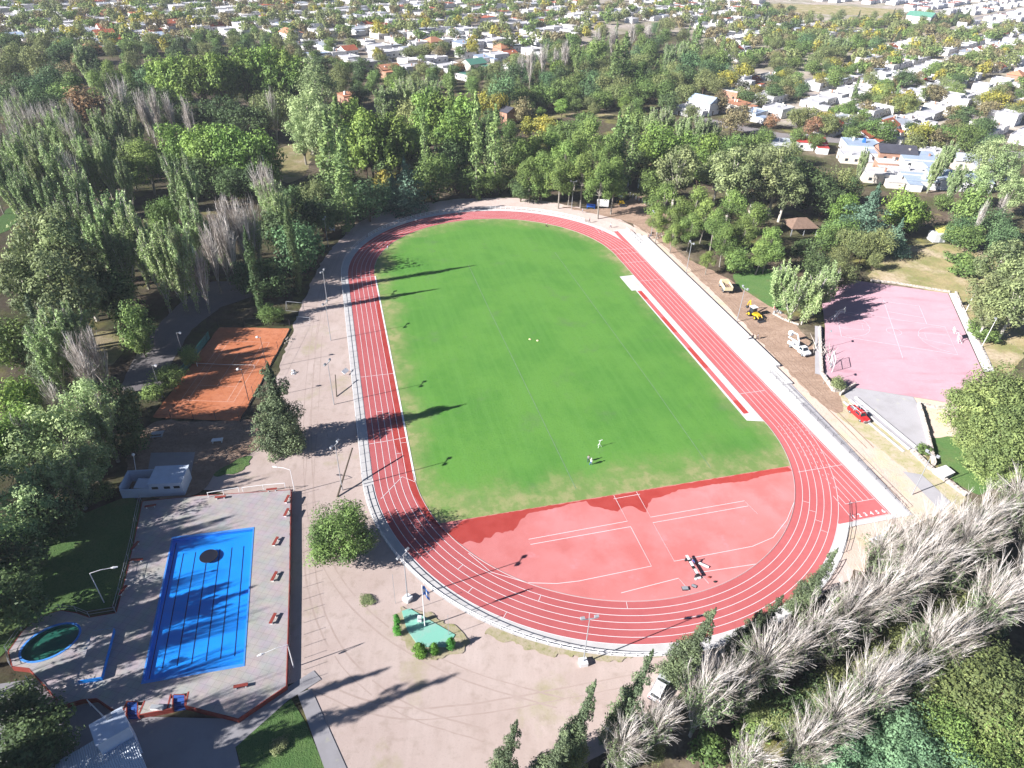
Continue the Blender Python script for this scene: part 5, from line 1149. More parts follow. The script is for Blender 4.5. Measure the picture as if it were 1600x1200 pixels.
broad('near_teal', 'broadleaf_tree', 10, 10, LM['nteal'], 80, .1, 16000, .17, 34, cl=.16); broad('near_teal', 'broadleaf_tree', 10, 10, LM['nteal'], 81, .1, 16000, .17, 34, cl=.16); broad('near_olive', 'broadleaf_tree', 10, 10, LM['nolive'], 82, .1, 16000, .17, 34, cl=.15); broad('near_mid', 'broadleaf_tree', 9, 9, LM['mid'], 83, .1, 13000, .17, 30, cl=.16)
for s in (14, 15): broad('euc', 'eucalyptus_tree', 17, 12, LM['euc'], s, .28, 5200, .34, 34, BARKW, cl=.15, airy=.35)
for s in (16, 17): broad('pale', 'poplar_tree', 19, 13, LM['poplar'], s, .15, 5600, .36, 34, BARKG, cl=.16, airy=.35, cat='poplar')
for s in (18, 19): broad('bright', 'drooping_tree', 13, 13, LM['bright'], s, .05, 15000, .24, 46, cl=.14)
for s in (20, 21, 64): fan('poplar', 'poplar_tree', 19, 7.5, LM['poplar'], s, 50, .10, 9500, .25, sub=6, lw=.62, low=.06)
for s in (22, 23): fan('poplar_thin', 'poplar_tree', 19, 7.0, LM['poplar'], s, 56, .34, 6500, .24, sub=7, leafless=.25, low=.07, tip=.032)
for s in (24, 25): fan('poplar_bare', 'poplar_tree', 16, 5.5, LM['poplar'], s, 50, .55, 1600, .24, leafless=.7, tip=.032, sub=8)
for s in (26, 27, 28, 29): fan('windswept', 'poplar_tree', 17, 9.0, LM['sage'], s, 84, .40, 8800, .19, BARKW, None, sub=12, wind=.10, tip=.021, leafless=.40, low=.04, drop=.75, lw=.5)
for s in (30, 31): column('lombardy', 'lombardy_poplar', 20, 3.6, LM['lombardy'], s)
column('dark_column', 'cypress_tree', 15, 2.4, LM['dark'], 32, 5200, .18, BARK, 'cypress')
for s in (33, 34, 35, 76, 77): pine('pine', 12.5, 8.5, s)
pine('stone_pine', 14, 12.5, 36, None, 15000)
for s in (37, 38): conical('cypress', 'cypress_tree', 17, 5.2, LM['conifer'], s, 19000, .19, 17, .02, .58, 'cypress', 0, .20, .8, .35)
conical('conifer', 'conifer_tree', 18.5, 8.2, LM['conifer'], 39, 26000, .24, 15, .02, .5, 'conifer', .05, 0, .7, .3)
conical('cedar', 'cedar_tree', 16, 15, LM['cedar'], 40, 8500, .34, 10, .10, .85, 'cedar', .06, 0, .16, .35)
conical('bluecon', 'conifer_tree', 12, 11, LM['cedar'], 41, 6500, .34, 9, .06, .8, 'conifer', .10, 0, .35, .3)
for s in (42, 43): broad('yellow', 'street_tree', 8, 7, LM['yellow'], s, .2, 1900, .36, 18)
for s in (44, 45): broad('ochre', 'street_tree', 8, 7.5, LM['ochre'], s, .2, 1900, .36, 18)
for s in (46, 47): broad('town_green', 'street_tree', 8, 7.5, LM['mid'], s, .15, 1900, .36, 18)
broad('town_dark', 'street_tree', 10, 8, LM['dark'], 48, .1, 1900, .38, 18); broad('brown', 'street_tree', 9, 7.5, LM['brown'], 49, .15, 1900, .36, 18); broad('town_olive', 'street_tree', 9, 8.5, LM['olive'], 50, .15, 1900, .38, 18)
broad('round', 'shade_tree', 10, 11, LM['round'], 51, .10, 20000, .19, 44, BARK, cl=.15, airy=.4); broad('small_lime', 'young_tree', 5.2, 6, LM['round'], 52, .2, 6500, .17, 22)
broad('bush', 'bush', 2.6, 3.6, LM['mid'], 53, .02, 1300, .22, 14, cat='bush'); broad('grey_bush', 'bush', 2.6, 3.8, LM['euc'], 54, .02, 1500, .20, 14, cat='bush')
column('topiary', 'topiary_bush', 2.9, 1.6, LM['topiary'], 55, 4200, .09, BARK, 'bush')
fan('grey_tree', 'ash_tree', 11, 7.5, LM['poplar'], 56, 26, .06, 5200, .24, BARKW, None, sub=5, lw=.85, cat='tree', leafless=.15); fan('grey_tree', 'ash_tree', 11, 7, LM['poplar'], 57, 24, .06, 4600, .24, BARKW, None, sub=5, lw=.8, cat='tree', leafless=.3)
broad('far_green', 'street_tree', 8, 9, LM['mid'], 58, .1, 420, .8, 12); broad('far_ochre', 'street_tree', 8, 8.5, LM['ochre'], 59, .1, 420, .75, 12); broad('far_yellow', 'street_tree', 8, 8.5, LM['yellow'], 60, .1, 420, .75, 12); broad('far_olive', 'street_tree', 9, 9, LM['olive'], 61, .1, 420, .8, 12)

CNT = {}
def put(key, loc, h, label, group, w=None, yaw=None, tilt=(0, 0)):
    v = KIND[key]; i = CNT.get(key, 0); CNT[key] = i+1; root, kids = v[i % len(v)]; k = h/PH[key]; kw = k if w is None else w/PW[key]
    return dup(root, kids, loc, rnd.uniform(0, 6.28) if yaw is None else yaw, (kw, kw, k), label, group, tilt[0], tilt[1])
PH = {k: max((c.matrix_world.translation.z+max(v[2] for v in c.bound_box)) for rt, kd in v for c, _ in kd) for k, v in KIND.items()}
PW = {}
for k, v in KIND.items():
    xs = [max(abs(b[0]) for b in c.bound_box)+max(abs(b[1]) for b in c.bound_box) for rt, kd in v for c, _ in kd]; PW[k] = {'cypress': 5.6, 'topiary': 1.65}[k] if k in ('cypress', 'topiary') else sum(sorted(xs)[-2:])/len(sorted(xs)[-2:])
def T(px, py, h): p = G(px, py, h); return Vector((p.x, p.y, 0))
def grove(rows, label, group, hs=1.0, ws=1.0):
    """rows: (key, top px, top py, height[, width])"""
    for q in rows:
        key, x, y, h = q[:4]; h *= hs*(1.12 if key == 'pine' else 1); put(key, T(x, y, h), h, label.get(key, label.get('*')) if isinstance(label, dict) else label, group, (q[4] if len(q) > 4 else PW[key]*q[3]/PH[key])*(ws if not key.startswith('poplar') else ws*.9))
# ================================================================== where the trees stand
# --- north-west: far row of plane trees and mixed trees in front of the town
far = {'plane': 'tall green plane tree in the row before town', 'olive': 'olive green tree at the upper left park edge', 'dark': 'dark evergreen at the upper left park edge', 'poplar': 'pale grey-green poplar among dark trees, upper left',
       'teal': 'bluish green tree among dark trees, upper left', 'mid': 'mid green tree among dark trees, upper left', 'brown': 'rusty brown tree among dark trees, upper left', 'pine': 'bright green pine before the far plane trees', 'poplar_bare': 'bare grey poplar in front of the far plane trees', 'poplar_thin': 'tall half bare poplar in front of the far plane trees', 'ochre': 'tan tree at the upper left edge of the park'}
grove([('plane', 240, 82, 17, 12), ('plane', 266, 79, 18, 13), ('plane', 300, 74, 19, 14), ('plane', 335, 70, 20, 14), ('plane', 372, 66, 20, 14), ('plane', 408, 60, 21, 14), ('plane', 440, 66, 20, 13), ('plane', 455, 80, 18, 12), ('plane', 390, 85, 16, 12), ('plane', 350, 92, 15, 12), ('plane', 425, 92, 16, 12),
       ('olive', 16, 62, 13, 12), ('olive', 48, 64, 13, 12), ('olive', 2, 80, 12, 11), ('dark', 80, 56, 11, 10), ('dark', 103, 52, 11, 11), ('olive', 62, 52, 9, 9), ('dark', 8, 48, 10, 11), ('poplar', 118, 62, 15, 9), ('dark', 145, 73, 13, 9), ('teal', 68, 92, 13, 13), ('dark', 28, 106, 11, 14), ('dark', 5, 118, 12, 13), ('teal', 52, 112, 11, 12), ('mid', 98, 108, 11, 12),
       ('mid', 88, 125, 10, 11), ('brown', 126, 130, 12, 11), ('pine', 165, 90, 12, 10), ('pine', 192, 92, 12, 10), ('pine', 145, 104, 11, 10), ('teal', 216, 96, 13, 10), ('dark', 196, 116, 12, 11), ('dark', 242, 120, 13, 11), ('dark', 60, 132, 12, 13), ('dark', 30, 140, 12, 13), ('poplar_thin', 172, 106, 20, 9), ('poplar_bare', 212, 134, 15), ('poplar_bare', 231, 129, 15), ('poplar_bare', 256, 140, 14), ('poplar_bare', 285, 146, 14), ('poplar_bare', 224, 150, 13), ('ochre', 118, 82, 8), ('ochre', 100, 92, 8),
       ('dark', 322, 140, 12, 12), ('dark', 350, 145, 12, 12), ('dark', 295, 150, 11, 11), ('dark', 385, 150, 12, 12), ('dark', 275, 160, 10, 10)], far, 'trees of the park edge, upper left', 1.6, 1.55)
lp = {'poplar': 'leafy grey-green white poplar in the left grove', 'poplar_thin': 'grey-green poplar with bare tips in the left grove', 'poplar_bare': 'mostly bare grey poplar beside the park road', 'stone_pine': 'large round dark green pine in the middle of the left grove', 'lime': 'broad bright green plane tree behind the left poplars', 'dark_column': 'dark narrow cypress among bare poplars',
      'mid': 'green broadleaf tree below the left poplars', 'euc': 'tall olive eucalyptus with white boughs at the left edge', 'dark': 'dark evergreen tree in the shade of the left grove', 'cypress': 'narrow olive conifer at the far left edge', 'small_lime': 'small bright green tree among the left poplars', 'olive': 'dull olive tree in the left grove', 'pale': 'large pale grey-green tree left of the pool', 'teal': 'dark bluish tree in the left grove', 'grey_tree': 'half bare pale tree in the left grove', 'conifer': 'dark conifer in the left grove'}
grove([('poplar_thin', 4, 148, 19), ('poplar_thin', 29, 150, 20), ('poplar_thin', 52, 150, 20), ('poplar', 75, 158, 20), ('poplar_thin', 98, 170, 19), ('poplar', 140, 160, 18), ('poplar', 120, 205, 18), ('poplar', 8, 195, 20), ('poplar', 45, 195, 21), ('poplar', 72, 212, 20), ('poplar_thin', 96, 228, 18), ('poplar', 150, 200, 17), ('poplar', 170, 155, 18), ('poplar', 205, 170, 14, 5), ('poplar', 187, 205, 15, 6), ('poplar', 20, 245, 19), ('poplar', 110, 255, 17), ('poplar', -15, 220, 20), ('poplar', 60, 262, 17),
       ('stone_pine', 217, 213, 15, 15), ('lime', 262, 188, 15, 12), ('lime', 302, 192, 16, 12), ('lime', 320, 186, 18, 14), ('lime', 352, 189, 18, 14), ('lime', 388, 195, 17, 13), ('lime', 408, 204, 16, 11), ('dark', 300, 235, 12, 12), ('dark', 375, 245, 11, 12), ('dark', 350, 255, 10, 10),
       ('poplar', 265, 226, 21, 8), ('poplar', 284, 243, 19, 7), ('poplar_thin', 402, 240, 20, 8.5), ('poplar_thin', 416, 252, 19, 7), ('poplar', 424, 275, 17, 6.5), ('poplar_bare', 340, 298, 18, 6), ('poplar_bare', 360, 300, 18, 6), ('poplar_bare', 330, 325, 16, 6), ('poplar_bare', 318, 345, 15, 5.5), ('poplar_bare', 372, 310, 17, 6), ('poplar_bare', 345, 330, 16, 5.5), ('poplar_bare', 300, 380, 14, 5), ('poplar_thin', 384, 300, 17, 6),
       ('poplar', 162, 286, 20, 9), ('poplar', 188, 305, 19, 8), ('poplar', 138, 312, 18, 8), ('poplar', 102, 288, 19, 8), ('poplar', 224, 345, 18, 7), ('poplar', 248, 330, 20, 7), ('poplar', 270, 338, 19, 6.5), ('poplar', 290, 300, 19, 7), ('poplar', 170, 340, 16, 8), ('poplar', 84, 310, 18, 8), ('small_lime', 240, 308, 11, 5), ('small_lime', 254, 302, 10, 5), ('small_lime', 105, 245, 13, 6),
       ('euc', 38, 318, 21, 14), ('euc', 72, 342, 19, 13), ('euc', 12, 385, 18, 12), ('euc', 60, 392, 18, 13), ('euc', 105, 372, 16, 13), ('dark', 132, 385, 14, 12), ('euc', 95, 430, 14, 12), ('dark', 160, 410, 11, 11), ('poplar', 70, 468, 16, 8), ('poplar', 92, 460, 16, 7), ('poplar', 55, 500, 13, 7), ('poplar_bare', 104, 512, 13, 5), ('poplar_bare', 130, 506, 13, 5), ('poplar_bare', 118, 540, 11, 5), ('poplar_bare', 20, 640, 11, 5), ('poplar_bare', 70, 590, 11, 5), ('cypress', 22, 470, 16, 5), ('mid', 0, 490, 11, 10), ('lime', 14, 588, 11, 9), ('lime', -5, 640, 11, 9), ('mid', 195, 470, 10, 7.5), ('mid', 212, 510, 6, 4.5),
       ('pale', 112, 585, 13, 8), ('pale', 65, 625, 13, 9), ('poplar', 140, 610, 12, 7), ('pale', 30, 680, 12, 9), ('poplar', 85, 690, 11, 8), ('pale', 118, 668, 10, 7), ('dark', 170, 585, 11, 6), ('dark', 185, 640, 8, 5.5), ('dark', 55, 765, 8, 8), ('pale', 10, 760, 10, 8), ('dark', -8, 840, 8, 8), ('dark', 112, 745, 5, 4.5), ('mid', 150, 752, 3.2, 4), ('mid', 260, 570, 4.5, 6), ('mid', 235, 598, 3.5, 5), ('small_lime', 290, 540, 4.0, 3), ('dark', 34, 1110, 5, 7), ('dark', 66, 1150, 4.5, 5.5), ('dark', 20, 1165, 5, 7), ('dark', 5, 1080, 5, 6), ('dark', -8, 900, 8, 8)],
      lp, 'trees of the left grove', 1.35, 1.35)
# tall trees left of the picture whose shade lies over the pool
for i, (x, y, h, k) in enumerate([(-52, 19, 22, 'poplar'), (-58, 29, 20, 'poplar'), (-65.5, 41, 19, 'poplar_thin'), (-71.5, 50.5, 22, 'poplar'), (-78, 62, 22, 'poplar_thin'), (-84, 72, 23, 'poplar'), (-91, 82, 24, 'poplar'), (-83, 50, 25, 'poplar_thin'), (-74, 44, 25, 'poplar_thin'), (-89, 60, 28, 'poplar'), (-94, 70, 28, 'poplar_thin'), (-68, 32, 26, 'poplar_thin'), (-100, 66, 31, 'poplar_thin'), (-95, 52, 27, 'poplar'), (-92, 72, 24, 'poplar'), (-88, 68, 22, 'poplar')]):
    put(k, Vector((x, y, 0)), h, 'tall tree left of the pool lawn, shading the pool', 'tall trees beside the pool lawn', 7.6)
put('cypress', Vector((-57, 31, 0)), 28, 'very tall narrow conifer near the club building, casting the long shadow on the dirt', 'tall conifers by the club building', 6.5, 0); put('cypress', Vector((-61, 34, 0)), 25, 'tall narrow conifer near the club building, casting the shorter shadow on the dirt', 'tall conifers by the club building', 6, 0)
for (px, py), h, lb in [((745, 415), 27, 'tall dark narrow cypress among the bare poplars, casting the longest shadow on the pitch'), ((690, 451), 25, 'dark narrow cypress among the bare poplars, nearer the clay court')]:
    q = G(px, py); L_ = h/math.tan(SUN_EL); put('dark_column', Vector((q.x-L_*math.cos(SUN_AZ), q.y-L_*math.sin(SUN_AZ), 0)), h, lb, 'dark cypresses by the park road', 2.3)
# --- single trees by the track
put('conifer', G(446, 700), 20.0, 'lone dark green conifer standing between the clay court and the track', None, 10)
put('round', G(539, 868), 10.2, 'round light green tree overhanging the track fence near the pool', None, 12)
put('small_lime', G(427, 505), 5.2, 'small bright green tree at the far right corner of the clay court', None, 6)
for px, s, w, lb in [((622, 992), 2.9, 1.5, 'clipped bush left of the green slab, alone at its left end'), ((620, 975), 2.3, 1.2, 'clipped bush left of the green slab, just behind the other'), ((657, 1026), 3.1, 2.2, 'largest clipped bush at the near edge of the green slab'), ((679, 1022), 2.7, 1.5, 'middle clipped bush at the near edge of the green slab'), ((704, 1013), 2.5, 1.5, 'smallest clipped bush at the right corner of the green slab')]:
    put('topiary', G(*px), s, lb, 'clipped bushes round the green slab', w)
put('grey_bush', G(1306, 607), 3.0, 'round grey-green bush at the near left corner of the pink court', None, 4)
put('bush', G(1443, 708), 2.0, 'low bush beside the stone wall at the corner of the lawn', None, 2.8)
for i, (x, y, s) in enumerate([(575, 938, .5), (438, 1168, .9)]): put('grey_bush', G(x, y), s, ['tuft of dry weeds on the dirt left of the flag slab', 'low dry bush on the small lawn below the pool'][i], None, 2.4)
# --- north: big trees behind the far bend
nb = {'pale': 'broad light green tree left of the dark plane trees', 'olive': 'olive grey tree behind the far bend', 'lombardy': 'slim lombardy poplar behind the far bend', 'plane': 'dark green plane tree behind the far bend', 'lime': 'bright green tree behind the far bend', 'poplar': 'grey-green poplar behind the far bend', 'dark': 'dark tree by the far left bend', 'mid': 'mid green tree at the far bend woodland edge', 'yellow': 'small yellow tree at the woodland edge behind the far bend', 'bluecon': 'wide bluish conifer behind the far bend', 'teal': 'dark bluish tree by the far left bend', 'small_lime': 'small lime green tree behind the far bend', 'grey_bush': 'grey bare bush at the woodland edge behind the far bend', 'poplar_thin': 'thin pale poplar behind the far bend', 'euc': 'grey olive tree at the left of the far bend'}
grove([('pale', 486, 84, 20, 15), ('pale', 474, 126, 19, 14), ('pale', 500, 150, 18, 12), ('pale', 465, 165, 15, 10), ('olive', 428, 135, 14, 12), ('olive', 408, 140, 13, 10), ('poplar_thin', 419, 130, 16, 4.5), ('lombardy', 521, 146, 24, 6), ('lombardy', 506, 170, 23, 6.5), ('lombardy', 528, 205, 20, 6), ('lombardy', 500, 215, 17, 5), ('lombardy', 530, 262, 14, 5), ('lime', 546, 147, 15, 10), ('plane', 562, 162, 19, 12), ('plane', 592, 163, 19, 12), ('plane', 616, 168, 18, 11), ('olive', 642, 144, 16, 12), ('plane', 664, 132, 19, 12), ('plane', 690, 135, 19, 13), ('plane', 720, 140, 19, 13), ('plane', 575, 185, 15, 11), ('plane', 640, 190, 14, 11), ('plane', 705, 175, 15, 11), ('plane', 735, 180, 14, 11), ('poplar', 652, 112, 17, 10), ('poplar', 628, 116, 16, 10), ('poplar', 598, 124, 15, 9), ('poplar', 675, 118, 15, 9), ('lime', 620, 120, 14, 9),
       ('lombardy', 661, 168, 19, 3.4), ('lime', 679, 166, 12, 5.5), ('lombardy', 744, 138, 25, 4.6), ('lombardy', 775, 160, 21, 5), ('lombardy', 764, 175, 17, 3), ('lombardy', 704, 100, 22, 3.6), ('dark', 560, 120, 9, 9), ('olive', 530, 95, 11, 9), ('plane', 545, 200, 13, 9), ('dark', 600, 215, 11, 10), ('dark', 700, 215, 11, 10), ('dark', 655, 220, 10, 9), ('mid', 724, 215, 9, 9), ('lime', 725, 218, 8, 6),
       ('olive', 790, 208, 12, 12), ('mid', 736, 262, 7, 9), ('olive', 800, 256, 7, 9), ('mid', 760, 268, 6, 7), ('bluecon', 631, 244, 12, 12), ('mid', 672, 239, 11, 12), ('small_lime', 692, 240, 9, 6), ('yellow', 598, 265, 7.5, 6), ('teal', 571, 276, 10, 13), ('bluecon', 612, 270, 8, 9), ('small_lime', 553, 286, 7, 6), ('grey_bush', 713, 264, 6, 7), ('dark', 455, 278, 9, 7), ('olive', 488, 274, 10, 8), ('dark', 478, 298, 10, 10), ('dark', 515, 276, 10, 9), ('dark', 500, 305, 9, 9), ('teal', 452, 336, 12, 11), ('dark', 430, 310, 12, 9), ('teal', 470, 350, 8, 8), ('olive', 405, 410, 6, 6), ('dark', 412, 395, 9, 8), ('dark', 385, 395, 9, 8), ('mid', 490, 285, 7, 5)],
      nb, 'trees behind the far bend', 1.5, 1.5)
# --- north-east: pines, planes and eucalyptus between track, court and town
pn = {'pine': 'light green pine behind the far right bend', 'lombardy': 'slim lombardy poplar rising behind the far pines', 'lime': 'bright green plane tree right of the far pines', 'euc': 'olive eucalyptus right of the far pines', 'poplar': 'grey-green poplar at the right town edge', 'mid': 'mid green tree between the far pines and the town', 'dark': 'dark green tree right of the far pines', 'olive': 'olive tree between the far pines and the town', 'yellow': 'yellow tree near the slate roofed house', 'teal': 'bluish green tree beyond the far pines', 'ochre': 'tan tree between grove road and town', 'poplar_bare': 'bare grey poplar at the town edge, centre', 'town_dark': 'dark town tree beyond the grove'}
grove([('pine', 840, 198, 13), ('pine', 862, 196, 13), ('pine', 905, 200, 13), ('pine', 886, 214, 12), ('pine', 930, 176, 14), ('pine', 957, 200, 14, 10), ('pine', 944, 246, 12, 9), ('pine', 965, 240, 12, 9), ('pine', 815, 206, 12), ('pine', 850, 230, 11), ('pine', 878, 240, 11), ('pine', 915, 232, 12), ('pine', 893, 252, 9, 7), ('pine', 830, 240, 10, 8), ('mid', 845, 262, 8, 7), ('dark', 815, 275, 6, 7), ('mid', 780, 262, 6, 7), ('lombardy', 982, 165, 20, 6), ('lombardy', 970, 172, 19, 5), ('lombardy', 995, 178, 17, 5), ('lime', 1036, 190, 13, 13), ('lime', 1060, 206, 11, 10), ('lime', 1083, 200, 12, 9), ('lime', 1114, 204, 13, 9), ('lime', 1015, 205, 11, 9), ('lime', 1100, 225, 10, 9), ('dark', 1000, 225, 9, 9), ('mid', 1022, 260, 8, 8),
       ('euc', 1068, 218, 16, 12), ('euc', 1160, 224, 17, 13), ('euc', 1192, 246, 14, 12), ('euc', 1228, 224, 16, 12), ('euc', 1200, 216, 14, 11), ('euc', 1130, 240, 12, 11), ('euc', 1240, 255, 13, 11), ('dark', 1282, 244, 13, 12), ('dark', 1300, 275, 10, 10), ('poplar', 1045, 164, 13, 8), ('poplar', 1075, 174, 12, 8), ('poplar', 1100, 172, 13, 7), ('poplar', 1118, 184, 11, 7), ('poplar', 1025, 160, 13, 8), ('mid', 885, 185, 9, 9), ('mid', 915, 170, 9, 9), ('mid', 1000, 165, 10, 9), ('mid', 1150, 205, 9, 9), ('mid', 1185, 200, 9, 9), ('yellow', 852, 178, 8, 7), ('yellow', 758, 141, 9, 7), ('yellow', 781, 143, 9, 6), ('ochre', 820, 150, 9, 8), ('ochre', 1150, 165, 9, 9), ('mid', 870, 190, 8, 8), ('yellow', 828, 180, 7, 7),
       # wood between the grove road and the town
       ('teal', 785, 110, 14, 12), ('teal', 800, 90, 13, 11), ('mid', 815, 130, 9, 9), ('mid', 840, 128, 9, 8), ('mid', 858, 128, 9, 8), ('mid', 876, 118, 10, 10), ('mid', 895, 125, 9, 9), ('mid', 905, 110, 10, 10), ('teal', 930, 105, 11, 13), ('olive', 945, 112, 10, 11), ('mid', 960, 105, 10, 11), ('olive', 975, 115, 10, 11), ('mid', 1000, 102, 11, 12), ('mid', 1022, 108, 10, 11), ('olive', 1040, 112, 10, 11), ('olive', 1075, 126, 9, 11), ('dark', 1050, 135, 9, 9), ('mid', 990, 130, 9, 10), ('mid', 940, 135, 8, 9), ('teal', 1080, 76, 12, 12), ('dark', 1075, 95, 11, 11), ('teal', 1110, 85, 12, 11), ('mid', 1130, 72, 13, 12), ('teal', 1135, 95, 10, 11), ('olive', 1105, 105, 10, 11), ('olive', 1125, 115, 9, 10), ('yellow', 1140, 108, 9, 9), ('yellow', 1165, 96, 9, 9), ('lombardy', 980, 48, 22, 8), ('lombardy', 965, 60, 20, 6), ('lombardy', 1097, 22, 24, 6), ('mid', 935, 50, 16, 10), ('mid', 1020, 60, 13, 10), ('olive', 1005, 78, 11, 12), ('olive', 985, 85, 10, 10), ('mid', 900, 60, 13, 8), ('mid', 920, 75, 12, 9), ('poplar', 1050, 62, 15, 8), ('poplar', 1072, 60, 14, 8), ('dark', 880, 95, 11, 9), ('lombardy', 905, 68, 15, 4), ('dark', 810, 118, 9, 9), ('teal', 855, 108, 9, 9), ('lime', 870, 92, 9, 8), ('olive', 1060, 92, 10, 10), ('mid', 1010, 120, 9, 10), ('olive', 960, 128, 8, 9), ('teal', 920, 125, 9, 10), ('mid', 1045, 122, 9, 9), ('poplar_bare', 830, 70, 15, 6), ('poplar_bare', 850, 65, 15, 6), ('poplar_bare', 885, 60, 15, 6), ('poplar_bare', 815, 80, 14, 6), ('poplar_bare', 935, 40, 14, 7), ('poplar_bare', 960, 38, 14, 7), ('poplar_bare', 990, 32, 14, 7), ('poplar_bare', 1015, 35, 13, 7), ('poplar_bare', 870, 72, 13, 6)],
      pn, 'trees between the far pines and the town', 1.55, 1.55)
ep = {'pine': 'light green pine in the cluster beside the terraces', 'small_lime': 'small bright pine at the front of the pine cluster by the terraces', 'grey_tree': 'pale half bare tree left of the pink court', 'dark': 'dark evergreen behind the pink court', 'olive': 'olive green tree behind the pink court', 'cedar': 'large layered blue-green cedar behind the pink court', 'mid': 'mid green tree behind the pink court', 'teal': 'dark bluish green tree at the right beyond the kiosk', 'bluecon': 'small blue-green conifer right of the cedar', 'lime': 'leafy green tree right of the cedar', 'poplar': 'tall grey-green poplar at the right edge near the town', 'pale': 'broad pale green poplar at the far right edge', 'poplar_bare': 'thin bare leaning poplar right of the kiosk', 'euc': 'large olive brown eucalyptus right of the pink court', 'bush': 'pale green shrub beside the dry clearing', 'bright': 'huge drooping yellow-green tree beside the right lawn', 'yellow': 'yellow street tree near the houses at right', 'ochre': 'tan street tree near the houses at right', 'plane': 'leafy plane tree on the street at right'}
grove([('pine', 1042, 280, 13), ('pine', 1068, 302, 12, 9), ('pine', 1096, 284, 13, 9), ('pine', 1124, 322, 12, 9), ('pine', 1152, 290, 13, 10), ('pine', 1186, 310, 13, 10), ('pine', 1212, 348, 12, 9), ('pine', 1108, 305, 12, 9), ('pine', 1170, 335, 12, 9), ('pine', 1032, 325, 9, 7), ('pine', 1055, 345, 8, 6), ('pine', 1140, 345, 11, 8), ('pine', 1195, 370, 9, 8), ('small_lime', 1156, 386, 7, 6.5), ('pine', 1085, 330, 10, 8), ('pine', 1110, 390, 6, 5), ('dark', 1290, 388, 10, 8), ('dark', 1270, 365, 9, 8), ('olive', 1328, 352, 9, 7), ('olive', 1345, 356, 9, 7), ('olive', 1360, 360, 9, 6), ('olive', 1388, 352, 10, 7.5), ('olive', 1325, 402, 9, 8), ('olive', 1318, 380, 8, 7), ('mid', 1318, 334, 10, 10), ('mid', 1300, 350, 9, 8), ('cedar', 1376, 284, 18, 16), ('bluecon', 1412, 340, 10, 8), ('lime', 1424, 294, 14, 12), ('lime', 1440, 310, 11, 10), ('olive', 1322, 256, 13, 10), ('dark', 1338, 265, 12, 9), ('lime', 1330, 300, 12, 9), ('dark', 1345, 325, 9, 9), ('olive', 1372, 392, 5.5, 4.5), ('mid', 1480, 300, 6, 6),
       ('mid', 1536, 288, 14, 12), ('teal', 1512, 335, 9, 9), ('teal', 1560, 318, 11, 11), ('mid', 1500, 345, 7, 7), ('teal', 1580, 345, 10, 9), ('mid', 1525, 350, 8, 9), ('poplar', 1492, 212, 17, 7), ('poplar', 1474, 235, 14, 6), ('poplar', 1508, 250, 15, 7), ('poplar', 1358, 222, 15, 4), ('pale', 1560, 208, 18, 13), ('pale', 1592, 214, 18, 12), ('pale', 1540, 255, 14, 10), ('pale', 1600, 262, 15, 11), ('poplar_bare', 1546, 308, 14, 3), ('poplar_bare', 1575, 300, 10, 3.5), ('euc', 1582, 372, 16, 13), ('euc', 1568, 425, 13, 12), ('euc', 1605, 440, 14, 12), ('euc', 1556, 470, 9, 9), ('euc', 1598, 400, 14, 11), ('bush', 1500, 392, 3.6, 7), ('bush', 1512, 412, 3.4, 7), ('bush', 1530, 400, 4, 6), ('bush', 1548, 515, 3, 5), ('bush', 1540, 500, 3.5, 5),
       ('bright', 1592, 570, 14, 14), ('bright', 1552, 600, 12, 12), ('bright', 1585, 640, 12, 12), ('bright', 1545, 650, 8, 9), ('bright', 1575, 690, 8, 10), ('bright', 1615, 610, 13, 12)], ep, 'trees around the pink court', 1.17, 1.25)
r6 = random.Random(66)
WOOD = [(770, 128), (830, 95), (900, 70), (985, 52), (1085, 48), (1110, 72), (1140, 95), (1180, 110), (1160, 128), (1085, 150), (1030, 160), (960, 165), (880, 168), (800, 172)]
def pip(x, y, q):
    c = False
    for i in range(len(q)):
        (x0, y0), (x1, y1) = q[i], q[i-1]
        if (y0 > y) != (y1 > y) and x < (x1-x0)*(y-y0)/(y1-y0)+x0: c = not c
    return c
def scatter(poly, n, kinds, hr, label, group, dmin):
    got = []; xs, ys = [p[0] for p in poly], [p[1] for p in poly]
    for _ in range(n*40):
        x, y = r6.uniform(min(xs), max(xs)), r6.uniform(min(ys), max(ys))
        if not pip(x, y, poly): continue
        p = G(x, y)
        if any((p-q).length < dmin for q in got): continue
        got.append(p); key = r6.choice(kinds); h = r6.uniform(*hr); put(key, p, h, label[key], group, 5 if key == 'lombardy' else (r6.uniform(5.5, 7.5) if key.startswith('poplar') else h*r6.uniform(.85, 1.1)))
        if len(got) >= n: break
scatter(WOOD, 95, ['mid', 'mid', 'olive', 'teal', 'dark', 'olive', 'lombardy'], (10, 16), {'mid': 'mid green tree in the wood before the town', 'olive': 'olive tree in the wood before the town', 'teal': 'bluish green tree in the wood before the town', 'dark': 'dark tree in the wood before the town', 'lombardy': 'slim poplar in the wood before the town'}, 'trees of the wood before the town', 9)
scatter([(-10, 150), (140, 110), (260, 130), (400, 120), (450, 150), (440, 205), (300, 260), (200, 300), (120, 330), (0, 330)], 24, ['dark', 'teal', 'mid'], (6, 10), {'mid': 'mid green tree under the left poplars', 'teal': 'bluish green tree under the left poplars', 'dark': 'dark evergreen under the left poplars'}, 'undergrowth trees of the left grove', 10)
scatter([(-5, 215), (110, 215), (225, 280), (235, 345), (130, 350), (0, 345)], 26, ['poplar', 'poplar', 'poplar_thin'], (21, 27), {'poplar': 'tall upright pale poplar deep in the left grove', 'poplar_thin': 'tall upright poplar with bare top deep in the left grove'}, 'upright poplars of the left grove', 7)
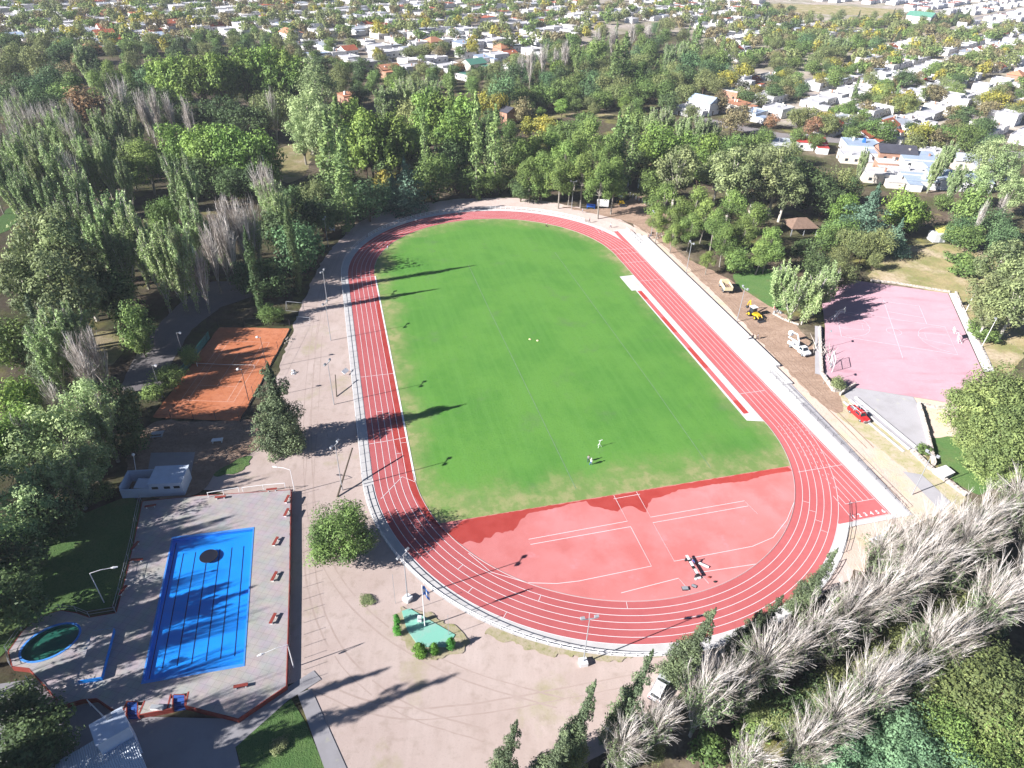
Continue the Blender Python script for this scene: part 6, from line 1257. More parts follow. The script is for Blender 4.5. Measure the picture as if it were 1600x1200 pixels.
scatter([(815, 168), (890, 162), (1000, 166), (1000, 190), (900, 190), (820, 196)], 20, ['mid', 'olive', 'lime'], (7, 10), {'mid': 'mid green tree along the grove road', 'olive': 'olive tree along the grove road', 'lime': 'leafy plane tree along the grove road'}, 'trees along the grove road', 8)
scatter([(110, 82), (260, 72), (400, 64), (440, 88), (330, 108), (230, 112), (110, 112)], 34, ['dark', 'mid', 'olive'], (9, 14), {'mid': 'mid green tree between planes and town', 'dark': 'dark tree between planes and town', 'olive': 'olive tree between planes and town'}, 'trees between the far planes and the town', 9)
scatter([(520, 118), (560, 124), (640, 128), (770, 130), (800, 160), (700, 150), (600, 150), (530, 150)], 26, ['mid', 'olive', 'dark'], (8, 12), {'mid': 'mid green tree before the orange roofed house', 'dark': 'dark tree before the orange roofed house', 'olive': 'olive tree before the orange roofed house'}, 'trees before the orange roofed house', 9)
scatter([(560, 260), (560, 200), (700, 190), (800, 200), (800, 260), (700, 285)], 18, ['dark', 'mid'], (8, 12), {'mid': 'mid green tree under the far planes', 'dark': 'dark tree under the far planes'}, 'undergrowth trees behind the far bend', 9)
scatter([(1030, 240), (1250, 260), (1300, 320), (1220, 330), (1100, 300), (1040, 280)], 16, ['dark', 'mid', 'olive'], (8, 12), {'mid': 'mid green tree under the eucalyptus', 'dark': 'dark tree under the eucalyptus', 'olive': 'olive tree under the eucalyptus'}, 'undergrowth trees behind the pines', 9)
for i, (x, y, h, w) in enumerate([(1209, 482, 13, 7), (1232, 503, 15, 8), (1252, 507, 15, 8), (1222, 468, 12, 7), (1270, 492, 13, 8), (1285, 470, 12, 7)]): put('grey_tree', G(x, y), h, 'pale half bare tree left of the pink court', 'pale trees left of the pink court', w)
# --- south-east: windswept poplars and leaning conifers along the near bend
sl = 'windswept pale poplar with bare white boughs along the near right bend'
for (bx, by, h, w) in [(960, 1212, 13, 8), (1010, 1185, 14, 8), (1078, 1150, 18, 9), (1118, 1128, 15, 8), (1165, 1100, 17, 10), (1205, 1078, 16, 9), (1250, 1048, 17, 10), (1298, 1020, 16, 10), (1335, 1000, 17, 11), (1375, 975, 17, 11), (1425, 945, 17, 11), (1475, 912, 17, 11), (1552, 850, 18, 13), (1605, 835, 18, 12), (1590, 880, 14, 10), (1395, 935, 16, 11), (1415, 900, 17, 10), (1450, 885, 15, 10), (1500, 870, 16, 11), (1312, 1002, 14, 9), (1348, 915, 14, 9), (1374, 892, 14, 9)]:
    put('windswept', G(bx, by), h, 'windswept bare poplar, row nearest the track', 'windswept poplars of the front row', w, rnd.uniform(-.7, .5))
for (bx, by, h, w) in [(1150, 1240, 14, 8), (1225, 1222, 15, 8), (1265, 1188, 17, 9), (1318, 1150, 18, 10), (1370, 1108, 15, 9), (1417, 1080, 18, 10), (1455, 1050, 14, 9), (1502, 1010, 18, 12), (1555, 978, 16, 11), (1605, 955, 18, 12), (1340, 1125, 14, 8), (1530, 1000, 14, 10)]:
    put('windswept', G(bx, by), h, 'windswept bare poplar, row farther from the track', 'windswept poplars of the back row', w, rnd.uniform(-.7, .5))
for (bx, by, h, w, lb) in [(880, 1195, 18, 3.9, 'leaning dark conifer alone on the dirt near the bottom, left of the other'), (955, 1160, 20, 4.1, 'leaning dark conifer in front of the near bend, tallest of the pair on the dirt'), (1050, 1058, 15.5, 5.0, 'leaning olive conifer overlapping the near bend of the track'), (1170, 1005, 11, 3.8, 'leaning conifer tip against the track, second from the olive one'), (1240, 955, 14.5, 3.9, 'leaning olive conifer against the track at the near right bend'), (772, 1240, 16, 3.8, 'leaning green conifer at the bottom edge, left of the poplars'), (840, 1235, 14, 4.4, 'leaning bluish conifer at the bottom edge among bare poplars'), (1140, 1030, 11, 3.5, 'small dark reddish conifer against the near bend')]:
    put('cypress', G(bx, by), h, lb, 'leaning conifers below the near bend', w, rnd.uniform(-.15, .2))
se = {'near_teal': 'round bluish green tree at the bottom right corner', 'near_mid': 'mid green tree at the bottom right corner', 'near_olive': 'olive yellow broad tree at the bottom right corner', 'dark': 'dark undergrowth tree between the rows of windswept poplars', 'olive': 'olive undergrowth tree between the rows of windswept poplars', 'bush': 'low bush between the rows of windswept poplars'}
grove([('near_teal', 1425, 1122, 10, 11), ('near_teal', 1400, 1150, 9, 9), ('near_teal', 1335, 1160, 9, 8), ('near_teal', 1290, 1185, 8, 8), ('near_teal', 1445, 1160, 9, 10), ('near_teal', 1530, 1180, 8, 9), ('near_mid', 1475, 1100, 9, 8), ('near_mid', 1505, 1130, 9, 8), ('near_olive', 1540, 1035, 11, 11), ('near_olive', 1578, 1062, 11, 10), ('near_mid', 1590, 1120, 9, 9), ('near_olive', 1502, 1075, 9, 8), ('near_mid', 1560, 1150, 8, 8),
       ('olive', 1320, 1055, 6, 6), ('olive', 1380, 1010, 6, 6), ('olive', 1290, 1090, 5, 5), ('olive', 1420, 975, 6, 6), ('olive', 1240, 1110, 5, 5), ('olive', 1480, 945, 6, 6), ('dark', 1350, 1045, 5, 5), ('dark', 1450, 970, 6, 6), ('dark', 1540, 905, 7, 7), ('dark', 1580, 890, 7, 7), ('olive', 1520, 930, 6, 6), ('bush', 1180, 1130, 3, 4), ('bush', 1110, 1165, 3, 4), ('olive', 1020, 1150, 5, 4), ('olive', 900, 1165, 5, 3.5), ('dark', 1560, 940, 6, 6), ('dark', 1400, 1040, 5, 5), ('olive', 1200, 1100, 4, 5), ('dark', 1270, 1085, 5, 6), ('dark', 1300, 1060, 6, 6), ('olive', 1345, 1030, 5, 6), ('dark', 1385, 1020, 5, 6), ('olive', 1430, 1000, 6, 7), ('dark', 1470, 975, 6, 7), ('olive', 1500, 950, 5, 6), ('dark', 1235, 1095, 5, 6), ('olive', 1455, 1085, 6, 7), ('dark', 1480, 1060, 6, 7)], se, 'trees of the bottom right corner', 1.1, 1.2)
# ================================================================== town
def inpoly(x, y, poly):
    c = False; n = len(poly)
    for i in range(n):
        (x0, y0), (x1, y1) = poly[i], poly[i-1]
        if (y0 > y) != (y1 > y) and x < (x1-x0)*(y-y0)/(y1-y0)+x0: c = not c
    return c
HM = {'white': plain('white_render', (.78, .77, .76), .8, var=.08, scale=.6), 'cream': plain('cream_render', (.66, .60, .52), .85, var=.1, scale=.6), 'brick': plain('brick_wall', (.42, .24, .17), .9, var=.2, scale=1.5), 'greyw': plain('grey_render', (.48, .47, .47), .85, var=.1, scale=.6)}
RM = {'white': plain('white_roof', (.58, .57, .58), .75, var=.12, scale=.35), 'grey': plain('grey_metal_roof', (.46, .49, .54), .5, var=.2, scale=.3), 'pale': plain('pale_concrete_roof', (.62, .60, .58), .9, var=.18, scale=.3), 'red': plain('red_tile_roof', (.44, .13, .07), .85, var=.2, scale=.8), 'dark': plain('slate_roof', (.075, .075, .095), .7, var=.2, scale=.5), 'orange': plain('orange_tile_roof', (.52, .24, .14), .85, var=.2, scale=.8), 'green': plain('green_metal_roof', (.12, .30, .22), .6, var=.12, scale=.3), 'brightred': plain('bright_red_roof', (.55, .07, .06), .6, var=.1), 'blue': plain('blue_grey_roof', (.38, .46, .58), .5, var=.15, scale=.3)}
def house(label, cat, loc, rz, L_, D_, H_, wall='white', roof='white', shape='flat', group=None, chimneys=1, annex=True, seed=0, tank=None, name='house'):
    r = random.Random(seed); t = thing(name, label, cat, loc, rz, group); w = MB(); rf = MB()
    w.box((0, 0, H_/2), (L_, D_, H_))
    if annex: aL, aD, aH = L_*r.uniform(.35, .5), D_*.55, H_*r.uniform(.72, .85); ax, ay = (L_-aL)/2*r.choice((-1, 1)), -(D_+aD)/2+.05; w.box((ax, ay, aH/2), (aL, aD, aH))
    if shape == 'flat':
        rf.box((0, 0, H_+.05), (L_+.04, D_+.04, .1))
        for s in (-1, 1): rf.box((0, s*(D_/2-.08), H_+.28), (L_+.06, .2, .4)); rf.box((s*(L_/2-.08), 0, H_+.28), (.2, D_-.36, .4))
    elif shape == 'gable':
        e, k = .5, D_*.26; rf.raw([(-L_/2-e, -D_/2-e, H_), (L_/2+e, -D_/2-e, H_), (L_/2+e, D_/2+e, H_), (-L_/2-e, D_/2+e, H_), (-L_/2-e, 0, H_+k), (L_/2+e, 0, H_+k)], [(0, 1, 5, 4), (2, 3, 4, 5), (3, 2, 1, 0)]); w.raw([(s*L_/2, y, z) for s in (-1, 1) for y, z in ((-D_/2, H_), (D_/2, H_), (0, H_+k*.93))], [(0, 2, 1), (3, 4, 5)])
    elif shape == 'hip':
        e, k = .5, D_*.28; i = min(L_, D_)*.38; rf.raw([(-L_/2-e, -D_/2-e, H_), (L_/2+e, -D_/2-e, H_), (L_/2+e, D_/2+e, H_), (-L_/2-e, D_/2+e, H_), (-L_/2+i, 0, H_+k), (L_/2-i, 0, H_+k)], [(0, 1, 5, 4), (1, 2, 5), (2, 3, 4, 5), (3, 0, 4), (3, 2, 1, 0)])
    else: rf.box((0, 0, H_+.35), (L_+.6, D_+.6, .14), rx=.09)
    if annex: rf.box((ax, ay-.1, aH+.06), (aL+.3, aD+.2, .12))
    w.build('wall', HM[wall], t); ro = rf.build('roof', RM[roof], t)
    for c in range(chimneys):
        x, y = r.uniform(-.35, .35)*L_, r.uniform(-.3, .3)*D_; hh = r.uniform(.9, 1.6); b = MB(); b.box((x, y, H_+hh/2+.1), (.65, .65, hh)); b.box((x, y, H_+hh+.12), (.85, .85, .14)); b.build('chimney', HM[r.choice(('white', 'cream', 'brick'))], ro)
    if tank or r.random() < .5:
        x, y = r.uniform(-.3, .3)*L_, r.uniform(-.3, .3)*D_; b = MB(); b.box((x, y, H_+.5), (1.3, 1.3, .9)); b.tube([(x, y, H_+.95), (x, y, H_+1.9), (x, y, H_+2.1)], [.62, .62, .2], 10); b.build('water_tank', tank or HM[r.choice(('white', 'greyw'))], ro)
    for i in range(max(2, int(L_/4))):
        x = -L_/2+L_*(i+.5)/max(2, int(L_/4))
        MB().box((x, D_/2+.02, H_*.5), (1.2, .08, 1.1)).build('window', M['glass'], t)
        if not annex or abs(x-ax) > aL/2+.7: MB().box((x, -D_/2-.02, H_*.5), (1.2, .08, 1.1)).build('window', M['glass'], t)
    MB().box((-L_/2-.02, D_*.1, 1.05), (.08, 1.0, 2.1)).build('door', M['wood'], t)
    return t
# houses one can pick out near the park
HW = heading((1215, 212), (1470, 230))
for (px, L_, D_, H_, wall_, roof_, sh, ch, lb, kw) in [
    ((1264, 232), 13, 8, 3.6, 'white', 'brightred', 'shed', 1, 'bright red roofed house half behind trees, at the left end of the street', {}),
    ((1342, 236), 15, 13, 3.6, 'white', 'blue', 'flat', 1, 'white house with blue grey roof and bright blue water tank beside the street', {'tank': M['blue']}),
    ((1332, 252), 12, 9, 3.4, 'cream', 'white', 'flat', 1, 'cream flat roofed house below the one with the blue tank', {}),
    ((1394, 250), 15, 10, 4.2, 'brick', 'dark', 'gable', 1, 'dark slate roofed house with red brick walls in the street row', {}),
    ((1430, 258), 14, 12, 3.6, 'white', 'blue', 'shed', 1, 'pale blue grey roofed white house right of the slate roofed one', {}),
    ((1452, 247), 9, 9, 3.4, 'white', 'white', 'flat', 0, 'small white flat roofed block behind the pale blue grey roof', {}),
    ((1418, 282), 15, 10, 3.6, 'white', 'white', 'flat', 1, 'white flat roofed house behind the tall cedar', {}),
    ((1432, 290), 12, 8, 3.2, 'white', 'blue', 'shed', 0, 'low white house with blue grey lean-to roof right of the cedar', {}),
    ((1372, 282), 14, 9, 3.4, 'cream', 'pale', 'flat', 1, 'cream house with stepped flat roofs just left of the cedar', {}),
    ((1380, 268), 8, 6, 4.2, 'brick', 'pale', 'flat', 1, 'small brick block behind the cream stepped house', {}),
    ((1492, 292), 22, 11, 4.2, 'white', 'blue', 'shed', 0, 'wide white hall with blue grey metal roof right of the cedar', {'annex': False}),
    ((1512, 262), 15, 9, 3.8, 'cream', 'grey', 'gable', 1, 'cream gabled house beyond the wide metal roofed hall', {}),
    ((1545, 275), 13, 9, 3.6, 'white', 'grey', 'shed', 1, 'white house with grey roof between tall poplars at far right', {}),
    ((1216, 232), 9, 8, 3.4, 'white', 'grey', 'flat', 1, 'white house peeping out left of the bright red roof', {}),
    ((1098, 176), 13, 10, 6.2, 'white', 'blue', 'gable', 1, 'two storey white house with blue grey metal roof at the edge of the wood', {}),
    ((1072, 178), 11, 9, 3.6, 'white', 'white', 'flat', 1, 'white flat roofed house left of the two storey one at the wood edge', {}),
    ((1140, 158), 12, 8, 6.0, 'brick', 'pale', 'flat', 0, 'brick two storey house with pale flat roof behind the two storey white one', {}),
    ((1152, 172), 12, 8, 3.6, 'cream', 'orange', 'shed', 2, 'cream house with orange roof and two chimneys near the wood edge', {}),
    ((1176, 185), 13, 9, 3.6, 'white', 'blue', 'flat', 1, 'white house with blue grey roof right of the orange roofed one', {}),
    ((789, 190), 11, 8, 5.6, 'brick', 'dark', 'gable', 1, 'slate blue roofed house beside yellow trees beyond the far bend', {}),
    ((545, 158), 9, 7, 3.4, 'brick', 'orange', 'shed', 0, 'small brick hut with pale orange roof among trees beyond the far bend', {}),
    ((578, 108), 26, 12, 5.0, 'cream', 'white', 'flat', 0, 'long cream flat roofed building at the town edge, left of centre', {'annex': False}),
    ((607, 118), 13, 9, 4.4, 'brick', 'orange', 'gable', 1, 'orange roofed brick house with big chimney at the end of the long cream building', {}),
    ((652, 112), 22, 11, 4.0, 'white', 'white', 'flat', 2, 'long white house with two chimneys right of the orange roofed brick one', {}),
    ((700, 110), 16, 9, 3.6, 'white', 'white', 'flat', 1, 'white house at the town edge below the bare poplars', {}),
    ((740, 108), 14, 10, 4.0, 'cream', 'green', 'gable', 1, 'cream house with pale green roof at the town edge, upper centre', {}),
    ((728, 124), 12, 8, 3.4, 'white', 'green', 'shed', 0, 'white shed with green roof in front of the pale green roofed house', {}),
    ((455, 62), 15, 11, 5.0, 'white', 'orange', 'gable', 1, 'white gabled house with orange roof above the plane trees, upper left', {}),
    ((462, 76), 16, 10, 3.6, 'white', 'white', 'flat', 1, 'white flat roofed house just below the orange gabled one, upper left', {}),
    ((1435, 40), 24, 15, 9.0, 'white', 'green', 'gable', 0, 'large white church-like hall with steep green roof at the upper right', {'annex': False, 'name': 'hall'}),
    ((1458, 40), 12, 9, 4.5, 'cream', 'pale', 'flat', 0, 'pinkish cream building right of the green roofed hall', {}),
    ((1355, 102), 24, 10, 5.5, 'cream', 'white', 'flat', 0, 'long pale building with white roof at the corner of the right hand rows', {'annex': False})]:
    rz = HW if px[0] > 1195 and px[1] > 200 else R(45)+rnd.choice((0, math.pi/2))
    if px[0] in (578, 607, 652): rz = heading((540, 105), (640, 95))
    house(lb, 'house' if 'hall' not in lb else 'hall', G(*px), rz, L_, D_, H_, wall_, roof_, sh, 'houses at the edge of the park', ch, kw.get('annex', True), px[0], kw.get('tank'), kw.get('name', 'house'))
HAND = [o.location.copy() for o in THINGS if o.name.startswith(('house', 'hall'))]

# rows of houses: prototypes and copies
PROTO = []
for i, (L_, D_, H_, wa, ro, sh, ch, an, nm) in enumerate([(11, 12, 3.6, 'white', 'white', 'flat', 1, True, 'white flat roofed house'), (13, 11, 3.8, 'white', 'white', 'flat', 2, True, 'white flat roofed house with two chimneys'), (10, 13, 3.5, 'cream', 'pale', 'flat', 1, True, 'cream house with pale concrete roof'),
        (12, 11, 3.6, 'white', 'grey', 'shed', 1, True, 'white house with grey metal roof'), (10, 10, 6.0, 'white', 'white', 'flat', 1, True, 'two storey white house'), (12, 10, 3.6, 'white', 'red', 'gable', 1, True, 'white house with red tiled roof'), (12, 10, 3.8, 'brick', 'orange', 'hip', 1, False, 'brick house with orange hipped roof'),
        (11, 11, 3.5, 'white', 'blue', 'shed', 1, True, 'white house with blue grey roof'), (14, 12, 4.0, 'white', 'white', 'flat', 1, False, 'broad white flat roofed house'), (11, 11, 3.6, 'greyw', 'pale', 'flat', 2, True, 'grey house with pale roof'), (11, 12, 3.6, 'white', 'pale', 'flat', 1, True, 'white house with pale grey roof')]):
    o = house(nm, 'house', (0, 0, 0), 0, L_, D_, H_, wa, ro, sh, None, ch, an, 100+i); THINGS.remove(o); PROTO.append((o, tree_of(o), nm))
WT = [22, 14, 10, 10, 7, 7, 4, 8, 12, 5, 12]
TOWN = [(-60, -16), (1660, -16), (1660, 232), (1470, 222), (1330, 212), (1240, 202), (1190, 192), (1120, 172), (1085, 160), (1130, 140), (1190, 118), (1150, 95), (1110, 60), (1090, 40), (1010, 28), (930, 45), (870, 75), (800, 110), (700, 120), (620, 105), (540, 108), (445, 80), (400, 58), (300, 66), (200, 78), (120, 78), (60, 62), (-60, 60)]
NOT = [[(1190, -5), (1420, 8), (1420, 60), (1260, 35), (1190, 18)], [(1180, 60), (1240, 70), (1330, 55), (1360, 75), (1330, 105), (1290, 120), (1210, 110), (1180, 90)], [(1360, 20), (1500, 20), (1500, 60), (1360, 70)], [(900, -5), (990, -5), (990, 15), (900, 10)], [(840, 70), (960, 30), (1020, 40), (960, 80), (850, 110)]]
FIELD = [(1195, 3), (1300, 4), (1412, 12), (1402, 28), (1330, 26), (1255, 22), (1195, 14)]
e1, e2 = Vector((math.cos(R(45)), math.sin(R(45)))), Vector((-math.sin(R(45)), math.cos(R(45))))
r7 = random.Random(70); lots, tpos, cars, strt = [], [], [], MB(); zs = nz(); nz(); nz()
tg = [G(x, max(y, -40)) for x, y in [(-200, -60), (1800, -60), (1800, 235), (1470, 222), (1330, 212), (1240, 202), (1120, 174), (1060, 165), (1110, 140), (1130, 110), (1080, 60), (1000, 45), (900, 75), (800, 112), (620, 112), (540, 112), (400, 66), (200, 80), (60, 66), (-200, 64)]]
struct('town_ground', MB().sheet(rough(tg, 12, 2, 77), zs-.004), ground('town_soil', (.33, .28, .24), [((.16, .16, .08), .03, .5, .1, .7), ((.42, .38, .34), .05, .57, .06, .7), ((.12, .11, .10), .15, .58, .08, .5)], .95))
for ib in range(-26, 40):
    for row in range(2):
        base2 = ib*52+(0 if row == 0 else 20)+16
        for ia in range(-40, 130):
            a = ia*12.2
            if ia % 9 == 0: continue
            p = e1*a+e2*(base2+r7.uniform(-2, 2)); x, y = P((p.x, p.y, 2))
            if p.y > 60 and -30 < x < 1630 and -14 < y < 232 and inpoly(x, y, TOWN) and not any(inpoly(x, y, q) for q in NOT):
                if all((p.x-h.x)**2+(p.y-h.y)**2 > 250 for h in HAND) and r7.random() < .80: lots.append((p.y, p, R(45)+(math.pi if row else 0)+r7.uniform(-.03, .03)))
    for ia in range(-60, 200):
        for off in (3.5, 13, 41, 46.5):
            p = e1*(ia*8+r7.uniform(-3, 3))+e2*(ib*52-8+off+r7.uniform(-1.5, 1.5)); x, y = P((p.x, p.y, 6))
            dens = (.33 if off < 20 else .23)+(.07 if x > 1040 else 0)
            if x < 520: dens += .12
            if p.y > 60 and -30 < x < 1630 and -20 < y < 225 and inpoly(x, max(y, -14), TOWN) and not inpoly(x, y, FIELD) and r7.random() < dens: tpos.append((p.length, p))
    for a0 in range(-60, 200):                            # the streets, in short runs so that they stop at the park
        for q0, q1 in ((e1*(a0*9)+e2*(ib*52), e1*(a0*9+9)+e2*(ib*52)),)+(((e1*(a0*9)+e2*(ib*52), e1*(a0*9)+e2*(ib*52+52)),) if a0 % 12 == 0 else ()):
            if all(q.y > 60 and -40 < P((q.x, q.y, 0))[0] < 1640 and inpoly(P((q.x, q.y, 0))[0], max(P((q.x, q.y, 0))[1], -14), TOWN) and not any(inpoly(*P((q.x, q.y, 0)), z) for z in NOT) for q in (q0, q1)):
                strt.ribbon([q0, q1], 7.0, zs+.004)
                if r7.random() < .16 and q0.length < 620: cars.append((q0+e2*r7.choice((-2.2, 2.2)), R(45)+r7.choice((0, math.pi))))
struct('town_street', strt, M['asphalt'])
lots.sort(key=lambda q: q[0]); GH = 'houses of the town'
for i, (d, p, rz) in enumerate(lots[:266]):
    k = r7.choices(range(11), WT)[0]; o, kids, nm = PROTO[k]; x, y = P((p.x, p.y, 0)); part = 'left of town' if x < 430 else ('mid town' if x < 1040 else 'right of town')
    s = r7.uniform(.86, 1.06); dup(o, kids, Vector((p.x, p.y, 0)), rz, (s*r7.uniform(.9, 1.05), s, s*r7.uniform(.9, 1.15)), nm+', '+part, GH)
if len(lots) > 266:                                       # the rest, farthest away: one mass of roofs
    b = {k: MB() for k in ('white', 'grey', 'pale', 'red')}; wb = MB()
    root = MB()
    for (d, p, rz) in lots[266:]:
        L_, D_, H_ = r7.uniform(9, 13), r7.uniform(9, 13), r7.uniform(3.4, 4.6); root.mat(0).box((p.x, p.y, H_/2), (L_, D_, H_), rz); root.mat(r7.choices((1, 2, 3, 4), (60, 14, 14, 12))[0]).box((p.x, p.y, H_+.12), (L_+.3, D_+.3, .24), rz); root.mat(5).box((p.x, p.y+D_*.2, H_+.7), (.8, .8, 1.2), rz)
    o = root.build('distant_houses', [HM['white'], RM['white'], RM['grey'], RM['pale'], RM['red'], HM['cream']]); tag(o, 'distant mass of small white roofs at the top of the view', 'houses', None, 'stuff')
for o, kids, nm in PROTO: purge(o)
cars.sort(key=lambda q: q[0].length)
for cn_, paint in (('white', M['wcar']), ('dark', M['dcar']), ('silver', M['silver']), ('red', M['redpaint'])):
    o = car('parked_car', cn_+' car parked in a town street', 'car', (0, 0, 0), 0, paint); THINGS.remove(o); kids = tree_of(o)
    for p, rz in cars[{'white': 0, 'dark': 1, 'silver': 2, 'red': 3}[cn_]::4][:14]: dup(o, kids, Vector((p.x, p.y, zs+.004)), rz, 1.0, cn_+' car parked in a town street', 'cars parked in the town streets')
    purge(o)
# street and garden trees
tpos.sort(key=lambda q: q[0])
far_t = []
TK = [('ochre', 22, 'tan ochre street tree'), ('yellow', 9, 'yellow autumn street tree'), ('town_green', 22, 'green street tree'), ('town_olive', 30, 'olive green street tree'), ('town_dark', 13, 'dark green garden tree'), ('brown', 4, 'reddish brown tree'), ('lombardy', 2, 'slim dark poplar')]
for i, (d, p) in enumerate(tpos):
    x, y = P((p.x, p.y, 0)); part = 'left of town' if x < 430 else ('mid town' if x < 1040 else 'right of town')
    if i < 150:
        key, _, nm = r7.choices(TK, [q[1] for q in TK])[0]; h = r7.uniform(6.5, 10.5) if key != 'lombardy' else r7.uniform(15, 20)
        put(key, Vector((p.x, p.y, 0)), h, nm+' among houses, '+part, 'street trees of the town', h*r7.uniform(.95, 1.25) if key != 'lombardy' else 4)
    else: far_t.append(p)
grove([('cypress', 1105, 10, 16, 5), ('cypress', 1118, 12, 16, 5), ('cypress', 1200, 12, 15, 5), ('cypress', 1208, 14, 15, 5), ('cypress', 1252, 22, 14, 5), ('cypress', 1262, 24, 14, 5), ('cypress', 1343, 15, 14, 5), ('cypress', 1395, 12, 16, 5), ('cypress', 1500, 10, 18, 6), ('cypress', 1515, 8, 18, 6), ('cypress', 1522, 14, 16, 6), ('cypress', 1408, 38, 15, 4)], 'tall dark cypress above the upper right town', 'tall cypresses of the town')
grove([('olive', 1215, 55, 9, 12), ('mid', 1240, 60, 9, 12), ('teal', 1262, 50, 11, 13), ('olive', 1290, 70, 9, 11), ('poplar', 1308, 50, 14, 13), ('poplar', 1325, 58, 12, 11), ('mid', 1345, 50, 12, 11), ('teal', 1375, 52, 12, 11), ('mid', 1390, 66, 9, 10), ('olive', 1218, 78, 8, 10), ('mid', 1245, 85, 8, 11), ('mid', 1275, 92, 8, 11), ('olive', 1300, 88, 8, 10), ('yellow', 1303, 88, 8, 10), ('ochre', 1345, 75, 7, 9), ('yellow', 1368, 74, 7, 8), ('mid', 1330, 98, 8, 10), ('mid', 1310, 100, 8, 10), ('dark', 1225, 98, 8, 10), ('yellow', 1382, 130, 10, 12), ('yellow', 1420, 140, 10, 12), ('bright', 1385, 128, 11, 11), ('bright', 1422, 142, 10, 12), ('dark', 1420, 104, 10, 13), ('ochre', 1470, 128, 9, 11), ('bright', 1500, 125, 9, 10), ('yellow', 1562, 140, 9, 11), ('bright', 1524, 76, 9, 9), ('ochre', 1490, 85, 8, 10), ('mid', 1470, 92, 8, 11),
       ('yellow', 1445, 188, 10, 11), ('ochre', 1466, 196, 9, 8), ('mid', 1395, 186, 9, 9), ('mid', 1365, 180, 9, 10), ('dark', 1340, 178, 9, 9), ('mid', 1335, 195, 7, 8), ('mid', 1490, 192, 9, 9), ('mid', 1520, 190, 11, 9), ('dark', 1545, 180, 9, 9), ('teal', 1560, 205, 9, 9), ('olive', 1300, 175, 9, 9), ('mid', 1330, 155, 8, 8), ('mid', 1250, 198, 7, 7), ('mid', 1280, 204, 7, 7), ('ochre', 1168, 160, 9, 9), ('teal', 1255, 124, 9, 9), ('olive', 1230, 118, 9, 10), ('mid', 1310, 108, 9, 10), ('olive', 1365, 108, 9, 10), ('olive', 1085, 160, 9, 8), ('mid', 1200, 195, 8, 8)],
      {'yellow': 'bright yellow tree in the right-hand town', 'ochre': 'tan autumn tree in the right-hand town', 'bright': 'large yellow green tree in the right-hand town', '*': 'broad green tree between the right hand house rows'}, 'large trees of the right hand town', 1.3, 1.35)
scatter([(1190, 18), (1250, 26), (1330, 30), (1420, 30), (1500, 22), (1500, 60), (1440, 70), (1340, 62), (1330, 95), (1260, 110), (1190, 100)], 70, ['town_green', 'town_olive', 'town_dark', 'town_olive', 'ochre'], (9, 13), {'town_green': 'green tree in the belt below the far sports field', 'town_olive': 'olive tree in the belt below the far sports field', 'town_dark': 'dark tree in the belt below the far sports field', 'ochre': 'ochre tree in the belt below the far sports field'}, 'tree belt below the sports field', 10)
edge = [(-10, 72), (60, 72), (130, 88), (200, 82), (300, 70), (400, 62), (450, 84), (545, 116), (640, 118), (760, 126)]
for (xa, ya), (xb, yb) in zip(edge[:-1], edge[1:]):
    A, B = G(xa, ya), G(xb, yb); n_ = max(1, int((B-A).length/9))
    for j in range(n_):
        key = r7.choice(['town_green', 'town_dark', 'town_olive', 'ochre']); h = r7.uniform(6, 10); pj = A.lerp(B, (j+r7.random())/n_)+Vector((r7.uniform(-4, 4), r7.uniform(-6, 6), 0)); pj.z = 0
        put(key, pj, h, {'town_green': 'green', 'town_dark': 'dark green', 'town_olive': 'olive', 'ochre': 'ochre'}[key]+' tree lining the town edge', 'trees lining the town edge', h*1.1)
if far_t:
    vs, ms = [], []; names = ['far_green', 'far_ochre', 'far_yellow', 'far_olive']; mats = [m for n in names for m in LM[{'far_green': 'mid', 'far_ochre': 'ochre', 'far_yellow': 'yellow', 'far_olive': 'olive'}[n]]]
    for p in far_t[:1100]:
        k = r7.choices(range(4), (30, 28, 12, 30))[0]; me = [c for c, _ in KIND[names[k]][0][1] if c.name.startswith('crown')][0].data; co = np.empty(len(me.vertices)*3); me.vertices.foreach_get('co', co); co = co.reshape(-1, 3)
        a = r7.uniform(0, 6.28); s = r7.uniform(.9, 1.35); ca, sa = math.cos(a)*s, math.sin(a)*s; vs.append(np.stack([co[:, 0]*ca-co[:, 1]*sa+p.x, co[:, 0]*sa+co[:, 1]*ca+p.y, co[:, 2]*s], 1)); mi = np.empty(len(me.polygons), np.int32); me.polygons.foreach_get('material_index', mi); ms.append(mi+2*k)
    V, Mi = np.concatenate(vs), np.concatenate(ms); n = len(Mi); me = bpy.data.meshes.new('distant_trees'); me.vertices.add(n*4); me.vertices.foreach_set('co', V.ravel()); me.loops.add(n*4); me.loops.foreach_set('vertex_index', np.arange(n*4)); me.polygons.add(n); me.polygons.foreach_set('loop_start', np.arange(n)*4); me.polygons.foreach_set('loop_total', np.full(n, 4)); me.polygons.foreach_set('material_index', Mi.astype(np.int32)); me.update(calc_edges=True)
    tag(link_mesh('distant_trees', me, None, mats), 'distant mass of green and ochre trees at the top of the view', 'trees', None, 'stuff')
# sports field far off
zone('sports_field', pp([(1195, 6), (1300, 8), (1410, 16), (1400, 26), (1330, 24), (1260, 22), (1200, 14)]), M['drygrass'])
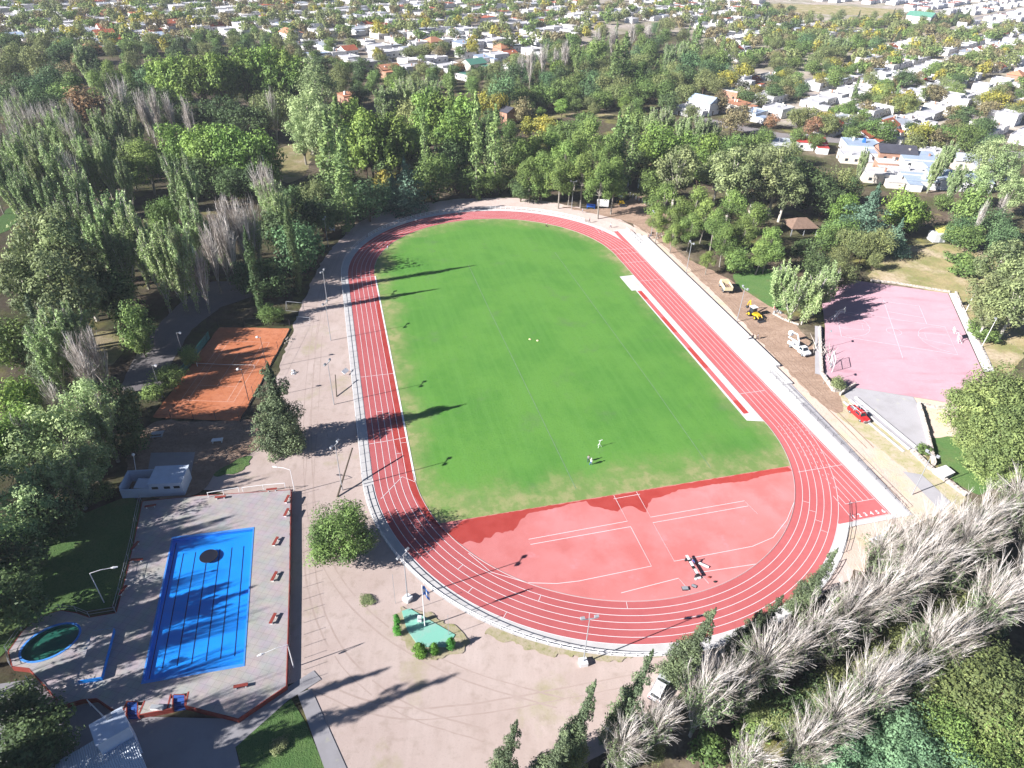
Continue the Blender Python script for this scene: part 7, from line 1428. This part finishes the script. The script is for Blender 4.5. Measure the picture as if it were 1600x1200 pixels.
# prototypes themselves go
for v in KIND.values():
    for rt, _ in v: purge(rt)

# ================================================================== air
bpy.context.view_layer.update()
hz = MB().box((0, 900, 44), (3600, 2500, 92)); hm = bpy.data.materials.new('haze'); hm.use_nodes = True; hn = hm.node_tree.nodes; hn.remove(hn['Principled BSDF'])
pv = hn.new('ShaderNodeVolumePrincipled'); pv.inputs['Color'].default_value = (.86, .90, 1.0, 1); pv.inputs['Density'].default_value = HAZE; hm.node_tree.links.new(pv.outputs[0], hn['Material Output'].inputs['Volume'])
if HAZE > 0:
    o = hz.build('haze', hm); o['kind'] = 'stuff'; o['label'] = 'thin pale haze in the air over the town'; o['category'] = 'haze'

# ================================================================== labels: every look-alike gets its place
ORD = ['first', 'second', 'third', 'fourth', 'fifth', 'sixth', 'seventh', 'eighth', 'ninth', 'tenth', 'eleventh', 'twelfth', 'thirteenth', 'fourteenth']
by = {}
for o in THINGS:
    if o.get('kind'): continue
    by.setdefault(o['label'], []).append(o)
for lb, os_ in by.items():
    n = len(os_)
    if n == 1: continue
    rows = max(1, round(n/8)); os_.sort(key=lambda o: -P(o.location)[1]); per = math.ceil(n/rows)
    for rI in range(rows):
        seg_ = sorted(os_[rI*per:(rI+1)*per], key=lambda o: P(o.location)[0])
        for j, o in enumerate(seg_):
            m = len(seg_); pos = 'leftmost' if j == 0 else ('rightmost' if j == m-1 else ORD[j]+' from left')
            if n == 2: pos = ('left', 'right')[j]+' one of two'
            row = '' if rows == 1 else (', nearest row' if rI == 0 else (', farthest row' if rI == rows-1 else ', %s nearest row' % ORD[rI]))
            o['label'] = '%s, %s%s' % (lb, pos, row)
        if 'group' not in os_[0].keys():
            for o in os_: o['group'] = lb
bad = [o['label'] for o in THINGS if 'label' in o.keys() and not (4 <= len(o['label'].split()) <= 16)]
print('LONG', sorted({(lb, len(o_)) for lb, o_ in by.items() if len(o_) > 1 and len(lb.split()) > 10}))
print('things', len(THINGS), 'objects', len(bpy.data.objects), 'lots', len(lots), 'town trees', len(tpos))
